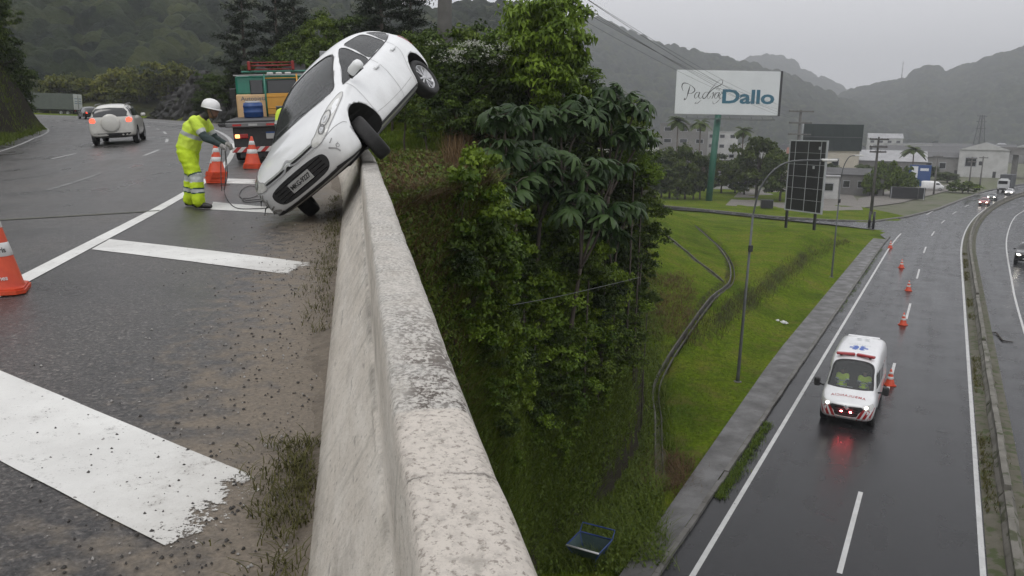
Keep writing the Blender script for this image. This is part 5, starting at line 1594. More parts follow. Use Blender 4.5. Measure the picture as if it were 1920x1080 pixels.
# the cable he is holding
M_CABLE = mat('steel cable', (.03, .03, .032), (.06, .06, .06), rough=.5, metal=.4, scale=40)
hw = WK + Vector((.545, -.20, .90))
def rp(u, v, dz=.015):
    a, b = RH(u, v); return RD(a, b, dz)
cb = [hw + Vector((-.055, .01, .01)), hw + Vector((-.08, 0, -.30)), hw + Vector((-.085, 0, -.62)), rp(418, 363) + Vector((0, 0, .10)), hw + Vector((-.03, -.02, -.60)), hw + Vector((-.005, 0, -.25)), hw + Vector((.0, 0, -.02)), hw + Vector((.012, 0, -.4)), rp(421, 362) + Vector((0, 0, .05)), rp(428, 378), rp(445, 392), rp(480, 393), rp(505, 391), rp(515, 385), rp(490, 376), rp(462, 377), rp(449, 368), rp(455, 356), rp(470, 350), rp(484, 355), rp(485, 366), rp(470, 373), rp(455, 374), rp(462, 381), rp(490, 379), rp(512, 377)]
m = MB(); m.tube(smooth_loop([tuple(p) for p in cb], 6, closed=False), .0065, 6)
tag(m.build('winch_cable', M_CABLE), 'dark steel cable looping from the worker\'s hand to coils beside the hatchback nose', 'cable')
# ================================================================== OTHER VEHICLES
def on_road(s, t, root):
    """stand a vehicle on the upper road, nose along s"""
    h = float(np.interp(s, _S, _PH)); p = RD(s, t, .002)
    e1 = (RD(s + 1.2, t) - RD(s - 1.2, t)).normalized(); e2 = (RD(s, t + .7) - RD(s, t - .7)).normalized(); e3 = e1.cross(e2).normalized(); e2 = e3.cross(e1)
    root.matrix_world = Matrix(((e1.x, e2.x, e3.x, p.x), (e1.y, e2.y, e3.y, p.y), (e1.z, e2.z, e3.z, p.z), (0, 0, 0, 1)))
def at_ground(root, p, heading):
    root.location = p; root.rotation_euler = (0, 0, heading)
SUV_T = [(2.20, .45, .46, .72, .45, .80, .42, .85, .28, .86), (2.13, .32, .72, .80, .71, .88, .66, .93, .45, .95), (1.95, .27, .86, .86, .84, .96, .77, 1.01, .54, 1.04), (1.55, .26, .90, .92, .88, 1.04, .80, 1.07, .6, 1.10), (1.15, .26, .91, .98, .89, 1.08, .81, 1.12, .64, 1.15),
         (.95, .26, .912, 1.0, .89, 1.09, .82, 1.20, .70, 1.24), (.50, .26, .914, 1.01, .895, 1.10, .83, 1.50, .68, 1.55), (.20, .26, .915, 1.02, .895, 1.11, .832, 1.60, .66, 1.67), (-.5, .26, .915, 1.03, .895, 1.12, .832, 1.63, .65, 1.71), (-1.3, .26, .913, 1.05, .89, 1.14, .825, 1.61, .64, 1.69),
         (-1.80, .28, .905, 1.06, .88, 1.15, .81, 1.56, .62, 1.63), (-2.02, .31, .885, 1.06, .86, 1.14, .79, 1.46, .62, 1.52), (-2.13, .34, .85, 1.02, .83, 1.10, .77, 1.22, .62, 1.26), (-2.17, .42, .74, .90, .72, .96, .66, 1.02, .5, 1.04)]
HAT_T = [(1.98, .32, .40, .58, .40, .64, .36, .68, .25, .69), (1.92, .24, .64, .62, .63, .69, .57, .73, .4, .745), (1.75, .20, .79, .68, .78, .77, .70, .81, .5, .83), (1.35, .20, .83, .76, .81, .86, .73, .89, .56, .91), (1.05, .20, .835, .82, .815, .90, .735, .94, .60, .97),
         (.80, .20, .84, .84, .82, .92, .75, 1.05, .63, 1.09), (.30, .20, .845, .86, .825, .93, .76, 1.32, .61, 1.37), (-.1, .20, .845, .87, .825, .94, .765, 1.39, .59, 1.45), (-.8, .20, .845, .89, .825, .96, .76, 1.39, .57, 1.45), (-1.3, .22, .84, .90, .815, .98, .74, 1.30, .56, 1.36), (-1.65, .25, .80, .89, .775, .95, .70, 1.10, .55, 1.15), (-1.85, .30, .70, .80, .68, .86, .61, .93, .48, .95), (-1.92, .38, .54, .66, .53, .70, .48, .74, .36, .75)]
_BODY = {}
def simple_car(name, label, T, paint, front_x, rear_x, axles, wr=.32, lit_head=False, lit_tail=False, suv=False, rack=False, group=None, plate=True, kind='car', wheels_detail=False):
    root = thing(name, label, kind, group=group)
    key = id(T)
    if key not in _BODY:
        solid = loft(car_rows(T), 2); bv = bvh_of(solid)
        cuts = []
        for x in axles:
            cuts += [(cyl_cut((x, wr + .01), wr * 1.17, .52, 1.2, 28), 1), (cyl_cut((x, wr + .01), wr * 1.17, -1.2, -.52, 28), 1)]
        _BODY[key] = (carve(solid.copy(), cuts, [M_WELL, M_WELL]), bv)
    me, bv = _BODY[key]
    me = me.copy(); me.materials[0] = paint
    for p in me.polygons: p.use_smooth = True
    b = link('body', me, root); b.modifiers.new('n', 'WEIGHTED_NORMAL')
    A = {r[0]: r for r in T}
    xs_ = [r[0] for r in T]
    def at(x, k): return float(np.interp(x, xs_[::-1], [r[k] for r in T][::-1]))
    # glass: windscreen between cowl and roof, side windows above the belt, tailgate glass
    cow = [r for r in T if .7 < r[0] <= 1.0][-1][0]
    roof = [r for r in T if r[0] < .35][0][0]
    wsx = [(cow + .12, 0), (cow + .10, .35), (cow + .02, at(cow, 8) - .03), (roof + .12, at(roof + .1, 8) - .05), (roof + .02, .3), (roof, 0)]
    wsx = wsx + [(x, -y) for x, y in reversed(wsx[1:-1])]
    patch(bv, wsx, 'T', 'windscreen', M_DGLASS, root, .006, .012, .09)
    x0 = cow - .10; rr = rear_x + (.42 if not suv else .32)
    zb = lambda x: at(x, 5) + .035; zt = lambda x: at(x, 7) - .045
    cuts_x = [x0, -.12, -.18, (rr - .18) / 2 - .38, (rr - .18) / 2 - .43, rr]
    for v in 'LR':
        for i in (0, 2, 4):
            a, c = cuts_x[i], cuts_x[i + 1]
            n = 5
            top = [(a + (c - a) * q / n, max(zb(a + (c - a) * q / n) + .02, zt(a + (c - a) * q / n))) for q in range(n + 1)]
            bot = [(a + (c - a) * q / n, zb(a + (c - a) * q / n)) for q in range(n, -1, -1)]
            if i == 0: top[0] = (a, zb(a) + .03)
            patch(bv, top + bot, v, 'side_window', M_DGLASS, root, .006, .012, .11)
    tz0, tz1 = (1.17, 1.50) if suv else (1.0, 1.30)
    patch(bv, smooth_loop([(-.55, tz1), (.55, tz1), (.64, tz0 + .04), (.60, tz0), (-.60, tz0), (-.64, tz0 + .04)], 2), 'B', 'rear_window', M_DGLASS, root, .008, .014, .06)
    zl = at(rear_x + .05, 5)
    for sg in (1, -1):
        patch(bv, smooth_loop([(sg * .80 if suv else sg * .72, zl + .02), (sg * .62, zl + .0), (sg * .60, zl - .16), (sg * .80 if suv else sg * .72, zl - .15)], 2), 'B', 'tail_lamp', M_REDLIT if lit_tail else M_REDLAMP, root, .008, .03, .08)
        zf = at(front_x - .12, 3) + .02
        patch(bv, smooth_loop([(sg * .42, zf - .07), (sg * .42, zf + .02), (sg * .68, zf + .07), (sg * .70, zf - .04)], 2), 'F', 'headlamp', M_HEADLIT if lit_head else M_LAMPGLASS, root, .008, .03, .08)
        m = MB(); m.box((cow - .18, sg * (at(cow, 2) + .07), zb(cow) + .04), (.13, .2, .13), None, .045); m.build('mirror', paint, root)
    patch(bv, [(-.40, at(front_x - .1, 1) + .08), (.40, at(front_x - .1, 1) + .08), (.46, at(front_x - .1, 1) + .26), (-.46, at(front_x - .1, 1) + .26)], 'F', 'grille', M_BLACKPL, root, .006, .02, .12)
    for d_, xx in (('F', front_x), ('B', rear_x)):
        if d_ == 'B': patch(bv, [(-.72, .36), (.72, .36), (.72, .50), (-.72, .50)], 'B', 'bumper_trim', M_BLACKPL, root, .01, .03, .15)
        p, n = hitp(bv, 0, (.62 if suv else .58) if d_ == 'B' else .50, d_)
        m = MB(); m.box(p + n * .016, (.014, .40, .13), None, 0); m.build('licence_plate', M_PLATE, root)
    for v in 'LR':
        for ln in ([(.80, at(.8, 3)), (.82, .32)], [(-.15, at(0, 3)), (-.15, .32)], [(rr + .25, at(-1, 3)), (axles[1] + .38, .6), (axles[1] + .36, .32)]):
            strip(bv, ln, v, 'door_seam', M_SEAM, root, .012)
    for x in axles:
        for sg in (1, -1): wheel(root, (x, sg * (at(x, 2) - .12), wr), wr, .22, wr * .66, sg, detail=wheels_detail)
    if rack:
        for sg in (1, -1):
            m = MB(); m.tube([(.1, sg * .60, at(.1, 7) + .06), (-.2, sg * .60, at(-.2, 9) - .0), (-1.4, sg * .60, at(-1.4, 9) - .01), (-1.7, sg * .58, at(-1.7, 7) + .05)], .02, 8); m.build('roof_rail', M_GREYINK, root)
    return root, bv
P_SUV = white_paint('cream white suv paint', (.66, .65, .60), (.58, .57, .53), rough=.3)
P_BLACK = mat('black car paint', (.012, .012, .013), (.02, .02, .021), rough=.2, coat=.8, scale=4)
P_WHITE2 = white_paint('plain white car paint', (.72, .72, .72), (.66, .66, .66))
P_RED = mat('red car paint', (.33, .02, .015), (.26, .015, .012), rough=.25, coat=.8, scale=4)
P_GREY = mat('dark green grey car paint', (.045, .055, .05), (.035, .043, .04), rough=.25, coat=.8, scale=4)

suv, sbv = simple_car('sport_utility_vehicle', 'cream white sport utility vehicle with spare wheel cover on its tailgate, driving away', SUV_T, P_SUV, 2.2, -2.17, (1.30, -1.30), wr=.36, lit_tail=True, suv=True, rack=True, wheels_detail=True, kind='car')
m = MB(); m.lathe([(.0001, .17), (.30, .168), (.36, .14), (.385, .07), (.385, .0), (.0001, 0)], 32, Matrix.Rotation(R(-90), 3, 'Y'), (-2.08, .02, .90)); m.build('spare_wheel_cover', P_SUV, suv)
s, t = RH(222, 271); on_road(s + 2.0, t, suv); suv.rotation_euler.rotate_axis('Z', R(-4))
dark, _ = simple_car('parked_car', 'black car ahead of the cream white sport utility vehicle', HAT_T, P_BLACK, 1.98, -1.92, (1.22, -1.22), lit_tail=True)
dark.name = 'car'; _p = atY(176, 232, 97.0); s, t = ST(_p.x, _p.y); on_road(float(s[0]) + 2, float(t[0]), dark)
van1, _ = simple_car('car', 'white car in line between the black car and the canvas-sided lorry', SUV_T, P_WHITE2, 2.2, -2.17, (1.30, -1.30), wr=.36, suv=True)
_p = atY(195, 226, 126.0); s, t = ST(_p.x, _p.y); on_road(float(s[0]), float(t[0]), van1)

# lorry going round the bend
M_CANVAS = mat('grey green tarpaulin', (.10, .115, .10), (.075, .09, .08), rough=.7, scale=1.5, bump=.4, bscale=6)
M_LWHITE = mat('white lorry panel', (.55, .56, .56), (.47, .48, .48), rough=.5, scale=1.2)
lorry = thing('lorry', 'canvas-sided lorry with white rear doors going round the bend', 'lorry')
MB().box((2.0, 0, 2.35), (7.6, 2.5, 2.7), None, .05).build('cargo_box', M_CANVAS, lorry)
for sg in (1, -1):
    d = MB().box((-1.83, sg * .61, 2.35), (.06, 1.2, 2.6), None, .015).build('rear_door', M_LWHITE, lorry)
    MB().tube([(-1.88, sg * .08, 1.15), (-1.88, sg * .08, 3.5)], .02, 6).build('lock_rod', M_GREYINK, d)
    for zz, w_ in ((2.9, .8), (2.45, .75), (2.1, .85)):
        MB().box((-1.863, sg * .6, zz), (.004, w_, .16)).build('lettering', mat('faded blue lettering', (.16, .22, .30), (.2, .25, .3), rough=.6), d)
    MB().box((-1.85, sg * .95, .85), (.06, .35, .14), None, .02).build('tail_lamp', M_REDLAMP, lorry)
MB().box((1.5, 0, .88), (8.4, 1.0, .22)).build('chassis', M_BLACKPL, lorry)
MB().box((-1.8, 0, .62), (.1, 2.3, .16)).build('bumper', M_BLACKPL, lorry)
MB().box((7.0, 0, 1.75), (1.9, 2.4, 2.4), None, .15).build('cab', M_LWHITE, lorry)
for x in (-.6, .6, 7.0):
    for sg in (1, -1): wheel(lorry, (x, sg * 1.0, .5), .5, .3, .3, sg, detail=False)
_p = atY(158, 221, 142.0); s, t = ST(_p.x, _p.y); on_road(float(s[0]) + 2, float(t[0]), lorry); lorry.rotation_euler.rotate_axis('Z', R(4))

# ---------------------------------------------------------------- tow truck
M_TGREEN = mat('tow truck green', (.012, .19, .125), (.010, .15, .10), rough=.35, coat=.4, scale=4)
M_TCREAM = mat('tow truck cream', (.62, .40, .20), (.55, .36, .18), rough=.35, coat=.4, scale=4)
M_TYEL = mat('tow truck yellow', (.60, .29, .02), (.52, .25, .02), rough=.35, coat=.4, scale=4)
M_TRED = mat('red steel rack', (.26, .02, .016), (.2, .016, .014), rough=.5, scale=8)
M_BLUE = mat('blue drum', (.02, .07, .22), (.018, .055, .18), rough=.45, scale=7)
def striped(name, c1, c2, period, axis_mix=(0, 1, .9), rough=.4):
    """diagonal safety stripes"""
    m = bpy.data.materials.new(name); n, l, p = nodes_of(m)
    tc = n.new('ShaderNodeTexCoord'); dt = n.new('ShaderNodeVectorMath'); dt.operation = 'DOT_PRODUCT'; dt.inputs[1].default_value = axis_mix
    l.new(tc.outputs['Object'], dt.inputs[0])
    dv = n.new('ShaderNodeMath'); dv.operation = 'DIVIDE'; dv.inputs[1].default_value = period; l.new(dt.outputs['Value'], dv.inputs[0])
    fr = n.new('ShaderNodeMath'); fr.operation = 'FRACT'; l.new(dv.outputs[0], fr.inputs[0])
    gt = n.new('ShaderNodeMath'); gt.operation = 'GREATER_THAN'; gt.inputs[1].default_value = .5; l.new(fr.outputs[0], gt.inputs[0])
    mx = n.new('ShaderNodeMix'); mx.data_type = 'RGBA'; mx.inputs[6].default_value = (*c1, 1); mx.inputs[7].default_value = (*c2, 1); l.new(gt.outputs[0], mx.inputs[0])
    l.new(mx.outputs[2], p.inputs['Base Color']); p.inputs['Roughness'].default_value = rough
    return m
M_STRIPE = striped('red white stripes', (.55, .54, .52), (.36, .03, .025), .24)
tow = thing('tow_truck', 'green and yellow flatbed tow truck with red roof rack, seen from behind', 'truck')
# local: x forward, rear bumper at x = 0
MB().box((3.2, 0, .62), (6.2, .9, .22), None, .02).build('chassis', M_BLACKPL, tow)
MB().box((.18, 0, .74), (.34, 2.15, .74), None, .03).build('rear_body', M_BLACKPL, tow)
MB().box((-.02, 0, .40), (.09, 2.28, .15), None, .01).build('striped_bumper', M_STRIPE, tow)
MB().box((.05, 0, .24), (.14, 1.9, .18), None, .02).build('under_run_bar', M_BLACKPL, tow)
deck = MB().box((2.35, 0, 1.20), (4.9, 2.46, .12), None, .02).build('flatbed', M_BLACKPL, tow)
MB().box((-.12, 0, 1.13), (.10, 2.5, .13), None, .02).build('deck_edge', M_GREYINK, deck)
MB().box((-.10, 1.32, 1.14), (.40, .18, .06), Matrix.Rotation(R(10), 3, 'Y'), .015).build('ramp_arm', M_BLACKPL, deck)
for y in (-.8, -.35, .1, .55, .95): MB().box((-.178, y, 1.13), (.012, .22, .06)).build('deck_marker', M_PLATE if y in (-.35, .55) else M_REDLAMP, deck)
for sg in (1, -1):
    MB().box((-.02, sg * .88, .80), (.05, .36, .14), None, .02).build('tail_lamp', M_REDLAMP, tow)
    MB().box((-.03, sg * .97, .80), (.06, .13, .12), None, .03).build('indicator_lamp', M_AMBER, tow)
MB().box((-.015, -.02, .80), (.03, .52, .20), None, .01).build('licence_plate', M_PLATE, tow)
MB().box((-.018, -.02, .885), (.028, .52, .045)).build('plate_band', M_BLUE, tow)
for x in (1.0, 6.4):
    for sg in (1, -1): wheel(tow, (x, sg * .95, .46), .46, .28, .28, sg, detail=False)
# cab with crew compartment: lower cream and yellow, upper green
cab = MB().box((6.0, 0, 1.60), (2.6, 2.30, .92), None, .05).build('cab', M_TCREAM, tow)
MB().box((6.0, 0, 2.36), (2.5, 2.26, .66), None, .07).build('cab_upper', M_TGREEN, cab)
MB().box((4.685, -.42, 1.70), (.05, 1.30, .74), None, .012).build('yellow_panel', M_TYEL, cab)
MB().box((4.70, 0, 2.715), (.10, 2.34, .035), None, .008).build('roof_edge', M_PLATE, cab)
for y, w_ in ((.50, .40), (-.28, .92), (-.94, .32)):
    MB().box((4.735, y, 2.30), (.06, w_, .50), None, .03).build('rear_window', M_DGLASS, cab)
for y in (.24, -.76):
    MB().tube([(4.66, y, 1.26), (4.66, y, 2.74)], .028, 8).build('ladder_rail', M_TGREEN if y > 0 else M_TYEL, tow)
for z in (1.55, 1.95, 2.6): MB().tube([(4.66, .24, z), (4.66, -.76, z)], .018, 6).build('ladder_rung', M_TYEL, tow)
for y in (.05, -.22, -.50): MB().box((4.72, y, 2.77), (.10, .20, .07), None, .03).build('work_lamp', M_LAMPGLASS, tow)
lb = MB().box((5.6, -.1, 2.86), (.5, 2.1, .06), None, .02).build('roof_bar', M_TGREEN, tow)
rk = MB(); rk.tube([(5.2, .72, 3.06), (5.2, -.72, 3.06)], .03, 8); rk.build('rack_rail', M_TRED, tow)
for z in (2.93, 3.17): MB().tube([(5.2, .66, z), (5.2, -.66, z)], .022, 6).build('rack_rail', M_TRED, tow)
for y in (.68, -.68):
    MB().box((5.2, y, 3.05), (.3, .10, .34), None, .04).build('rack_end', M_TRED, tow)
for sg in (1, -1): MB().box((6.9, sg * 1.35, 2.1), (.12, .22, .42), None, .04).build('mirror', M_BLACKPL, tow)
tm = text_mesh('Autopista', .20, .003, .002); tm.transform(Matrix.Translation((4.694, .62, 1.90)) @ Matrix(((0, 0, -1, 0), (-1, 0, 0, 0), (0, 1, 0, 0), (0, 0, 0, 1)))); tm.materials.append(M_GREYINK); link('lettering', tm, cab)
tm = text_mesh('K 13', .17, .003, .004); tm.transform(Matrix.Translation((4.652, -.78, 1.96)) @ Matrix(((0, 0, -1, 0), (-1, 0, 0, 0), (0, 1, 0, 0), (0, 0, 0, 1)))); tm.materials.append(M_INK); link('lettering', tm, cab)
s, t = RH(437, 309); TOW_S, TOW_T = s, t - 1.15
on_road(TOW_S + .1, TOW_T, tow)
tow.scale = (1, 1, .885)
bpy.context.view_layer.update()
TM = tow.matrix_world.copy()
dm = thing('plastic_drum', 'blue plastic drum strapped on the tow truck bed', 'drum'); dm.matrix_world = TM @ Matrix.Translation((3.4, .62, 1.262))
MB().lathe([(.0001, 0), (.26, 0), (.285, .03), (.285, .16), (.30, .18), (.285, .20), (.285, .36), (.30, .38), (.285, .40), (.27, .50), (.0001, .51)], 24).build('body', M_BLUE, dm)
MB().lathe([(.0001, .56), (.22, .56), (.23, .52), (.23, .5)], 20).build('lid', M_PLATE, dm)
tb = thing('tool_box', 'black tool box on the tow truck bed beside the yellow panel', 'box'); tb.matrix_world = TM @ Matrix.Translation((3.6, -.45, 1.262))
MB().box((0, 0, .16), (.5, .8, .32), None, .03).build('body', M_BLACKPL, tb); MB().box((0, 0, .34), (.52, .82, .05), None, .015).build('lid', M_GREYINK, tb)
for k in range(3):
    c = cone(Vector((0, 0, 0)), 'orange cone nested in the stack standing on the tow truck bed', 'cones on the tow truck bed')
    c.matrix_world = TM @ Matrix.Translation((1.6, -.93, 1.262 + .045 * k)) @ Matrix.Scale(.98, 4)

# ---------------------------------------------------------------- ambulance
def make_ambulance():
    M_AW = white_paint('white ambulance paint', (.76, .765, .77), (.70, .705, .71), gz=.5)
    M_ARED = mat('ambulance red', (.36, .018, .02), (.30, .015, .016), rough=.35, coat=.4)
    M_ABLUE = mat('ambulance blue', (.03, .10, .42), (.03, .09, .36), rough=.4)
    T = [(2.80, .46, .56, .78, .55, .88, .50, .93, .34, .94), (2.72, .34, .84, .88, .82, .99, .74, 1.04, .50, 1.06), (2.50, .29, .96, .99, .94, 1.11, .86, 1.17, .60, 1.20), (2.15, .28, 1.01, 1.12, .99, 1.25, .92, 1.32, .70, 1.36), (1.98, .28, 1.02, 1.18, 1.0, 1.30, .94, 1.44, .82, 1.49), (1.55, .28, 1.03, 1.22, 1.01, 1.34, .96, 1.88, .82, 1.94), (1.22, .28, 1.035, 1.24, 1.015, 1.36, .97, 2.18, .80, 2.25),
         (.92, .28, 1.035, 1.25, 1.02, 1.37, .985, 2.38, .86, 2.45), (.40, .28, 1.035, 1.25, 1.025, 1.38, 1.0, 2.45, .92, 2.52), (-1.0, .28, 1.035, 1.25, 1.025, 1.38, 1.0, 2.46, .93, 2.53), (-2.5, .28, 1.035, 1.25, 1.025, 1.38, 1.0, 2.45, .93, 2.52), (-2.72, .29, 1.03, 1.24, 1.015, 1.37, .99, 2.42, .92, 2.49), (-2.80, .32, 1.0, 1.2, .98, 1.32, .95, 2.34, .88, 2.40)]
    root = thing('ambulance', 'white ambulance with red chevrons and lit headlamps driving on the lower road', 'ambulance')
    solid = loft(car_rows(T), 2); bv = bvh_of(solid)
    wsx = smooth_loop([(2.06, 0), (2.04, .45), (1.96, .78), (1.86, .82), (1.5, .775), (1.18, .725), (1.09, .5), (1.06, 0)], 3, closed=False)
    wsx = wsx + [(x, -y) for x, y in reversed(wsx[1:-1])]
    CTR = [(1.75, .75, .78, 1.1, .78, 1.25, .78, 1.45, .70, 1.5), (1.3, .75, .93, 1.15, .93, 1.28, .88, 1.95, .72, 2.0), (.9, .75, .95, 1.18, .94, 1.3, .9, 2.25, .72, 2.32), (.45, .75, .95, 1.18, .94, 1.3, .9, 2.3, .74, 2.38), (.15, .75, .93, 1.18, .92, 1.3, .88, 2.25, .72, 2.32)]
    sw = [(1.62, 1.40), (1.50, 1.55), (1.28, 1.86), (1.05, 1.93), (.55, 1.95), (.52, 1.42)]
    cuts = [(loft(car_rows(CTR), 1), 1), (prism_cut([(a + .0013, b + .0021) for a, b in wsx], 'T', 1.303, 3.1), 2), (prism_cut(sw, 'L', .72, 1.3), 2), (prism_cut(sw, 'L', -1.3, -.72), 2)]
    for x in (1.95, -1.73): cuts += [(cyl_cut((x, .36), .42, .6, 1.3), 2), (cyl_cut((x, .36), .42, -1.3, -.6), 2)]
    me = carve(solid.copy(), cuts, [M_AW, M_SEATS, M_WELL])
    for p in me.polygons: p.use_smooth = True
    b = link('body', me, root); b.modifiers.new('n', 'WEIGHTED_NORMAL')
    patch(bv, wsx, 'T', 'windscreen', M_WGLASS, root, -.008, .012, .15)
    strip(bv, wsx + [wsx[0]], 'T', 'windscreen_seal', M_BLACKPL, root, .07, .003)
    for v in 'LR': patch(bv, sw, v, 'side_window', M_SGLASS, root, -.006, .012, .2)
    # front
    patch(bv, smooth_loop([(-.52, .93), (0, .90), (.52, .93), (.60, .84), (.44, .66), (.38, .52), (0, .50), (-.38, .52), (-.44, .66), (-.60, .84)], 2), 'F', 'grille', M_BLACKPL, root, .008, .03, .1)
    for z in (.62, .72, .82): strip(bv, [(-.42, z), (0, z), (.42, z)], 'F', 'grille_bar', M_GLOSSBLK, root, .025, .014)
    p, n = hitp(bv, 0, .86, 'F'); MB().box(p + n * .03, (.03, .12, .17), Matrix.Rotation(R(45), 3, 'X'), .012).build('badge', M_CHROME, root)
    for sg in (1, -1):
        ol = smooth_loop([(sg * .60, .86), (sg * .62, .96), (sg * .80, 1.03), (sg * .90, 1.06), (sg * .93, .95), (sg * .86, .84)], 3)
        hl_ = patch(bv, ol, 'F', 'headlamp', M_LAMPGLASS, root, .008, .03, .08)
        patch(bv, [(sg * .70 + .06 * math.cos(q * R(45)), .925 + .05 * math.sin(q * R(45))) for q in range(8)], 'F', 'lit_bulb', M_HEADLIT, hl_, .016, .02, .05)
        # slanted red panels on the bumper
        for k in range(4):
            y0 = .34 + .19 * k; pl_ = [(sg * y0, .345), (sg * (y0 + .11), .345), (sg * min(.985, y0 + .11 + .25), .88), (sg * min(.965, y0 + .25), .88)]
            if y0 + .12 < .97: patch(bv, pl_, 'F', 'red_stripe', M_ARED, root, .006, .01, .12)
        m = MB(); m.box((2.86, sg * .17, .70), (.05, .12, .06), None, .02)
        p, n = hitp(bv, sg * .17, .69, 'F'); MB().box(p + n * .03, (.03, .075, .04), None, .012).build('strobe_lamp', M_STROBE, root)
        mr = MB().box((1.72, sg * 1.27, 1.42), (.14, .24, .36), None, .06).build('mirror', M_BLACKPL, root)
        MB().tube([(1.75, sg * 1.0, 1.32), (1.74, sg * 1.18, 1.36)], .035, 8).build('mirror_arm', M_BLACKPL, mr)
    patch(bv, [(-.36, .36), (.36, .36), (.36, .47), (-.36, .47)], 'F', 'bumper_pad', M_PLATE, root, .008, .02, .15)
    strip(bv, [(-.95, .345), (-.5, .33), (0, .325), (.5, .33), (.95, .345)], 'F', 'bumper_lip', M_BLACKPL, root, .05, .006)
    # mirror-written name on the bonnet
    tm = text_mesh('AMBULANCIA', .17, .0, .003, spacing=1.25)
    tm.materials.append(M_ARED); lt_ = link('lettering', tm, root)
    for v in tm.vertices:
        y = v.co.x; zf = v.co.y
        q, n = hitp(bv, 2.44 - zf * .9, -y, 'T'); v.co = q + n * .005
    # roof: light bar and six-pointed star
    m = MB(); m.box((.86, .38, 2.52), (.20, .72, .10), Matrix.Rotation(R(-14), 3, 'Z'), .04); m.build('light_bar', M_ARED, root)
    m = MB(); m.box((.86, -.38, 2.52), (.20, .72, .10), Matrix.Rotation(R(14), 3, 'Z'), .04); m.build('light_bar', M_ARED, root)
    for y in (.55, -.55): MB().box((.80, y, 2.46), (.16, .10, .10), None, .02).build('light_bar_foot', M_BLACKPL, root)
    for k in range(3):
        a = R(30 + 60 * k); c_, s_ = math.cos(a), math.sin(a)
        o4 = [(-.36, -.085), (.36, -.085), (.36, .085), (-.36, .085)]
        patch(bv, [(-.35 + x * c_ - y * s_, (x * s_ + y * c_)) for x, y in o4], 'T', 'star_arm', M_ABLUE, root, .006 + .002 * k, .01, .15)
    strip(bv, [(-.62, 0), (-.35, .03), (-.1, -.02)], 'T', 'star_staff', M_AW, root, .05, .014)
    M_PALE = mat('pale grey marks', (.42, .46, .45), (.50, .52, .52), rough=.5)
    for k in range(9): patch(bv, [(-.95, -.44 + .1 * k), (-.85, -.44 + .1 * k), (-.85, -.38 + .1 * k), (-.95, -.38 + .1 * k)], 'T', 'roof_mark', M_PALE, root, .005, .008, .12)
    for y in (-.2, .12): strip(bv, [(-1.75, y), (-1.72, y + .14), (-1.9, y + .12), (-1.95, y), (-2.1, y + .02), (-2.08, y + .15)], 'T', 'roof_mark', M_PALE, root, .05, .006)
    m = MB(); m.box((-2.5, 0, 2.51), (.16, 1.3, .07), None, .03); m.build('rear_beacon', M_AW, root)
    for sg in (1, -1):
        patch(bv, [(sg * .98, 1.9), (sg * .86, 1.9), (sg * .86, 1.6), (sg * .98, 1.6)], 'B', 'tail_lamp', M_REDLAMP, root, .01, .03, .12)
        for x in (1.95, -1.73): wheel(root, (x, sg * .88, .35), .35, .24, .23, sg, detail=False)
    for v in 'LR':
        patch(bv, [(1.35, .80), (-2.6, .80), (-2.6, .98), (1.35, .98)], v, 'side_stripe', M_ARED, root, .004, .01, .25)
        for ln in ([(1.55, 1.36), (1.5, .8), (1.5, .4)], [(.42, 1.95), (.42, .4)], [(-.85, 2.1), (-.85, .4)]): strip(bv, ln, v, 'door_seam', M_SEAM, root, .014)
        patch(bv, [(.30, 1.42), (-.70, 1.42), (-.70, 1.92), (.30, 1.92)], v, 'side_window', M_DGLASS, root, .003, .01, .2)
    for y in (.42, -.42): seat(root, .75, y, M_SEATS, .78)
    MB().box((1.62, 0, 1.22), (.34, 1.6, .18), Matrix.Rotation(R(10), 3, 'Y'), .06).build('dashboard', M_BLACKPL, root)
    for y in (.3, .05): MB().box((1.66, y - .35, 1.335), (.16, .22, .012), Matrix.Rotation(R(14), 3, 'Y')).build('paper', M_PLATE, root)
    MB().lathe([(.185, -.015), (.2, 0), (.185, .015), (.17, 0), (.185, -.015)], 18, Matrix.Rotation(R(50), 3, 'Y'), (1.32, .42, 1.38)).build('steering_wheel', M_BLACKPL, root)
    return root
amb = make_ambulance()
ap = (L(34.6, -1.75)); at_ground(amb, ap + Vector((0, 0, .002)), 0)
HEAD_L = math.atan2(-DR[1], -DR[0])
amb.rotation_euler = (0, 0, HEAD_L)
amb.location = L(38.5, -1.25, .002)
amb.scale = (1.13, 1.09, 1.08)
bpy.context.view_layer.update()
for y, who in ((.42, 'ambulance driver in lime vest at the wheel'), (-.42, 'ambulance passenger in lime vest beside the driver')):
    p = person('person', who, dict(pelvis=(-.02, 0, .22), chest=(.0, 0, .52), neck=(.02, 0, .74), head=(.05, 0, .86),
        sh_r=(.0, -.19, .66), el_r=(.16, -.24, .40), wr_r=(.38, -.16, .42), sh_l=(.0, .19, .66), el_l=(.16, .24, .40), wr_l=(.38, .16, .42),
        hip_r=(.05, -.1, .16), kn_r=(.42, -.12, .16), an_r=(.50, -.12, -.2), hip_l=(.05, .1, .16), kn_l=(.42, .12, .16), an_l=(.50, .12, -.2)), (0, 0, 0), 0, helmet=False, vox=.024)
    p.matrix_world = Matrix.Translation(amb.matrix_world @ Vector((.78, y, .98))) @ Matrix.Rotation(HEAD_L, 4, 'Z')

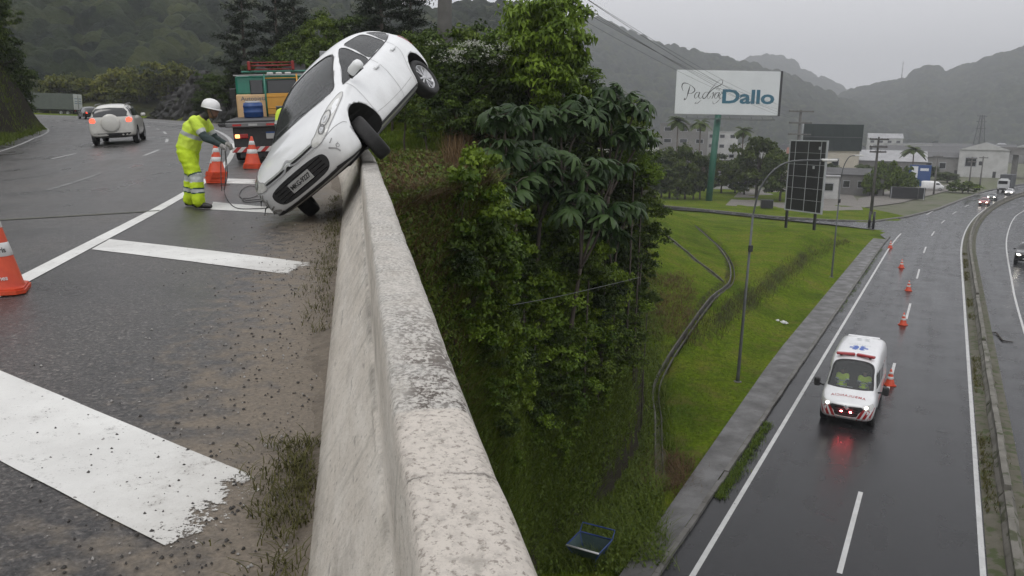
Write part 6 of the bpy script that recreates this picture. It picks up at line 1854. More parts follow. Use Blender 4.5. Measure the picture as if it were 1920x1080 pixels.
# ---------------------------------------------------------------- cars on the lower roads
def lower_car(c, al, lat, toward=True):
    p = L(al, lat, .002); q = L(al + 1, lat, .002); d = q - p
    c.location = p; c.rotation_euler = (0, 0, math.atan2(d.y, d.x) + (math.pi if toward else 0))
red, _ = simple_car('car', 'red car with bright headlamps leading the queue on the wet road', HAT_T, P_RED, 1.98, -1.92, (1.22, -1.22), lit_head=True); lower_car(red, 181, 2.4)
g2, _ = simple_car('car', 'dark grey car with headlamps on between red car and lorry', HAT_T, P_GREY, 1.98, -1.92, (1.22, -1.22), lit_head=True); lower_car(g2, 199, 1.7)
w3, _ = simple_car('car', 'white car with headlamps on beside the median wall, next to the tipper lorry', HAT_T, P_WHITE2, 1.98, -1.92, (1.22, -1.22), lit_head=True); lower_car(w3, 221, 2.1)
jp, _ = simple_car('off_road_vehicle', 'black off-road vehicle with headlamp on, beyond the median wall', SUV_T, P_BLACK, 2.2, -2.17, (1.30, -1.30), wr=.42, lit_head=True, suv=True, rack=True)
jp.scale = (1.12, 1.12, 1.2); lower_car(jp, 97.0, 9.45); jp.rotation_euler.z += R(-6)
tip = thing('lorry', 'white-cabbed tipper lorry with dark load body in the queue', 'lorry')
MB().box((3.2, 0, 1.85), (2.0, 2.4, 2.3), None, .2).build('cab', M_LWHITE, tip)
MB().box((4.19, 0, 2.35), (.06, 2.0, .8), None, .02).build('windscreen', M_DGLASS, tip)
MB().box((4.22, 0, .75), (.12, 2.4, .5), None, .04).build('bumper', M_BLACKPL, tip)
for sg in (1, -1):
    MB().box((4.29, sg * .9, .85), (.06, .3, .2), None, .03).build('headlamp', M_LAMPGLASS, tip)
    for x in (3.2, -2.4, -3.6): wheel(tip, (x, sg * 1.0, .5), .5, .3, .3, sg, detail=False)
MB().box((3.0, 0, 3.12), (1.2, 1.6, .28), None, .08).build('roof_spoiler', M_LWHITE, tip)
MB().box((-1.6, 0, 2.6), (6.4, 2.5, 3.2), None, .05).build('load_body', mat('dark lorry body', (.05, .055, .06), (.07, .075, .08), rough=.6), tip)
MB().box((-.5, 0, .8), (7.5, .9, .3)).build('chassis', M_BLACKPL, tip)
lower_car(tip, 236, -1.2)
for k, (u, v) in enumerate(((1668, 722), (1693, 609), (1703, 545), (1690, 502), (1669, 465))):
    cone(G(u, v, .004), 'orange and white cone in the line of cones on the lower road', 'line of cones on the lower road', R(40 * k), scale=1.12)
# ================================================================== THINGS IN THE VALLEY
M_STEEL = mat('galvanised steel', (.11, .115, .115), (.075, .08, .08), rough=.5, metal=.3, scale=3)
M_CONCP = mat('pole concrete', (.17, .165, .155), (.11, .105, .10), rough=.85, scale=1.4)
M_BBGREEN = mat('billboard green steel', (.015, .115, .075), (.012, .085, .056), rough=.5, scale=.8)
M_BBWHITE = mat('billboard vinyl', (.66, .68, .70), (.60, .62, .64), rough=.5, scale=.3)
M_TEAL = mat('teal lettering', (.02, .13, .20), (.02, .11, .17), rough=.5)
M_PANEL = mat('black panel', (.008, .008, .010), (.014, .014, .016), rough=.35, scale=2)
M_FRAME = mat('pale frame', (.34, .35, .36), (.28, .29, .30), rough=.5, scale=2)
M_BACK = mat('billboard back sheet', (.016, .024, .024), (.026, .036, .034), rough=.7, scale=.6)
def face_cam(p, off=0.0):
    """heading of a board whose face looks back at the viewer side, plus a turn"""
    return math.atan2(p.x, p.y) * -1 + off

# ---- street lamps
def lamp(u, v, utop, vtop, uhead, vhead, label, z0):
    b = GT(u, v); 
    t = thing('street_lamp', label, 'street lamp', b)
    Y = b.y
    top = atY(utop, vtop, Y) - b; head = atY(uhead, vhead, Y + .6) - b
    MB().tube([(0, 0, -.3), (0, 0, .35), (top.x * .3, top.y * .3, top.z * .35), (top.x, top.y, top.z)], [.10, .085, .07, .05], 10).build('pole', M_STEEL, t)
    arm = smooth_loop([(top.x, top.y, top.z - .1), (top.x + (head.x - top.x) * .10, top.y, top.z + (head.z - top.z) * .55), (top.x + (head.x - top.x) * .40, top.y, top.z + (head.z - top.z) * .95), (head.x, head.y, head.z)], 5, closed=False)
    MB().tube(arm, .045, 8).build('arm', M_STEEL, t)
    MB().box((head.x + .25, head.y, head.z + .02), (.75, .26, .13), None, .05).build('lamp_head', M_LAMPGLASS, t)
    MB().lathe([(.12, 0), (.20, 0), (.20, .03), (.12, .05)], 12).build('foot', M_CONCP, t)
    bx = MB().box((top.x * .78, -.12, top.z * .80), (.20, .14, .32), None, .02).build('junction_box', M_BLACKPL, t)
    return t
lamp(1383, 716, 1412, 400, 1545, 301, 'tall curved street lamp on the slope beside the pavement', 0)
lamp(1559, 520, 1576, 340, 1605, 292, 'smaller street lamp further along the lawn edge', 0)

# ---- black panel sign on two legs
a, b = Vector((33.0, 97.0, 0)), Vector((34.9, 92.9, 0)); a.z = TZ(a.x, a.y); b.z = TZ(b.x, b.y)
t = thing('display_panel', 'tall black gridded panel in a pale frame on two posts', 'sign', (a + b) / 2)
e1 = Vector((b.x - a.x, b.y - a.y, 0)); wl_ = e1.length; e1.normalize()
t.rotation_euler = (0, 0, math.atan2(e1.y, e1.x))
zt_ = atY(1512, 264, (a.y + b.y) / 2).z - t.location.z; zb_ = atY(1505, 396, (a.y + b.y) / 2).z - t.location.z
cw = 5.7
MB().box((.5, 0, (zt_ + zb_) / 2), (cw, .16, zt_ - zb_), None, .02).build('panel', M_PANEL, t)
for x in (-cw / 2 + .5, cw / 2 + .5): MB().box((x, -.03, (zt_ + zb_) / 2), (.14, .26, zt_ - zb_ + .16), None, .02).build('frame_side', M_FRAME, t)
for z in (zt_, zb_): MB().box((.5, -.03, z), (cw - .15, .26, .14), None, .02).build('frame_edge', M_FRAME, t)
for x in (-cw / 2 + .5 + cw * .16, .5 + cw * .02, cw / 2 + .5 - cw * .14): MB().box((x, -.10, (zt_ + zb_) / 2), (.06, .05, zt_ - zb_ - .1)).build('grid_bar', M_FRAME, t)
for k in range(1, 6): MB().box((.5, -.13, zb_ + (zt_ - zb_) * k / 6), (cw - .1, .03, .04)).build('grid_bar', M_FRAME, t)
for x in (-wl_ / 2, wl_ / 2): MB().box((x, .18, zb_ / 2 + .2), (.32, .2, zb_ + .8), None, .02).build('post', M_PANEL, t)
for x, z in ((2.4, zt_ - .8), (1.7, zt_ - 3.0)): MB().box((x, -.16, z), (.3, .02, .34)).build('missing_tile', M_FRAME, t)

# ---- billboard
bp = GT(1330, 377)
BB = thing('billboard', 'white billboard reading Padrao Dallo on a thick green post', 'billboard', bp)
Yb = bp.y
def bl(u, v, dy=0.0): return atY(u, v, Yb + dy) - bp
tl, tr, br, bl_ = bl(1270, 131, 0), bl(1465, 134, 0), bl(1458, 219, 0), bl(1264, 211, 0)
wbb = (tr.x - tl.x + br.x - bl_.x) / 2; cxb = (tl.x + tr.x + br.x + bl_.x) / 4; z1 = (tl.z + tr.z) / 2; z0 = (br.z + bl_.z) / 2
hb = z1 - z0; cz = (z0 + z1) / 2
panel = MB().box((cxb, 0, cz), (wbb, .25, hb), None, .03).build('panel', M_BBWHITE, BB)
MB().box((cxb + wbb / 2 + .12, .25, cz), (.42, .9, hb + .2), None, .02).build('side_frame', M_PANEL, BB)
MB().tube([(-.02, .5, -.5), (.35, .5, z0 * .5), (.75, .5, z0 + .4)], .62, 20).build('post', M_BBGREEN, BB)
MB().box((cxb, .55, cz), (wbb - .3, .5, .5), None, .03).build('back_beam', M_BBGREEN, BB)
cat_ = MB(); 
MB().box((cxb + .6, -.75, z0 - .75), (wbb - 2.6, .08, .08)).build('walkway_rail', M_STEEL, BB)
MB().box((cxb + .6, -.45, z0 - .95), (wbb - 2.6, .7, .06)).build('walkway', M_STEEL, BB)
for k in range(9): MB().box((cxb - wbb / 2 + 2.2 + k * (wbb - 3.2) / 8, -.45, z0 - .55), (.07, .7, .07), Matrix.Rotation(R(35), 3, 'X')).build('walkway_bracket', M_STEEL, BB)
# lettering: bold word and brush script word
tm = text_mesh('Dallo', hb * .44, .02, .085, align='LEFT', spacing=.96)
sx = (wbb * .515) / max(v.co.x for v in tm.vertices)
xL = cxb - wbb / 2; 
for v in tm.vertices: v.co = Vector((v.co.x * sx, v.co.y, v.co.z))
tm.transform(Matrix.Translation((xL + wbb * .437, -.14, z0 + hb * .40)) @ Matrix.Rotation(R(90), 4, 'X')); tm.materials.append(M_TEAL); link('lettering', tm, BB)
def stroke(pts, w0, w1, name='lettering'):
    """calligraphic stroke in board fractions, swelling between w0 and w1"""
    P = smooth_loop(pts, 7, closed=False); n = len(P); m = MB(); vs = []
    for i, (a, b) in enumerate(P):
        q0, q1 = P[max(i - 1, 0)], P[min(i + 1, n - 1)]
        dx, dy = (q1[0] - q0[0]) * wbb, (q1[1] - q0[1]) * hb; l_ = math.hypot(dx, dy) or 1
        w = w0 + (w1 - w0) * abs(math.sin(math.pi * (i / n) * 2.2)) ** 1.5
        nx, ny = -dy / l_ * w, dx / l_ * w
        x, z = xL + a * wbb, z0 + b * hb
        vs += [(x - nx, -.142, z - ny), (x + nx, -.142, z + ny)]
    m.add(vs, [(2 * i, 2 * i + 1, 2 * i + 3, 2 * i + 2) for i in range(n - 1)])
    return m.build(name, M_INK, BB)
stroke([(.135, .66), (.12, .50), (.105, .36), (.085, .33), (.09, .37)], .03, .11)                                      # P stem
stroke([(.07, .52), (.055, .62), (.07, .70), (.12, .68), (.17, .60), (.18, .53), (.15, .47), (.115, .47)], .025, .09)    # P bowl
stroke([(.225, .50), (.20, .49), (.182, .42), (.19, .36), (.212, .40), (.23, .50), (.222, .40), (.24, .36), (.262, .42)], .022, .075)   # a
stroke([(.315, .50), (.285, .50), (.262, .43), (.268, .36), (.292, .39), (.33, .55), (.385, .72), (.425, .79), (.445, .75), (.43, .68), (.37, .60), (.325, .50), (.305, .40), (.32, .36), (.34, .42)], .022, .075)   # d with tall loop
stroke([(.345, .46), (.362, .50), (.358, .42), (.35, .36), (.365, .44), (.385, .51)], .022, .065)    # r
stroke([(.415, .50), (.392, .49), (.375, .42), (.385, .36), (.402, .40), (.42, .50), (.412, .40), (.425, .36)], .022, .07)      # a
stroke([(.385, .575), (.40, .60), (.415, .575), (.432, .60)], .02, .05)                                                # tilde
stroke([(.445, .49), (.425, .44), (.43, .37), (.448, .39), (.452, .47), (.44, .50), (.455, .51)], .022, .065)                                                                   # o
stroke([(.205, .28), (.19, .24), (.215, .25), (.25, .33)], .02, .05); stroke([(.36, .30), (.37, .24), (.40, .28), (.43, .36)], .02, .05)

# ---- second billboard seen from behind
p = GT(1562, 395); p2 = Vector((62.5, 172, 0))
B2 = thing('billboard', 'dark back of a second billboard with a pale cross beam', 'billboard', p2)
def b2(u, v): return atY(u, v, p2.y) - p2
A_, Bb, Cc, Dd = b2(1508, 234), b2(1620, 232), b2(1613, 282), b2(1505, 284)
w2 = (Bb.x - A_.x); c2x = (A_.x + Bb.x) / 2; zt2 = (A_.z + Bb.z) / 2; zb2 = (Cc.z + Dd.z) / 2
for k in range(6): MB().box((c2x - w2 / 2 + w2 * (k + .5) / 6, 0, (zt2 + zb2) / 2), (w2 / 6 - .03, .2, zt2 - zb2)).build('back_panel', M_BACK, B2)
MB().box((c2x, -.25, zb2 + (zt2 - zb2) * .52), (w2, .14, .16)).build('cross_beam', M_STEEL, B2)
MB().tube([(0, .5, -.3), (-.2, .5, zt2)], .5, 16).build('post', M_BBGREEN, B2)
MB().box((c2x, 1.0, (zt2 + zb2) / 2), (w2, .1, zt2 - zb2)).build('front_panel', M_BBWHITE, B2)

# ---- utility poles and wires
def upole(p, h, arms, label, mt=None, lean=0.0, r=.17):
    t = thing('utility_pole', label, 'utility pole', p)
    MB().tube([(0, 0, -.4), (lean * h * .5, 0, h * .5), (lean * h, 0, h)], [r * 1.25, r, r * .75], 8).build('pole', mt or M_CONCP, t)
    for zf, w in arms:
        MB().box((lean * h, -r, zf), (w, .10 + r, .13 + r * .5)).build('cross_arm', mt or M_CONCP, t)
        for k in range(4):
            x = -w / 2 + .12 + (w - .24) * k / 3
            MB().lathe([(.05, 0), (.055, .05), (.035, .08), (.055, .11), (.03, .17)], 8, None, (lean * h + x, -.14, zf + .065)).build('insulator', M_BLACKPL, t)
    return t
pA = Vector((58.5, 168, 0)); hA = atY(1491, 206, 168).z
poleA = upole(pA, hA, ((hA - .3, 5.0), (hA - 2.6, 4.6), (hA - 4.9, 4.6)), 'concrete utility pole with three cross arms beside the black panel sign', r=.34)
pB = GT(1633, 402); hB = atY(1641, 257, pB.y).z
poleB = upole(pB, hB, ((hB - .4, 3.0), (hB - 1.6, 2.8), (hB - 2.4, 2.6)), 'tall dark utility pole with cross arms beside the junction', r=.22, mt=mat('dark tarred pole', (.05, .045, .04), (.08, .075, .07), rough=.8))
pC = Vector((97, 186, 0)); upole(pC, 9.0, ((8.6, 2.2),), 'thin utility pole by the palm tree')
pD = GT(1815, 360); upole(pD, 8.5, ((8.1, 2.2), (7.3, 2.0)), 'utility pole with transformers near the white warehouse')
pE = GT(1836, 356); upole(pE, 8.5, ((8.1, 2.2),), 'utility pole beside the far road bend')
tr_ = MB(); tr_.lathe([(.0001, 0), (.35, 0), (.38, .1), (.38, .9), (.3, 1.0), (.0001, 1.02)], 14)
tag(tr_.build('transformer', M_BLACKPL, None, pE + Vector((-.55, 0, 6.2))), 'grey drum transformer hung on the pole beside the far bend', 'transformer')
# marker posts on the junction island
for du in (0, 8):
    g = GT(1629 + du, 428); tag(MB().tube([(0, 0, -.1), (0, 0, 2.3)], .17, 10).build('bollard', M_PANEL, None, g), 'thick black post standing at the junction corner', 'post', 'pair of black posts at the junction')
# upper utility pole behind the shrubs and the wires that leave it
_pc = atY(832, 60, 37.0); pu = Vector((_pc.x, 37.0, TZ(_pc.x, 37)))
upp = upole(pu, 9.5, (), 'thick grey concrete utility pole rising behind the shrubs past the hatchback', r=.30, lean=.012)
sp = Vector((-8.6, 36, TZ(-8.6, 36)))
_q = atY(606, 96, 40.0)
tag(MB().box((0, 0, -2.2), (.32, .2, 4.4), None, .03).build('marker_post', M_FRAME, None, _q), 'pale square post among trees behind the hatchback roof', 'post')
M_WIRE = mat('wire', (.05, .05, .055), (.07, .07, .07), rough=.6)
for k, (u0, v0, uE, vE) in enumerate(((1040, 0, 1460, 205), (1062, -6, 1470, 196), (1095, -4, 1480, 209), (1118, -8, 1488, 222), (1140, -8, 1495, 205), (1155, -8, 1500, 222))):
    A0 = atY(u0 - 380, v0 - 215, 30.0); E0 = atY(uE, vE, 168.0)
    pts = []
    for q in range(15):
        f = q / 14; p = A0.lerp(E0, f); p.z -= 2.6 * 4 * f * (1 - f) * .55; pts.append(p)
    tag(MB().tube(pts, .012 + .004 * (k % 2), 5).build('power_line', M_WIRE), 'thin power line strung high across the valley towards the cross-armed pole', 'wire', 'power lines over the valley')
pts = [atY(835, 602, 15.5), atY(930, 578, 17), atY(1060, 553, 20), atY(1200, 520, 26)]
tag(MB().tube(smooth_loop([tuple(p) for p in pts], 6, closed=False), .010, 5).build('cable', M_STEEL), 'pale slack wire stretched through the undergrowth below the barrier', 'wire')

# ---- buildings
M_WALLW = mat('white plaster', (.50, .50, .49), (.38, .38, .37), rough=.8, scale=.4, coords='World')
M_WALLG = mat('grey plaster', (.22, .215, .205), (.16, .155, .15), rough=.85, scale=.4, coords='World')
M_WALLB = mat('brown timber wall', (.12, .085, .065), (.09, .065, .05), rough=.8, scale=.7, coords='World')
M_ROOFM = mat('metal roof', (.38, .38, .385), (.26, .26, .265), rough=.5, scale=.3, coords='World')
M_ROOFT = mat('tile roof', (.22, .10, .07), (.17, .08, .055), rough=.8, scale=.8, coords='World')
M_ROOFD = mat('dark roof', (.10, .10, .10), (.07, .07, .07), rough=.7, scale=.5, coords='World')
M_WALLT = mat('cream wall', (.50, .46, .38), (.42, .38, .32), rough=.8, scale=.4, coords='World')
def house(label, p, w, d, h, rz, wall, roof, rtype='gable', rh=1.2, wins=3, storeys=1, door=True, cat='building', name='house'):
    t = thing(name, label, cat, p, rz)
    MB().box((0, 0, h / 2 - .1), (w, d, h + .2)).build('wall', wall, t)
    ov = .35
    if rtype == 'gable':
        m = MB(); a, b = w / 2 + ov, d / 2 + ov
        m.add([(-a, -b, h - .02), (a, -b, h - .02), (a, b, h - .02), (-a, b, h - .02), (-a, 0, h + rh), (a, 0, h + rh), (-a, -b, h + .13), (a, -b, h + .13), (a, b, h + .13), (-a, b, h + .13), (-a, 0, h + rh + .15), (a, 0, h + rh + .15)],
              [(6, 7, 11, 10), (9, 10, 11, 8), (0, 4, 5, 1), (3, 2, 5, 4), (0, 1, 7, 6), (2, 3, 9, 8), (0, 6, 10, 4), (4, 10, 9, 3), (1, 5, 11, 7), (5, 2, 8, 11)])
        m.build('roof', roof, t)
        m = MB(); 
        for x in (-w / 2 + .01, w / 2 - .01): m.add([(x, -d / 2, h), (x, d / 2, h), (x, 0, h + rh - .1)], [(0, 1, 2)])
        m.build('gable', wall, t)
    elif rtype == 'endgable':
        m = MB(); a, b = w / 2 + ov, d / 2 + ov
        m.add([(-a, -b, h), (-a, b, h), (a, b, h), (a, -b, h), (0, -b, h + rh), (0, b, h + rh)], [(0, 4, 5, 1), (3, 2, 5, 4), (0, 3, 4), (1, 5, 2)])
        m.build('roof', roof, t)
        MB().add([(-w / 2, -d / 2 - ov - .02, h - .05), (w / 2, -d / 2 - ov - .02, h - .05), (0, -d / 2 - ov - .02, h + rh - .12)], [(0, 1, 2)]).build('gable', wall, t)
    else:
        MB().box((0, 0, h + .12), (w + .5, d + .5, .28), None, .03).build('roof', roof, t)
    for s_ in range(storeys):
        hs = h / storeys; zc = hs * s_ + hs * .55
        for k in range(wins):
            x = -w / 2 + w * (k + .5) / wins
            if door and s_ == 0 and k == wins - 1:
                MB().box((x, -d / 2 - .02, 1.05), (1.0, .08, 2.1)).build('door', M_BLACKPL, t); continue
            fr = MB().box((x, -d / 2 - .01, zc), (w / wins * .5, .10, hs * .38)).build('window', M_FRAME, t)
            MB().box((x, -d / 2 - .07, zc), (w / wins * .42, .03, hs * .30)).build('pane', M_DGLASS, fr)
    return t
def hp(u, v, z=0.0):
    g = G(u, v, z); return Vector((g.x, g.y, -.1))
house('low white shed with brown upper wall behind the billboard post', hp(1365, 352), 9, 6, 3.6, R(-10), M_WALLW, M_ROOFD, 'flat', wins=3)
house('small kiosk with grey canopy beside the large round tree', hp(1400, 349), 4.5, 5, 4.6, R(-12), M_WALLG, M_ROOFM, 'flat', wins=2)
MB_ = house('brown timber upper storey over the white shed', hp(1358, 348) + Vector((0, 3, 0)), 10, 5, 6.2, R(-10), M_WALLB, M_ROOFD, 'flat', wins=3, storeys=2, door=False)
house('grey two-storey building seen above the palms left of the billboard post', Vector((62, 300, -.1)), 17, 12, 16.5, R(-10), M_WALLG, M_WALLG, 'flat', wins=3, storeys=4, door=False)
house('white house beside the grey block, glimpsed between palms', Vector((76, 300, -.1)), 11, 10, 14, R(-10), M_WALLW, M_ROOFM, 'flat', wins=3, storeys=4, door=False)
house('white house low between the billboard post and the round tree', Vector((84, 290, -.1)), 9, 9, 9.5, R(-15), M_WALLW, M_WALLW, 'flat', wins=4, storeys=3, door=False)
house('house with reddish tile roof behind the round tree', Vector((96, 270, -.1)), 10, 9, 7.2, R(-18), M_WALLT, M_ROOFT, 'gable', 1.8, wins=3, storeys=2)
house('small white cabin behind the black panel sign', hp(1552, 372), 3.6, 3.2, 4.6, R(-20), M_WALLW, M_ROOFM, 'flat', wins=1, door=False)
house('long dark-walled shed with pale doors behind the tall pole', hp(1590, 366) + Vector((2, 6, 0)), 15, 8, 4.4, R(-24), M_WALLG, M_ROOFD, 'gable', 1.3, wins=5)
house('long shed with bright metal roof behind the bushes', Vector((121, 262, -.1)), 21, 14, 5.6, R(-24), M_WALLG, M_ROOFM, 'gable', 3.2, wins=7)
house('cream-roofed shed with orange edge past the second billboard', Vector((99, 255, -.1)), 17, 14, 8.6, R(-24), M_WALLT, mat('cream sheet roof', (.58, .52, .40), (.50, .44, .34), rough=.6, coords='World', scale=.3), 'gable', 2.6, wins=4)
house('white gabled warehouse facing the road', Vector((169, 292, -.1)), 15, 24, 9.4, R(-31), M_WALLW, M_ROOFM, 'endgable', 2.6, wins=2, name='warehouse')
house('grey annexe beside the white warehouse', Vector((152, 297, -.1)), 22, 12, 6.4, R(-28), M_WALLG, M_ROOFD, 'gable', 1.6, wins=5, name='warehouse')
house('far white factory block on the valley slope', Vector((227, 470, -1)), 24, 14, 11, R(-22), M_WALLW, M_ROOFM, 'flat', wins=6, storeys=2, door=False, name='factory')
house('far pale factory hall with shallow roof below the pylon', Vector((285, 520, -1)), 60, 24, 8, R(-28), M_WALLG, M_ROOFD, 'gable', 3.5, wins=10, door=False, name='factory')
house('long low far warehouse with white fascia at the valley end', Vector((330, 470, -1)), 90, 20, 8, R(-33), M_WALLG, M_ROOFM, 'flat', wins=12, door=False, name='factory')
house('grey far works hall behind the metal-roofed shed', Vector((205, 400, -1)), 52, 22, 7.5, R(-26), M_WALLG, M_ROOFD, 'gable', 3, wins=9, door=False, name='factory')
house('far house with pale roof high on the slope behind the second billboard', Vector((236, 520, 4)), 20, 12, 9, R(-20), M_WALLW, M_ROOFM, 'gable', 3, wins=4, storeys=2, door=False)
# overpass crossing the far end of the lower road
ov = thing('overpass', 'dark concrete overpass crossing at the far end of the lower road', 'bridge', Vector((196, 268, 0)), R(-34))
for k in range(4): MB().box((-28 + 19 * k, 0, 8.6), (18.95, 9, 1.6), None, .05).build('deck_span', M_WALLG, ov)
MB().box((0, -4.4, 9.9), (76, .3, 1.0)).build('parapet', M_CONCP, ov)
for x in (-26, -9, 12, 30): MB().box((x, 0, 3.9), (1.6, 6, 7.9), None, .1).build('pier', M_CONCP, ov)
# blue sign, van, panel box, hut
bs_ = thing('sign_board', 'blue upright sign board with white lettering blocks beside the palm', 'sign', hp(1722, 350) + Vector((0, 0, .05)), R(-24))
MB().box((0, 0, 3.0), (5.2, .5, 5.6), None, .05).build('board', M_BLUE, bs_)
MB().box((-1.3, -.27, 3.9), (1.5, .03, 3.0)).build('white_mark', M_BBWHITE, bs_); MB().box((1.0, -.27, 4.6), (2.0, .03, .7)).build('white_mark', M_BBWHITE, bs_)
vn = thing('delivery_van', 'white delivery van parked by the blue sign board', 'van', hp(1748, 357) + Vector((0, 0, .1)), R(-28))
rowsv = [(2.6, .35, .7, .8, .68, .95, .6, 1.0, .4, 1.02), (2.3, .3, .92, 1.0, .9, 1.15, .82, 1.2, .6, 1.22), (1.9, .3, .96, 1.15, .95, 1.3, .88, 1.5, .75, 1.55), (1.3, .3, .98, 1.2, .97, 1.4, .92, 2.1, .78, 2.18), (.8, .3, .98, 1.2, .97, 1.4, .94, 2.25, .8, 2.35), (-2.4, .3, .98, 1.2, .97, 1.4, .94, 2.25, .8, 2.35), (-2.6, .35, .95, 1.2, .94, 1.4, .9, 2.15, .76, 2.22)]
vm = loft(car_rows(rowsv), 1); vm.materials.append(P_WHITE2); link('body', vm, vn); vb = bvh_of(vm)
patch(vb, [(1.95, .7), (1.35, .72), (1.35, -.72), (1.95, -.7)], 'T', 'windscreen', M_DGLASS, vn, .01, .02, .3)
for v in 'LR': patch(vb, [(1.75, 1.4), (1.3, 1.85), (.7, 1.9), (.7, 1.4)], v, 'side_window', M_DGLASS, vn, .01, .02, .3)
for x in (1.7, -1.7):
    for sg in (1, -1): wheel(vn, (x, sg * .88, .34), .34, .22, .22, sg, detail=False)
bx = thing('utility_cabinet', 'long black panelled cabinet on the verge below the blue sign', 'cabinet', hp(1700, 373) + Vector((0, 0, .1)), R(-22))
MB().box((0, 0, 1.3), (6.6, 1.4, 2.3), None, .04).build('body', M_PANEL, bx)
for x in (-3.1, 2.0, 3.1): MB().box((x, -.72, 1.2), (.14, .12, 2.5)).build('upright', M_FRAME if x != 2.0 else M_STEEL, bx)
db = thing('waste_bin', 'dark waste bin on the verge beyond the side road', 'bin', GT(1437, 392), R(-10))
MB().box((0, 0, .8), (2.0, 1.2, 1.3), None, .08).build('body', M_PANEL, db); MB().box((0, 0, 1.5), (2.1, 1.3, .12), None, .04).build('lid', M_BLACKPL, db)
# parking forecourt behind the side road
M_YARD = mat('yard gravel', (.19, .175, .155), (.14, .13, .115), rough=.8, scale=.4, coords='World')
yard = flat('yard', [G(1360, 385), G(1560, 402), G(1620, 396), G(1600, 366), G(1480, 352), G(1390, 356)], M_YARD, .03, kind='structure', step=20)
yard2 = flat('yard', [G(1600, 392), G(1690, 380), G(1800, 352), G(1790, 345), G(1680, 355), G(1610, 372)], M_YARD, .026, kind='structure', step=20)
# mast on the far hill and lattice pylon
ms = thing('radio_mast', 'thin radio mast on the skyline of the right-hand hill', 'mast', Vector((0, 0, 0)))
d = ray(1690, 150); k = 1640 / d[1]; ms.location = (d[0] * k, 1640, CZ + d[2] * k - 8)
MB().tube([(0, 0, 0), (0, 0, 44)], [.9, .4], 6).build('mast', M_STEEL, ms)
for z in (17, 29, 40): MB().box((0, 0, z), (4, .6, .6)).build('cross_piece', M_STEEL, ms)
py_ = thing('lattice_pylon', 'faint lattice pylon standing before the right-hand hill', 'pylon', Vector((212, 372, 0)), R(20))
for sx in (-1, 1):
    for sy in (-1, 1): MB().tube([(sx * 2.4, sy * 2.4, 0), (sx * .6, sy * .6, 24)], .14, 5).build('leg', M_STEEL, py_)
for k in range(8):
    z0_, z1_ = 3 * k, 3 * (k + 1); w0 = 2.4 - 1.8 * z0_ / 24; w1 = 2.4 - 1.8 * z1_ / 24
    for sy in (-1, 1):
        MB().tube([(-w0, sy * w0, z0_), (w1, sy * w1, z1_)], .07, 4).build('brace', M_STEEL, py_); MB().tube([(w0, sy * w0, z0_), (-w1, sy * w1, z1_)], .07, 4).build('brace', M_STEEL, py_)
for z in (18, 21, 23.5): MB().box((0, 0, z), (6, .25, .25)).build('cross_arm', M_STEEL, py_)

# ---- litter, cart, branch
M_BAG = mat('white plastic', (.62, .62, .62), (.5, .5, .5), rough=.4, scale=6)
def rag(p, s, label, mt=M_BAG, group=None):
    m = MB(); bm = bmesh.new(); bmesh.ops.create_icosphere(bm, subdivisions=2, radius=1)
    for v in bm.verts: v.co = Vector((v.co.x * s, v.co.y * s * .7, max(-.1, v.co.z) * s * .5)) * rnd.uniform(.6, 1.25)
    me = bpy.data.meshes.new('litter'); bm.to_mesh(me); bm.free(); me.materials.append(mt)
    o = link('plastic_litter', me, None, p + Vector((0, 0, s * .12))); o.rotation_euler.z = rnd.uniform(0, 6)
    return tag(o, label, 'litter', group)
rag(GT(1470, 607), .30, 'white plastic bag lying on the grass above the pavement')
rag(GT(1458, 602), .16, 'small white scrap beside the plastic bag on the grass')
rag(GT(1231, 876), .16, 'white scrap lying at the lower end of the ditch')
rag(GT(1223, 912), .20, 'crumpled white bag in the debris below the ditch')
p = G(1862, 626, 0); q = G(1880, 640, 0)
tag(MB().tube([p + Vector((-.3, .2, .02)), p + Vector((.2, 0, .08)), q + Vector((0, 0, .05)), q + Vector((.5, -.25, .03))], [.03, .05, .045, .02], 6).build('fallen_branch', mat('bark dark', (.03, .025, .02), (.05, .04, .03), rough=.9)), 'dark fallen branch lying on the wet road beyond the median wall', 'branch')
cp = GT(1100, 1058)
ct = thing('hand_cart', 'blue-framed handcart with a dark tray abandoned on the grass', 'cart', cp, R(-28))
M_CBLUE = mat('blue painted tube', (.015, .045, .20), (.02, .05, .17), rough=.45)
tr4 = [(-.5, -.36, .62), (.5, -.36, .62), (.58, .42, .70), (-.42, .42, .70)]
MB().tube(tr4 + [tr4[0]], .024, 8).build('rim', M_CBLUE, ct)
MB().tube([tr4[0], tr4[1]], .028, 8).build('front_bar', M_BAG, ct)
lo4 = [(-.32, -.2, .30), (.34, -.2, .30), (.4, .28, .33), (-.26, .28, .33)]
m = MB(); m.add([Vector(x) for x in tr4 + lo4], [(4, 5, 6, 7), (0, 1, 5, 4), (1, 2, 6, 5), (2, 3, 7, 6), (3, 0, 4, 7)]); m.build('tray', mat('dark wire tray', (.03, .06, .06), (.05, .08, .08), rough=.6), ct)
for a_, b_ in zip(tr4, lo4): MB().tube([a_, b_, (b_[0] * 1.05, b_[1] * 1.1, .06)], .018, 6).build('leg', M_CBLUE, ct)
for x in (-.3, .34): MB().lathe([(.05, -.02), (.09, -.015), (.09, .015), (.05, .02)], 12, Matrix.Rotation(R(90), 3, 'Y'), (x, -.2, .085)).build('wheel', M_TYRE, ct)
MB().tube([(-.42, .42, .70), (-.46, .72, .84), (.54, .72, .84), (.58, .42, .70)], .022, 8).build('handle', M_CBLUE, ct)
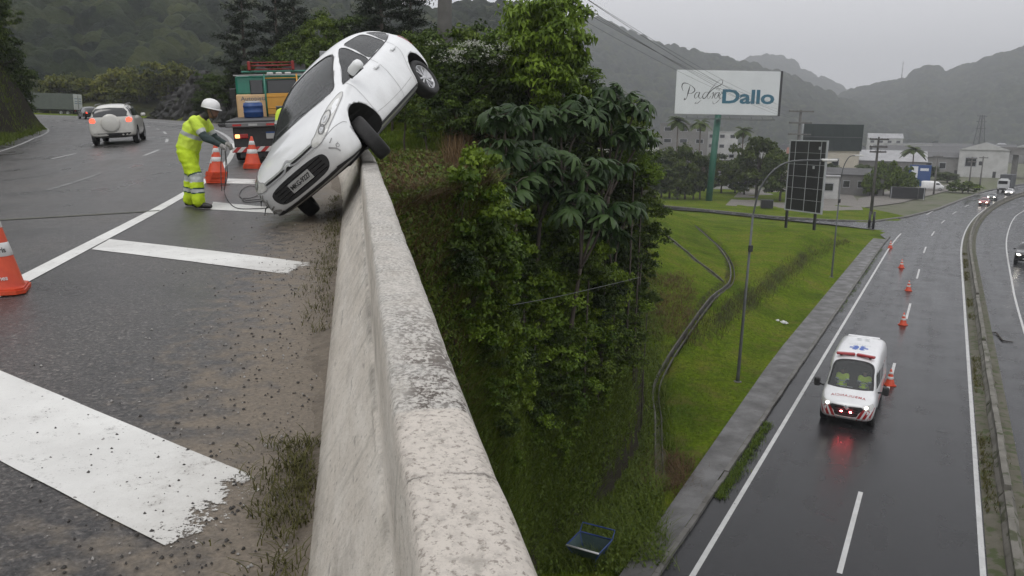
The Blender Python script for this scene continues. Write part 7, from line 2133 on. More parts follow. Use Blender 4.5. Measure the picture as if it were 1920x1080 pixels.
# ================================================================== PLANTS
LG_DARK = leaf_mat('dark glossy foliage', (.018, .034, .007), (.078, .122, .018))
LG_MID = leaf_mat('mid green foliage', (.032, .058, .008), (.135, .19, .024))
LG_BRIGHT = leaf_mat('bright green foliage', (.05, .095, .008), (.19, .28, .03))
LG_VINE = leaf_mat('vine foliage', (.042, .085, .007), (.20, .28, .028))
LG_CEC = leaf_mat('cecropia foliage', (.013, .032, .009), (.070, .118, .036), rough=.4, objvar=.6)
LG_PINE = leaf_mat('pine needles', (.008, .014, .008), (.026, .036, .018), rough=.6, translucent=.1)
LG_YEL = leaf_mat('yellowish scrub', (.065, .08, .008), (.20, .20, .02))
LG_DRY = leaf_mat('dry stems', (.07, .042, .020), (.21, .14, .07), rough=.8, translucent=.15)
LG_GRASS = leaf_mat('long grass', (.042, .072, .007), (.16, .21, .028), rough=.6)
LG_LAWN = leaf_mat('short grass', (.055, .10, .008), (.17, .215, .022), rough=.7)
LG_WEED = leaf_mat('roadside weeds', (.055, .055, .015), (.16, .15, .05), rough=.7)
LG_FLOWER = leaf_mat('white blossom', (.40, .42, .36), (.62, .62, .56), rough=.7)
M_BARK = mat('bark', (.085, .070, .055), (.05, .042, .034), rough=.9, scale=6, bump=.6, bscale=25)
M_BARKP = mat('pale bark', (.17, .145, .12), (.09, .075, .062), rough=.85, scale=5, bump=.5, bscale=20)

def unit(v): return v / np.maximum(np.linalg.norm(v, axis=1, keepdims=True), 1e-9)
def leaves(C, N, ln, wd, r, droop=.25, fold=.12):
    """arrays of folded leaf quads round centres C facing N"""
    n = len(C); N = unit(N)
    a = unit(np.cross(N, unit(r.normal(size=(n, 3)))))
    b = np.cross(N, a)
    ln = np.broadcast_to(np.asarray(ln, float), (n,))[:, None]; wd = np.broadcast_to(np.asarray(wd, float), (n,))[:, None]
    base = C - a * ln * .5; tip = C + a * ln * .5; tip[:, 2] -= (droop * ln[:, 0])
    base[:, 2] -= droop * .3 * ln[:, 0]
    rt = C + b * wd * .5 + N * fold * wd - a * ln * .06; lf = C - b * wd * .5 + N * fold * wd - a * ln * .06
    V = np.stack([base, rt, tip, lf], 1).reshape(-1, 3)
    F = np.arange(4 * n).reshape(n, 4)
    return V, F
def crown_data(seed, rx, ry, rz, nclump, clump_r, per, ln, wd, up=.5, shell=.5, droop=.25, flat=1.0):
    r = np.random.default_rng(seed)
    d = unit(r.normal(size=(nclump, 3))); rad = shell + (1 - shell) * r.random(nclump) ** .6
    cc = d * rad[:, None] * np.array([rx, ry, rz])
    # uneven outline: lobes pushed in and out
    cc *= (1 + .22 * np.sin(3.1 * d[:, 0] + seed) + .18 * np.sin(4.3 * d[:, 2] + 2 * seed))[:, None]
    cr = clump_r * (.6 + .7 * r.random(nclump))
    k = np.repeat(np.arange(nclump), per)
    n = len(k)
    dd = unit(r.normal(size=(n, 3))); dd[:, 2] = np.abs(dd[:, 2]) * .8 + dd[:, 2] * .2
    C = cc[k] + dd * (cr[k] * (.35 + .65 * r.random(n)))[:, None] * np.array([1, 1, flat])
    N = dd * .8 + np.array([0, 0, up]) + .55 * r.normal(size=(n, 3))
    L_ = ln * (.6 + .8 * r.random(n))
    V, F = leaves(C, N, L_, L_ * wd / ln, r, droop)
    tint = np.clip(.45 + .16 * r.normal(size=n) + (.22 * r.normal(size=nclump))[k], 0, 1)
    return V, F, tint, cc
def branchy(m, base, cc, r0, k, seed):
    """trunk with tapered limbs to some clump centres"""
    rr = random.Random(seed); top = np.mean(cc, axis=0)
    tp = Vector((top[0] * .5, top[1] * .5, top[2]))
    b = Vector(base); mid = b.lerp(tp, .55) + Vector((rr.uniform(-.1, .1), rr.uniform(-.1, .1), 0)) * r0 * 8
    m.tube([b - Vector((0, 0, .3)), b.lerp(mid, .5), mid, tp], [r0 * 1.25, r0, r0 * .75, r0 * .4], 8)
    for c in rr.sample(list(cc), min(k, len(cc))):
        c = Vector(c); st = b.lerp(tp, rr.uniform(.35, .85))
        m.tube([st, st.lerp(c, .5) + Vector((0, 0, -.1 * (c - st).length)), c], [r0 * .45, r0 * .28, r0 * .1], 6)
_PV = {}
def plant_var(key, mt, kind, **kw):
    """cached variant: crown mesh + trunk mesh"""
    if key in _PV: return _PV[key]
    seed = kw.pop('seed'); zc = kw.pop('zc'); r0 = kw.pop('r0'); nl = kw.pop('limbs'); bark = kw.pop('bark', M_BARK)
    V, F, tint, cc = crown_data(seed, **kw)
    V = V + np.array([0, 0, zc]); cc = cc + np.array([0, 0, zc])
    cm = np_mesh('crown', V, F, mt, attr=tint)
    m = MB(); branchy(m, (0, 0, 0), cc, r0, nl, seed); tm = m.mesh('trunk', bark)
    _PV[key] = (cm, tm, cc)
    return _PV[key]
def plant(name, label, cat, var, p, scale=1.0, rz=None, group=None, sq=None):
    t = thing(name, label, cat, p, rnd.uniform(0, 6.28) if rz is None else rz, group)
    t.scale = (scale, scale, scale) if sq is None else (scale * sq[0], scale * sq[1], scale * sq[2])
    link('trunk', var[1], t); link('crown', var[0], t)
    return t
SHR = []
for k in range(4): SHR.append(plant_var('shrub%d' % k, LG_MID, 's', seed=20 + k, rx=1.15, ry=1.15, rz=.95, nclump=34, clump_r=.42, per=95, ln=.17, wd=.085, zc=.95, r0=.06, limbs=10))
DRK = []
for k in range(3): DRK.append(plant_var('dshrub%d' % k, LG_DARK, 's', seed=40 + k, rx=1.2, ry=1.2, rz=1.05, nclump=36, clump_r=.42, per=95, ln=.18, wd=.08, zc=1.05, r0=.06, limbs=10))
BRT = []
for k in range(3): BRT.append(plant_var('bshrub%d' % k, LG_BRIGHT, 's', seed=60 + k, rx=1.0, ry=1.0, rz=.8, nclump=30, clump_r=.38, per=90, ln=.15, wd=.085, zc=.8, r0=.05, limbs=8))
VIN = []
for k in range(3): VIN.append(plant_var('vine%d' % k, LG_VINE, 's', seed=80 + k, rx=.9, ry=.7, rz=1.15, nclump=34, clump_r=.30, per=85, ln=.13, wd=.10, zc=1.05, r0=.035, limbs=12, up=.2))
BIG = []
for k in range(3): BIG.append(plant_var('tree%d' % k, LG_DARK, 't', seed=100 + k, rx=2.6, ry=2.6, rz=2.4, nclump=75, clump_r=.75, per=95, ln=.30, wd=.14, zc=4.6, r0=.16, limbs=16))
BIGM = []
for k in range(2): BIGM.append(plant_var('treem%d' % k, LG_MID, 't', seed=120 + k, rx=2.6, ry=2.6, rz=2.3, nclump=75, clump_r=.75, per=95, ln=.30, wd=.14, zc=4.5, r0=.16, limbs=16))
TALL = plant_var('tall', LG_BRIGHT, 't', seed=141, rx=2.1, ry=2.1, rz=2.0, nclump=150, clump_r=.60, per=120, ln=.27, wd=.12, zc=5.2, r0=.17, limbs=20, droop=.45, shell=.35)

def P3(u, v, sink=0.0):
    g = GT(u, v); g.z -= sink; return g
def plant_at(name, label, cat, var, zc, u, v, Y, rpx, r_unit, group=None, squash=1.0):
    """a plant whose crown shows round (u, v) at depth Y with radius rpx pixels; it stands on the terrain below"""
    c = atY(u, v, Y); s_ = rpx / (FPX / Y) / r_unit
    g = Vector((c.x, c.y, TZ(c.x, c.y) - .15)); dz = max(c.z - g.z, .55 * zc * s_)
    t = thing(name, label, cat, g, rnd.uniform(0, 6.28), group)
    z0 = dz - zc * s_ * squash
    if z0 > .3: MB().tube([(0, 0, -.2), (rnd.uniform(-.1, .1), rnd.uniform(-.1, .1), z0 * .5), (0, 0, z0 + .2 * s_)], [.05 * s_ + .02, .045 * s_ + .01, .04 * s_], 6).build('trunk', M_BARK, t)
    lm = link('limbs', var[1], t, (0, 0, z0)); lm.scale = (s_, s_, s_ * squash)
    cr = link('crown', var[0], t, (0, 0, z0)); cr.scale = (s_, s_, s_ * squash)
    return t
# ---- the spur: shrubs behind and beside the hatchback, up to the skyline
spur = [  # crown u, v, depth, radius px, kind
    (640, 150, 40, 62, 'd'), (690, 120, 38, 60, 'd'), (735, 150, 34, 55, 'd'), (775, 115, 36, 55, 'm'), (815, 95, 38, 50, 'd'), (800, 165, 31, 55, 'd'), (850, 110, 34, 60, 'd'), (900, 95, 34, 55, 'm'), (760, 205, 29, 38, 'm'), (840, 190, 28, 48, 'd'), (795, 225, 27, 34, 'm'),
    (870, 225, 27, 45, 'd'), (905, 175, 29, 58, 'd'), (940, 130, 31, 60, 'm'), (930, 230, 27, 52, 'd'), (960, 190, 29, 62, 'd'), (1000, 240, 29, 66, 'd'), (1060, 190, 31, 62, 'm'), (1075, 250, 30, 64, 'd'), (1120, 230, 31, 60, 'd'), (1150, 270, 31, 58, 'm'), (1170, 225, 33, 46, 'm'),
    (1185, 320, 30, 52, 'd'), (1130, 330, 29, 60, 'd'), (1060, 330, 28, 60, 'd'), (990, 310, 27, 55, 'd'), (940, 320, 25, 45, 'd'), (1200, 385, 30, 46, 'm'), (1150, 400, 29, 58, 'd'), (1090, 410, 27, 55, 'd'), (1030, 400, 26, 50, 'd'), (970, 400, 24, 46, 'd'),
    (1205, 450, 30, 44, 'm'), (1160, 470, 29, 50, 'd'), (1105, 485, 28, 48, 'd'), (1190, 510, 31, 42, 'm'), (1140, 530, 29, 42, 'd'), (1050, 470, 26, 44, 'd')]
lab_s = {'d': 'dark glossy shrub crowding the spur beyond the barrier', 'm': 'mid green leafy shrub crowding the spur beyond the barrier'}
for i, (u, v, Y, rp_, kd) in enumerate(spur):
    where = 'behind the roof of the tipped hatchback' if u < 760 else 'around the flowering shrub' if u < 880 and v < 200 else 'at the back of the grassy plateau' if u < 880 else 'below the tall bright tree' if v < 215 and u < 1100 else 'on the lawn side of the thicket' if u > 1100 else 'in the shade of the tall cecropia crowns'
    what = 'dark glossy shrub ' if kd == 'd' else 'mid green leafy shrub '
    plant_at('shrub', what + where, 'shrub', (DRK if kd == 'd' else SHR)[i % 3], 1.05 if kd == 'd' else .95, u, v, Y, rp_ * 1.08, 1.35, ('dark shrubs ' if kd == 'd' else 'mid green shrubs ') + where)
for i, (u, v, Y, rp_) in enumerate(((905, 130, 30, 45), (955, 95, 32, 52), (985, 140, 30, 48), (1085, 155, 31, 42), (1205, 330, 29, 36), (1190, 300, 28, 34), (870, 120, 33, 40), (720, 90, 38, 34))):
    plant_at('shrub', 'fresh bright green shrub among the darker ones on the spur', 'shrub', BRT[i % 3], .8, u, v, Y, rp_, 1.15, 'bright green shrubs on the spur')
# tall bright tree on the skyline
plant_at('tree', 'tall bright green tree with drooping leaf tufts crowning the spur', 'tree', TALL, 5.2, 1018, 92, 28.0, 98, 2.3, None, 1.0)
# flowering shrub
V, F, tint, cc = crown_data(301, 1.25, 1.25, .95, 36, .42, 90, .17, .085)
fl = thing('flowering_shrub', 'dark shrub topped with clusters of white blossom behind the hatchback wheel', 'shrub', Vector((0, 0, 0)))
fc = atY(884, 150, 28.5); fl.location = (fc.x, fc.y, fc.z - 1.5)
link('crown', np_mesh('crown', V + np.array([0, 0, 1.1]), F, LG_DARK, attr=tint), fl)
m = MB(); branchy(m, (0, 0, 0), cc + np.array([0, 0, 1.1]), .06, 10, 3); m.build('trunk', M_BARK, fl)
r = np.random.default_rng(5)
top = cc[cc[:, 2] > .1]; k = r.integers(0, len(top), 60)
cen = top[k] + unit(r.normal(size=(60, 3)) + np.array([0, -.4, 1.2])) * .42 + np.array([0, 0, 1.1])
kk = np.repeat(np.arange(60), 34)
C = cen[kk] + r.normal(size=(len(kk), 3)) * np.array([.10, .10, .035])
V, F = leaves(C, np.array([0, 0, 1.0]) + .5 * r.normal(size=(len(kk), 3)), .05, .04, r, 0)
link('blossom', np_mesh('blossom', V, F, LG_FLOWER, attr=np.clip(.6 + .2 * r.normal(size=len(F)), 0, 1)), fl)
fl.scale = (1.25, 1.25, 1.25)

# ---- slope below the barrier: vine-hung shrubs
slope = [(860, 470, 1.0), (905, 455, 1.1), (880, 520, 1.0), (935, 520, 1.1), (915, 580, .9), (850, 560, .8), (960, 560, 1.0), (980, 480, 1.1), (1010, 520, 1.1), (1050, 500, 1.0), (1070, 560, 1.0), (1110, 540, .9), (990, 610, .8), (1040, 620, .8), (1095, 600, .9), (925, 640, .7), (870, 630, .7), (960, 690, .7), (1010, 700, .6), (1160, 560, .8), (900, 700, .6), (945, 750, .6), (1070, 680, .7), (1000, 800, .6), (960, 880, .5), (1040, 870, .5), (930, 820, .5)]
for i, (u, v, sc) in enumerate(slope):
    sc = sc * min(1.0, .28 + GT(u, v).y / 34)
    hi = 'under the dead brush' if v < 570 and u < 950 else 'beside the slack wire' if v < 650 else 'in the long grass at the foot of the slope'
    if i % 3 == 2: plant('shrub', 'deep green bush ' + hi, 'shrub', DRK[i % 3], P3(u, v, .25), sc * .9, group='deep green bushes ' + hi)
    else: plant('vine_shrub', 'bush smothered in round-leaved vines ' + hi, 'shrub', VIN[i % 3], P3(u, v, .3), sc * rnd.uniform(.9, 1.15), group='vine-covered bushes ' + hi)

# ---- cecropia trees: thin leaning stems carrying umbrellas of lobed leaves
def cec_leaf(seed):
    r_ = random.Random(seed); V = []; F = []
    n = 9
    for k in range(n):
        a = 2 * math.pi * (k + .5 * r_.random()) / n; L_ = .50 * r_.uniform(.75, 1.12); w = .075 * r_.uniform(.85, 1.15)
        ca, sa = math.cos(a), math.sin(a); b = len(V)
        for q, (f, ww, dz) in enumerate(((.04, .25, .02), (.35, .8, .035), (.65, 1.0, -.05), (.88, .7, -.17), (1.0, .08, -.27))):
            rr_ = L_ * f * (1 - .10 * f); z = dz * (L_ / .5)
            for sg in (-1, 1): V.append((ca * rr_ - sa * sg * w * ww, sa * rr_ + ca * sg * w * ww, z - .02 * (abs(sg) * ww)))
            V.append((ca * rr_, sa * rr_, z + .018 * ww))
        for q in range(4):
            i0, i1 = b + 3 * q, b + 3 * q + 3
            F += [(i0, i0 + 2, i1 + 2, i1), (i0 + 2, i0 + 1, i1 + 1, i1 + 2)]
    r2 = np.random.default_rng(seed)
    t = np.repeat(np.clip(.45 + .15 * r2.normal(size=n), 0, 1), 8)
    return np_mesh('leaf', np.array(V), np.array(F), LG_CEC, smooth=True, attr=t)
CL = [cec_leaf(900 + k) for k in range(5)]
M_BARKC = mat('ringed grey bark', (.095, .075, .06), (.05, .04, .034), rough=.85, scale=5, bump=.5, bscale=20)
def cecropia(label, base, tops, r0=.06):
    """tops: crown points (world) of the stems that leave one base"""
    t = thing('cecropia_tree', label, 'tree', base, 0, 'cecropia trees on the slope')
    mean = sum((tp - base for tp in tops), Vector()) / len(tops)
    fork = Vector((mean.x * .55 + rnd.uniform(-.15, .15), mean.y * .5, mean.z * .62))
    MB().tube(smooth_loop([(0, 0, -.3), tuple(fork * .5 + Vector((rnd.uniform(-.15, .15), 0, 0))), tuple(fork)], 5, closed=False), [r0 * (1.3 - .4 * q / 10) for q in range(11)], 8).build('trunk', M_BARKC, t)
    for tp in tops:
        d = tp - base
        mid = fork.lerp(d, .5) + Vector((rnd.uniform(-.12, .12), rnd.uniform(-.1, .1), -.05))
        MB().tube(smooth_loop([tuple(fork), tuple(mid), tuple(d)], 5, closed=False), [r0 * (.75 - .35 * q / 10) for q in range(11)], 7).build('branch', M_BARKC, t)
        for k in range(rnd.randint(8, 10)):
            a = k * 2.399 + rnd.uniform(-.3, .3); el = R(rnd.uniform(-25, 50)); pl_ = rnd.uniform(.30, .62)
            dirv = Vector((math.cos(a) * math.cos(el), math.sin(a) * math.cos(el), math.sin(el)))
            p0 = d - Vector((0, 0, rnd.uniform(0, .25))); p1 = p0 + dirv * pl_ + Vector((0, 0, .05))
            MB().tube([p0, p0.lerp(p1, .5) + Vector((0, 0, .06)), p1], [.014, .011, .009], 5).build('petiole', M_BARKP, t)
            lf = link('leaf', CL[rnd.randrange(5)], t, p1)
            lf.rotation_euler = (dirv.y * -.55 + rnd.uniform(-.2, .2), dirv.x * .55 + rnd.uniform(-.2, .2), rnd.uniform(0, 6.28))
            s_ = rnd.uniform(.65, 1.3); lf.scale = (s_, s_, s_)
    return t
def CEC(u, Y, tops, label, r0=.06):
    c = atY(u, 560, Y); g = Vector((c.x, c.y, TZ(c.x, c.y) - .1))
    return cecropia(label, g, [atY(x, y, Y + dy) for x, y, dy in tops], r0)
CEC(985, 23, [(945, 215, -.6), (1000, 290, -.3), (925, 290, -.8), (965, 345, -1.0)], 'cecropia tree with twin reddish stems rising from the vines')
CEC(1015, 24, [(1045, 290, -.6), (1000, 225, .6), (1030, 350, -.5)], 'cecropia tree with a straight stem beside the twin-stemmed one')
CEC(1062, 24, [(1105, 315, -.6), (1085, 385, -1.0), (1150, 330, .2), (1135, 400, -.6)], 'cecropia tree leaning towards the lawn')
CEC(1115, 27, [(1150, 175, .0), (1115, 205, -.6), (1192, 200, .2), (1165, 250, -.6), (1205, 255, .4)], 'tall cecropia tree standing out against the hazy ridge')
CEC(1050, 26, [(1050, 215, -.4), (1005, 230, -.8), (1090, 225, -.4)], 'tall cecropia tree below the bright skyline tree')
CEC(1150, 27, [(1180, 390, -.4), (1140, 440, -.8)], 'young cecropia tree at the right edge of the thicket')
CEC(925, 20, [(917, 370, 0)], 'spindly sapling with one pale stem among the vines', .04)

cover = []
for v_, us_ in ((500, (960, 1000, 1045, 1095, 1140)), (560, (930, 975, 1020, 1065, 1115, 1160)), (620, (915, 960, 1005, 1050, 1100, 1150)), (680, (920, 970, 1025, 1080, 1130)), (740, (930, 990, 1050))):
    for q_, u_ in enumerate(us_): cover.append((u_ + rnd.uniform(-12, 12), v_ + rnd.uniform(-14, 14), 22.5 + (u_ - 950) * .016 + rnd.uniform(-.6, .6), rnd.uniform(30, 44), ('v', 'd', 'v', 'm')[(q_ + v_ // 60) % 4]))
cover += [(1165, 560, 29, 36, 'm'), (1190, 545, 30, 32, 'd'), (1150, 600, 28, 34, 'd'), (1180, 600, 29, 28, 'm'), (1205, 500, 31, 30, 'm'), (1130, 650, 27, 34, 'v'), (1165, 640, 28, 28, 'd'), (1215, 560, 31, 22, 'm'), (1100, 700, 26, 30, 'v')]
for i, (u, v, Y, rp_, kd) in enumerate(cover):
    if kd == 'v': plant_at('vine_shrub', 'vine-smothered bush under the cecropia stems', 'shrub', VIN[i % 3], 1.05, u, v, Y, rp_, 1.05, 'vine bushes under the cecropia trees')
    elif kd == 'd': plant_at('shrub', 'deep green bush in the shade of the cecropia trees', 'shrub', DRK[i % 3], 1.05, u, v, Y, rp_, 1.35, 'shaded bushes under the cecropia trees')
    else: plant_at('shrub', 'mid green bush standing under the cecropia trees', 'shrub', SHR[i % 4], .95, u, v, Y, rp_, 1.3, 'mid green bushes under the cecropia trees')

fillp = [(u_ + rnd.uniform(-14, 14), v_ + rnd.uniform(-12, 12)) for v_, us_ in ((565, (1000, 1045, 1090, 1135, 1175)), (605, (975, 1020, 1065, 1110, 1150, 1185)), (650, (905, 950, 1000, 1045, 1095, 1140, 1175)), (700, (900, 950, 1000, 1050, 1100, 1145)), (755, (915, 970, 1030, 1085, 1130)), (815, (935, 1000, 1065))) for u_ in us_]
for i, (u, v) in enumerate(fillp):
    g = P3(u, v, .25); sc_ = rnd.uniform(.62, .9) * min(1.0, g.y / 24) * (1.0 if v < 700 else .75)
    if i % 3 == 0: plant('shrub', 'fresh green bush sprouting between stems low in the thicket', 'shrub', BRT[i % 3], g, sc_, group='fresh green bushes low in the thicket')
    elif i % 3 == 1: plant('vine_shrub', 'hump of leafy creeper low in the thicket above the long grass', 'shrub', VIN[i % 3], g, sc_, group='creeper humps low in the thicket')
    else: plant('shrub', 'mid green bush rooted low in the thicket above the long grass', 'shrub', SHR[i % 4], g, sc_, group='mid green bushes low in the thicket')

# ---- loose cover on the slope: litter leaves, long grass, dry brush (nobody could count it)
def sample_slope(n, r, umin, umax, vmin, vmax, test=None):
    out = []
    U = r.uniform(umin, umax, n); Vv = r.uniform(vmin, vmax, n)
    # march coarse grid of pixels on the terrain, then jitter
    ks = np.concatenate([np.arange(9, 40, .25), np.arange(40, 90, .8)])
    D = np.stack([((u - 960) / FPX) * RT + ((540 - v) / FPX) * UP + FW for u, v in zip(U, Vv)])
    X = D[:, 0:1] * ks; Y = D[:, 1:2] * ks; Z = CZ + D[:, 2:3] * ks
    T = terr(X.ravel(), Y.ravel()).reshape(X.shape)
    b = Z < T; i = b.argmax(1); ok = b.any(1)
    P = np.stack([X[np.arange(n), i], Y[np.arange(n), i], T[np.arange(n), i]], 1)[ok]
    return P
def blades(P, r, h, w, mt, name, lean=.5, seg=3, tint0=.5):
    n = len(P); az = r.uniform(0, 2 * np.pi, n); d = np.stack([np.cos(az), np.sin(az), np.zeros(n)], 1); sd = np.stack([-np.sin(az), np.cos(az), np.zeros(n)], 1)
    H = h * (.5 + .9 * r.random(n)); le = lean * (.3 + r.random(n)) * H
    V = []; 
    for q in range(seg + 1):
        f = q / seg
        c = P + d * (le * f ** 1.8)[:, None] + np.array([0, 0, 1.0]) * (H * (f - .28 * f * f * lean))[:, None]
        ww = (w * (1 - f) ** .7 + .002)
        V += [c - sd * ww / 2, c + sd * ww / 2]
    V = np.stack(V, 1)                       # n, 2(seg+1), 3
    F = []
    k = 2 * (seg + 1); b = np.arange(n)[:, None] * k
    for q in range(seg): F.append(b + np.array([[2 * q, 2 * q + 1, 2 * q + 3, 2 * q + 2]]))
    F = np.stack(F, 1).reshape(-1, 4)
    t = np.repeat(np.clip(tint0 + .2 * r.normal(size=n), 0, 1), seg)
    o = link(name, np_mesh(name, V.reshape(-1, 3), F, mt, attr=t)); o['kind'] = 'stuff'
    return o
r = np.random.default_rng(77)
P = sample_slope(9000, r, 700, 1235, 300, 1075)
P = P[np.isfinite(P).all(1)]
rep = np.repeat(P, 7, 0) + r.normal(size=(len(P) * 7, 3)) * np.array([.16, .16, .0]); rep[:, 2] = terr(rep[:, 0], rep[:, 1]) + r.uniform(.02, .35, len(rep))
V, F = leaves(rep, np.array([.15, -.35, 1.0]) + .6 * r.normal(size=rep.shape), .13, .08, r, .3)
o = link('undergrowth', np_mesh('undergrowth', V, F, LG_MID, attr=np.clip(.48 + .24 * r.normal(size=len(F)), 0, 1))); tag(o, 'tangled low undergrowth covering the slope', 'undergrowth', kind='stuff')
P = sample_slope(5200, r, 870, 1245, 600, 1075)
rep = np.repeat(P, 7, 0) + r.normal(size=(len(P) * 7, 3)) * np.array([.18, .18, 0]); rep[:, 2] = terr(rep[:, 0], rep[:, 1]) - .02
tag(blades(rep, r, .55, .022, LG_GRASS, 'long_grass', .75), 'long arching grass on the foot of the slope', 'grass')
P = sample_slope(1500, r, 715, 925, 300, 480)
rep = np.repeat(P, 8, 0) + r.normal(size=(len(P) * 8, 3)) * np.array([.2, .2, 0]); rep[:, 2] = terr(rep[:, 0], rep[:, 1]) - .02
tag(blades(rep, r, .50, .016, LG_DRY, 'dry_brush', 1.1, tint0=.35), 'brown dead brush on the slope just below the hatchback', 'brush')
P = sample_slope(500, r, 845, 915, 225, 340)
rep = np.repeat(P, 8, 0) + r.normal(size=(len(P) * 8, 3)) * np.array([.15, .15, 0]); rep[:, 2] = terr(rep[:, 0], rep[:, 1]) - .02
tag(blades(rep, r, .9, .018, LG_DRY, 'dry_grass', .5, tint0=.45), 'tall rust-brown dry grass on the edge of the plateau', 'grass')
P = sample_slope(2600, r, 690, 900, 225, 330)
rep = np.repeat(P, 6, 0) + r.normal(size=(len(P) * 6, 3)) * np.array([.12, .12, 0]); rep[:, 2] = terr(rep[:, 0], rep[:, 1]) - .01
tag(blades(rep, r, .16, .016, LG_LAWN, 'plateau_grass', .6, 2, .6), 'short fresh grass on the plateau behind the barrier', 'grass')
# lawn tufts beside the lower road
P = sample_slope(9000, r, 1230, 1640, 420, 1060)
al, lat = L_inv(P[:, 0], P[:, 1]); dd = poly_dist(P[:, 0], P[:, 1], _D1)
P = P[(lat < -6.15 + .25 * r.normal(size=len(lat))) & (dd > .2) & (P[:, 1] < 85)]
rep = np.repeat(P, 4, 0) + r.normal(size=(len(P) * 4, 3)) * np.array([.2, .2, 0]); rep[:, 2] = terr(rep[:, 0], rep[:, 1]) - .01
_a, _l = L_inv(rep[:, 0], rep[:, 1]); rep = rep[(_l < -6.0) & (poly_dist(rep[:, 0], rep[:, 1], _D1) > .24)]
tag(blades(rep, r, .13, .02, LG_LAWN, 'lawn_grass', .8, 2, .5), 'rough mown grass on the bank above the pavement', 'grass')
# rough brown growth on the scarp of the lawn and near the thicket edge
sc_pts = [GT(u, v) for u, v in ((1588, 452), (1560, 460), (1530, 476), (1500, 498), (1470, 520), (1430, 545), (1400, 562), (1360, 590), (1330, 612), (1290, 645))]
C = np.array([tuple(sc_pts[i].lerp(sc_pts[i + 1], f)) for i in range(len(sc_pts) - 1) for f in np.linspace(0, 1, 60)])
rep = np.repeat(C, 6, 0) + r.normal(size=(len(C) * 6, 3)) * np.array([.45, .45, 0]); rep[:, 2] = terr(rep[:, 0], rep[:, 1]) - .01
tag(blades(rep, r, .38, .02, LG_WEED, 'bank_weeds', .7, 3, .25), 'rough brownish weeds along the lip of the lawn bank', 'weeds')
P = sample_slope(420, r, 1205, 1300, 520, 640); P2 = sample_slope(300, r, 1195, 1290, 860, 925)
rep = np.repeat(np.concatenate([P, P2]), 9, 0); rep = rep + r.normal(size=rep.shape) * np.array([.3, .3, 0]); rep[:, 2] = terr(rep[:, 0], rep[:, 1]) - .01
tag(blades(rep, r, .35, .018, LG_DRY, 'dead_grass', 1.2, 3, .35), 'flattened dead grass where the thicket meets the ditch', 'grass')
# gutter weeds along the kerb
aa = np.concatenate([25.8 + 8.5 * r.random(700) ** 1.2, r.uniform(60, 100, 160)]); ll = KERB_LAT + .1 + np.abs(r.normal(size=len(aa))) * .16 * np.where(aa < 35, 1, .4)
rep = np.array([tuple(L(a_, l_)) for a_, l_ in zip(aa, ll)]); rep = np.repeat(rep, 4, 0) + r.normal(size=(len(rep) * 4, 3)) * np.array([.06, .06, 0]); rep[:, 2] = .002
tag(blades(rep, r, .13, .022, LG_LAWN, 'gutter_weeds', 1.0, 2, .35), 'weeds growing in the gutter beside the kerb', 'weeds')
aa = r.uniform(12, 110, 2600); ll = 4.0 + .3 * r.normal(size=len(aa)); keep = vnoise(aa / 3, ll * 0 + 3, 4) > .62
rep = np.array([tuple(L(a_, l_, .06)) for a_, l_ in zip(aa[keep], np.clip(ll[keep], 3.85, 4.95))]); rep = np.repeat(rep, 3, 0) + r.normal(size=(keep.sum() * 3, 3)) * np.array([.05, .05, 0]); rep[:, 2] = .05
tag(blades(rep, r, .22, .03, LG_WEED, 'median_weeds', .8, 2, .25), 'straggling weeds along the median wall', 'weeds')
# weeds and grit along the barrier on the upper road
sv = np.concatenate([r.uniform(2.9, 3.7, 170), r.uniform(5.5, 14, 300), r.uniform(1.6, 2.9, 110)]); tv = np.abs(r.normal(size=len(sv))) * .10 + .02
tv[:170] = np.abs(r.normal(size=170)) * .12 + .03
rep = np.array([tuple(RD(a_, b_, .02)) for a_, b_ in zip(sv, tv)]); rep = np.repeat(rep, 5, 0) + r.normal(size=(len(rep) * 5, 3)) * np.array([.025, .025, 0])
tag(blades(rep, r, .055, .0032, LG_WEED, 'barrier_weeds', 1.1, 3, .35), 'thin weeds sprouting at the foot of the concrete barrier', 'weeds')
def stones(n, fs, size, mt, name, label):
    V = []; F = []
    tet = np.array([(1, 0, -.4), (-.5, .87, -.4), (-.5, -.87, -.4), (.2, .1, .7), (.6, .7, .1), (-.7, .1, .2)]); tf = [(0, 4, 3), (4, 1, 3), (1, 5, 3), (5, 2, 3), (2, 0, 3), (0, 1, 4), (1, 2, 5)]
    for k in range(n):
        s_, t_ = fs(); p = np.array(RD(s_, t_, .004)); sz = size * (.4 + r.random() ** 3 * 2.2)
        a = r.uniform(0, 6.28); c_, q_ = math.cos(a), math.sin(a)
        v = tet * (sz * (.7 + .6 * r.random(3))); v = np.stack([v[:, 0] * c_ - v[:, 1] * q_, v[:, 0] * q_ + v[:, 1] * c_, v[:, 2] + sz * .2], 1) + p
        b = len(V) * 6; F += [tuple(b + i for i in f) for f in tf]; V.append(v)
    o = link(name, np_mesh(name, np.concatenate(V), np.array(F), mt)); tag(o, label, 'gravel', kind='stuff')
M_ST1 = mat('dark grit', (.03, .028, .026), (.06, .055, .05), rough=.8, scale=30); M_ST2 = mat('pale grit', (.34, .33, .31), (.22, .21, .2), rough=.8, scale=30)
stones(3200, lambda: (1.5 + 11 * r.random() ** 1.6, abs(r.normal()) * .5 + .03), .0042, M_ST1, 'grit', 'dark grit scattered on the shoulder beside the barrier')
stones(1100, lambda: (1.5 + 11 * r.random() ** 1.6, abs(r.normal()) * .55 + .03), .0042, M_ST2, 'grit', 'pale grit scattered on the shoulder beside the barrier')

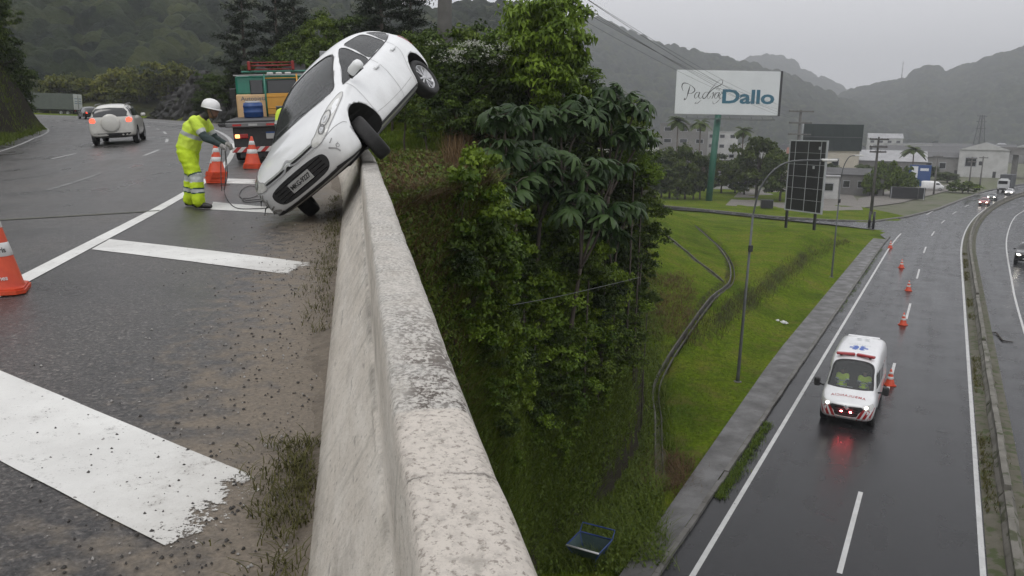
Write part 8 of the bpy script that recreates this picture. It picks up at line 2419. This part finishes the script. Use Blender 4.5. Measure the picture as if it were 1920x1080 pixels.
# ================================================================== TREES ALONG THE UPPER ROAD
def pine(label, base, h, seed, group=None):
    """tall dark conifer with layered, drooping sprays"""
    r = np.random.default_rng(seed); t = thing('pine_tree', label, 'tree', base, 0, group)
    MB().tube([(0, 0, -.5), (.1, 0, h * .5), (0, .1, h)], [.20, .14, .04], 8).build('trunk', M_BARK, t)
    C = []; N = []; lim = MB()
    nb = 26
    for k in range(nb):
        z = h * (.34 + .64 * (k + .5) / nb); L_ = (1 - (z / h - .34) / .72) * 2.6 * r.uniform(.55, 1.1) + .35
        a = k * 2.4 + r.uniform(-.4, .4); tip = np.array([math.cos(a) * L_, math.sin(a) * L_, z + L_ * r.uniform(-.05, .25)])
        st = np.array([0, 0, z - .1]); lim.tube([tuple(st), tuple((st + tip) / 2 + [0, 0, -.06]), tuple(tip)], [.045, .03, .012], 5)
        n = int(170 * L_)
        f = r.uniform(.25, 1.05, n); p = st + (tip - st) * f[:, None] + r.normal(size=(n, 3)) * np.array([.26, .26, .13]) * (.35 + .8 * f)[:, None]
        C.append(p); N.append(np.array([0, 0, 1.0]) + .9 * r.normal(size=(n, 3)))
    C = np.concatenate(C); N = np.concatenate(N)
    V, F = leaves(C, N, .34, .07, r, .15)
    lim.build('limbs', M_BARK, t)
    link('crown', np_mesh('crown', V, F, LG_PINE, attr=np.clip(.45 + .22 * r.normal(size=len(F)), 0, 1)), t)
    return t
def pine_at(u, vt, Y, h, seed, label, group=None):
    c = atY(u, vt, Y); return pine(label, Vector((c.x, c.y, c.z - h)), h, seed, group)
pine_at(450, -25, 66, 11, 1, 'dark pine left of the gap above the rock cut', None)
pine_at(512, -60, 64, 13, 2, 'dark pine with bare lower limbs above the tow truck', None)
pine_at(548, -10, 70, 9, 3, 'slim dark pine at the edge of the group above the tow truck', None)
pine_at(712, -55, 50, 10, 4, 'broad dark pine behind the hatchback roof', None)
pine_at(768, -35, 52, 9.5, 5, 'dark pine beside the concrete pole', None)
pine_at(690, -10, 56, 8, 6, 'shorter dark pine half hidden behind its broad neighbour', None)
# broadleaf trees over the rock cut, behind tow truck and hatchback
cut_trees = [(405, 170, 74, 34, 'd'), (435, 175, 68, 36, 'd'), (465, 150, 68, 44, 'd'), (505, 150, 62, 48, 'd'), (545, 110, 60, 46, 'm'), (560, 160, 54, 52, 'd'), (600, 70, 58, 50, 'm'), (612, 130, 50, 54, 'm'), (650, 95, 54, 46, 'd'), (590, 185, 46, 44, 'd'), (480, 180, 62, 36, 'd'), (640, 200, 42, 42, 'd'), (530, 185, 56, 38, 'd'), (680, 180, 42, 42, 'm'), (380, 195, 78, 22, 'd'), (575, 95, 62, 34, 'd')]
for i, (u, v, Y, rp_, kd) in enumerate(cut_trees):
    plant_at('tree', 'dark leafy tree growing over the rock cut' if kd == 'd' else 'lighter green tree rising over the rock cut', 'tree', (BIG if kd == 'd' else BIGM)[i % 2], 4.6 if kd == 'd' else 4.5, u, v, Y, rp_, 2.9, 'dark trees over the rock cut' if kd == 'd' else 'lighter trees over the rock cut')
# rock face below them: ledges of broken stone
M_ROCK = mat('dark wet rock', (.026, .026, .026), (.05, .048, .045), rough=.6, rough2=.85, scale=.8, coords='World', bump=1.0, bscale=3.0, speck=(.03, .035, .016), speck_scale=1.2, speck_amt=.58)
rs = np.arange(44, 114, .4); hs = np.linspace(0, 1, 30)
V = []
for s_ in rs:
    top_h = 5.0 * float(sst(42, 52, s_)) * (.9 + .13 * math.sin(s_ * .31)) * (1 - .93 * float(sst(94, 114, s_)))
    for f in hs:
        jag = .8 * float(vnoise(np.array([math.floor(s_ / .9 + .6 * f) * 1.7]), np.array([math.floor(f * 5 + s_ * .13) * 1.3]), 51)[0]) + .5 * float(fbm(np.array([s_ / .5]), np.array([f * 6.0]), 52, 3)[0]) - .4
        q = 1.5 + .7 * f + jag
        b = RD(s_, -q); V.append((b.x, b.y, float(zr(s_, 0)) - .3 + top_h * f))
rock = link('rock_face', np_mesh('rock_face', np.array(V), grid_faces(len(rs), len(hs))[:, ::-1], M_ROCK)); rock['kind'] = 'structure'
# left cut: dense dark growth on the bank inside the bend
for i in range(90):
    s_ = 32 + 66 * ((i * .618) % 1); e_ = (3.6 - 3.0 * float(sst(40, 58, s_))) + .4 + 4.2 * ((i * .377 + .13) % 1)
    q_ = RD(s_, 12.3 + e_); z_ = TZ(q_.x, q_.y); sc_ = rnd.uniform(.8, 1.25)
    plant('shrub', 'very dark shrub hanging on the bank inside the bend', 'shrub', (DRK[i % 3] if i % 4 else SHR[i % 4]), Vector((q_.x, q_.y, z_ - .55)), sc_, group='dark shrubs on the bank inside the bend')
# yellowish scrub beyond the far end of the bend
for i in range(60):
    u = 100 + i * 4.6 + rnd.uniform(-6, 6); Y = rnd.uniform(150, 172); v = 176 - 14 * math.sin(max(0, (u - 105)) / 250 * 3.1) + rnd.uniform(-8, 30) - (18 if u > 300 else 0)
    c = atY(u, v, Y)
    var = plant_var('yel%d' % (i % 2), LG_YEL, 's', seed=160 + i % 2, rx=1.2, ry=1.2, rz=.8, nclump=34, clump_r=.42, per=60, ln=.26, wd=.14, zc=.8, r0=.05, limbs=6)
    t = thing('scrub_bush', 'yellow-green scrub bush on the bank beyond the bend', 'shrub', Vector((c.x, c.y, c.z - 1.8)), rnd.uniform(0, 6), 'yellow-green scrub beyond the bend'); sc_ = rnd.uniform(1.8, 2.9); t.scale = (sc_, sc_, sc_)
    link('trunk', var[1], t); link('crown', var[0], t)
xs2 = np.linspace(-150, -50, 80); ys2 = np.linspace(140, 225, 50); X2, Y2 = np.meshgrid(xs2, ys2, indexing='ij')
Z2 = 12.0 + 4.2 * sst(142, 160, Y2) + 5.0 * sst(160, 220, Y2) + .8 * fbm(X2 / 6, Y2 / 6, 61) + 3.4 * sst(-100, -62, X2) * sst(144, 170, Y2)
bk = link('bank', np_mesh('bank', np.stack([X2.ravel(), Y2.ravel(), Z2.ravel()], 1), grid_faces(80, 50), mat('scrubby bank', (.075, .08, .016), (.035, .042, .014), rough=.9, scale=.5, coords='World', bump=1, bscale=3), True)); bk['kind'] = 'structure'
# verge grass inside the bend
gs = r.uniform(24, 75, 5000); gt_ = 12.35 + np.abs(r.normal(size=5000)) * 1.3
xy = np.array([tuple(RD(a_, b_))[:2] for a_, b_ in zip(gs, gt_)]); rep = np.stack([xy[:, 0], xy[:, 1], terr(xy[:, 0], xy[:, 1])], 1); rep = np.repeat(rep, 3, 0) + r.normal(size=(15000, 3)) * np.array([.2, .2, 0])
tag(blades(rep, r, .28, .03, LG_GRASS, 'verge_grass', .7, 2, .5), 'rough grass verge inside the bend of the upper road', 'grass')

# ================================================================== TREES IN THE VALLEY
LG_FAR = leaf_mat('valley tree foliage', (.026, .046, .008), (.10, .135, .022))
VT = [plant_var('vt%d' % k, LG_FAR, 't', seed=180 + k, rx=3.0, ry=3.0, rz=3.3, nclump=80, clump_r=.85, per=60, ln=.55, wd=.30, zc=4.1, r0=.2, limbs=14) for k in range(3)]
VB = plant_var('vb', LG_MID, 't', seed=190, rx=3.0, ry=3.0, rz=1.7, nclump=60, clump_r=.8, per=60, ln=.5, wd=.28, zc=2.2, r0=.14, limbs=12)
def vtree(u, vb, vt, w_px, label, var=0, group=None, Y=None, kind='tree', v=None):
    g = G(u, vb); 
    if Y: g = Vector((atY(u, vb, Y).x, Y, 0))
    g.z = TZ(g.x, g.y) if g.y < 150 and g.x < 62 else -.1
    h = atY(u, vt, g.y).z - g.z; w = w_px / (FPX / g.y)
    t = thing('tree' if kind == 'tree' else 'bush', label, kind, g - Vector((0, 0, .1)), rnd.uniform(0, 6), group)
    vv = v or VT[var]; 
    t.scale = (w / 3.3, w / 3.3, h / (7.6 if v is None else 4.4))
    link('trunk', vv[1], t); link('crown', vv[0], t)
    return t
vtree(1418, 372, 240, 46, 'large round dark tree beside the white shed', 0)
vtree(1462, 378, 282, 34, 'lighter tree leaning behind the black panel sign', 1)
vtree(1395, 365, 300, 26, 'small dark tree in front of the kiosk', 2)
for i, (u, vb, vt, w_) in enumerate(((1228, 372, 268, 34), (1255, 372, 276, 30), (1284, 374, 268, 30), (1312, 374, 282, 26), (1240, 372, 305, 28), (1270, 374, 308, 28), (1300, 374, 312, 26), (1352, 362, 296, 26), (1378, 362, 290, 26))):
    vtree(u, vb, vt, w_, 'slender tree in the grove left of the billboard post', i % 3, 'grove left of the billboard post')
for i, (u, vb, vt, w_, Y) in enumerate(((1655, 372, 302, 30, 178), (1690, 368, 312, 26, 180), (1630, 374, 325, 20, 176))):
    vtree(u, vb, vt, w_, 'bright rounded bush between tall pole and blue sign', 0, 'bushes between pole and blue sign', Y, 'bush', VB)
vtree(1805, 361, 338, 28, 'low dark bush on the verge before the white warehouse', 0, None, None, 'bush', VB)
vtree(1560, 372, 318, 34, 'dark tree behind the small white cabin', 1, None, 190)
vtree(1600, 368, 330, 26, 'dark tree beside the long shed', 2, None, 195)
vtree(1535, 350, 300, 30, 'dark tree beyond the black panel sign', 0, None, 235)
for i, (u, vb, vt, w_, Y) in enumerate(((1440, 352, 300, 26, 225), (1500, 350, 305, 22, 240), (1625, 350, 308, 24, 232), (1660, 345, 300, 22, 250), (1740, 345, 310, 18, 262), (1330, 350, 285, 26, 240), (1585, 345, 298, 24, 255))):
    vtree(u, vb, vt, w_, 'tree among the low buildings of the valley floor', i % 3, 'trees among the valley buildings', Y)
vtree(1775, 350, 322, 22, 'small tree beyond the parked van', 1, None, 240)
def palm(u, vb, vt, Y, label, n=16, L_=2.6):
    g = Vector((atY(u, vb, Y).x, Y, -.1)); h = atY(u, vt, Y).z - g.z - .4
    t = thing('palm_tree', label, 'palm', g)
    MB().tube([(0, 0, 0), (.15, 0, h * .5), (0, 0, h)], [.26, .18, .15], 8).build('trunk', M_BARKP, t)
    rr = np.random.default_rng(int(u))
    for k in range(n):
        a = k * 2.399; el = R(rr.uniform(-10, 65)); V = []; F = []; m_ = 12
        for q in range(m_ + 1):
            f = q / m_; x = L_ * f * math.cos(el * (1 - .3 * f)); z = L_ * f * math.sin(el) - 1.7 * f * f * L_ / 2.6
            V.append((x, z))
        VV = []; FF = []
        for q in range(m_):
            (x0, z0_), (x1, z1_) = V[q], V[q + 1]
            for sg in (-1, 1):
                b = len(VV); ln_ = .75 * math.sin(math.pi * min(1, (q + 1.2) / (m_ + 1))) + .12
                VV += [(x0, 0, z0_), (x1, 0, z1_), (x1 + .12, sg * ln_, z1_ - .28 * ln_ - .1), (x0 + .16, sg * ln_, z0_ - .28 * ln_ - .1)]
                FF.append((b, b + 1, b + 2, b + 3))
        lf = link('frond', np_mesh('frond', np.array(VV), np.array(FF), LG_FAR, attr=np.clip(.4 + .2 * rr.normal(size=len(FF)), 0, 1)), t, (0, 0, h)); lf.rotation_euler = (0, 0, a)
    return t
palm(1706, 350, 277, 222, 'palm tree with spreading crown beside the blue sign board', 18, 3.6)
palm(1263, 372, 222, 200, 'feathery palm in front of the grey building', 16, 3.2)
palm(1305, 372, 226, 205, 'second feathery palm close to the billboard post', 16, 3.0)
palm(1385, 368, 240, 190, 'palm showing above the round dark tree', 14, 2.6)
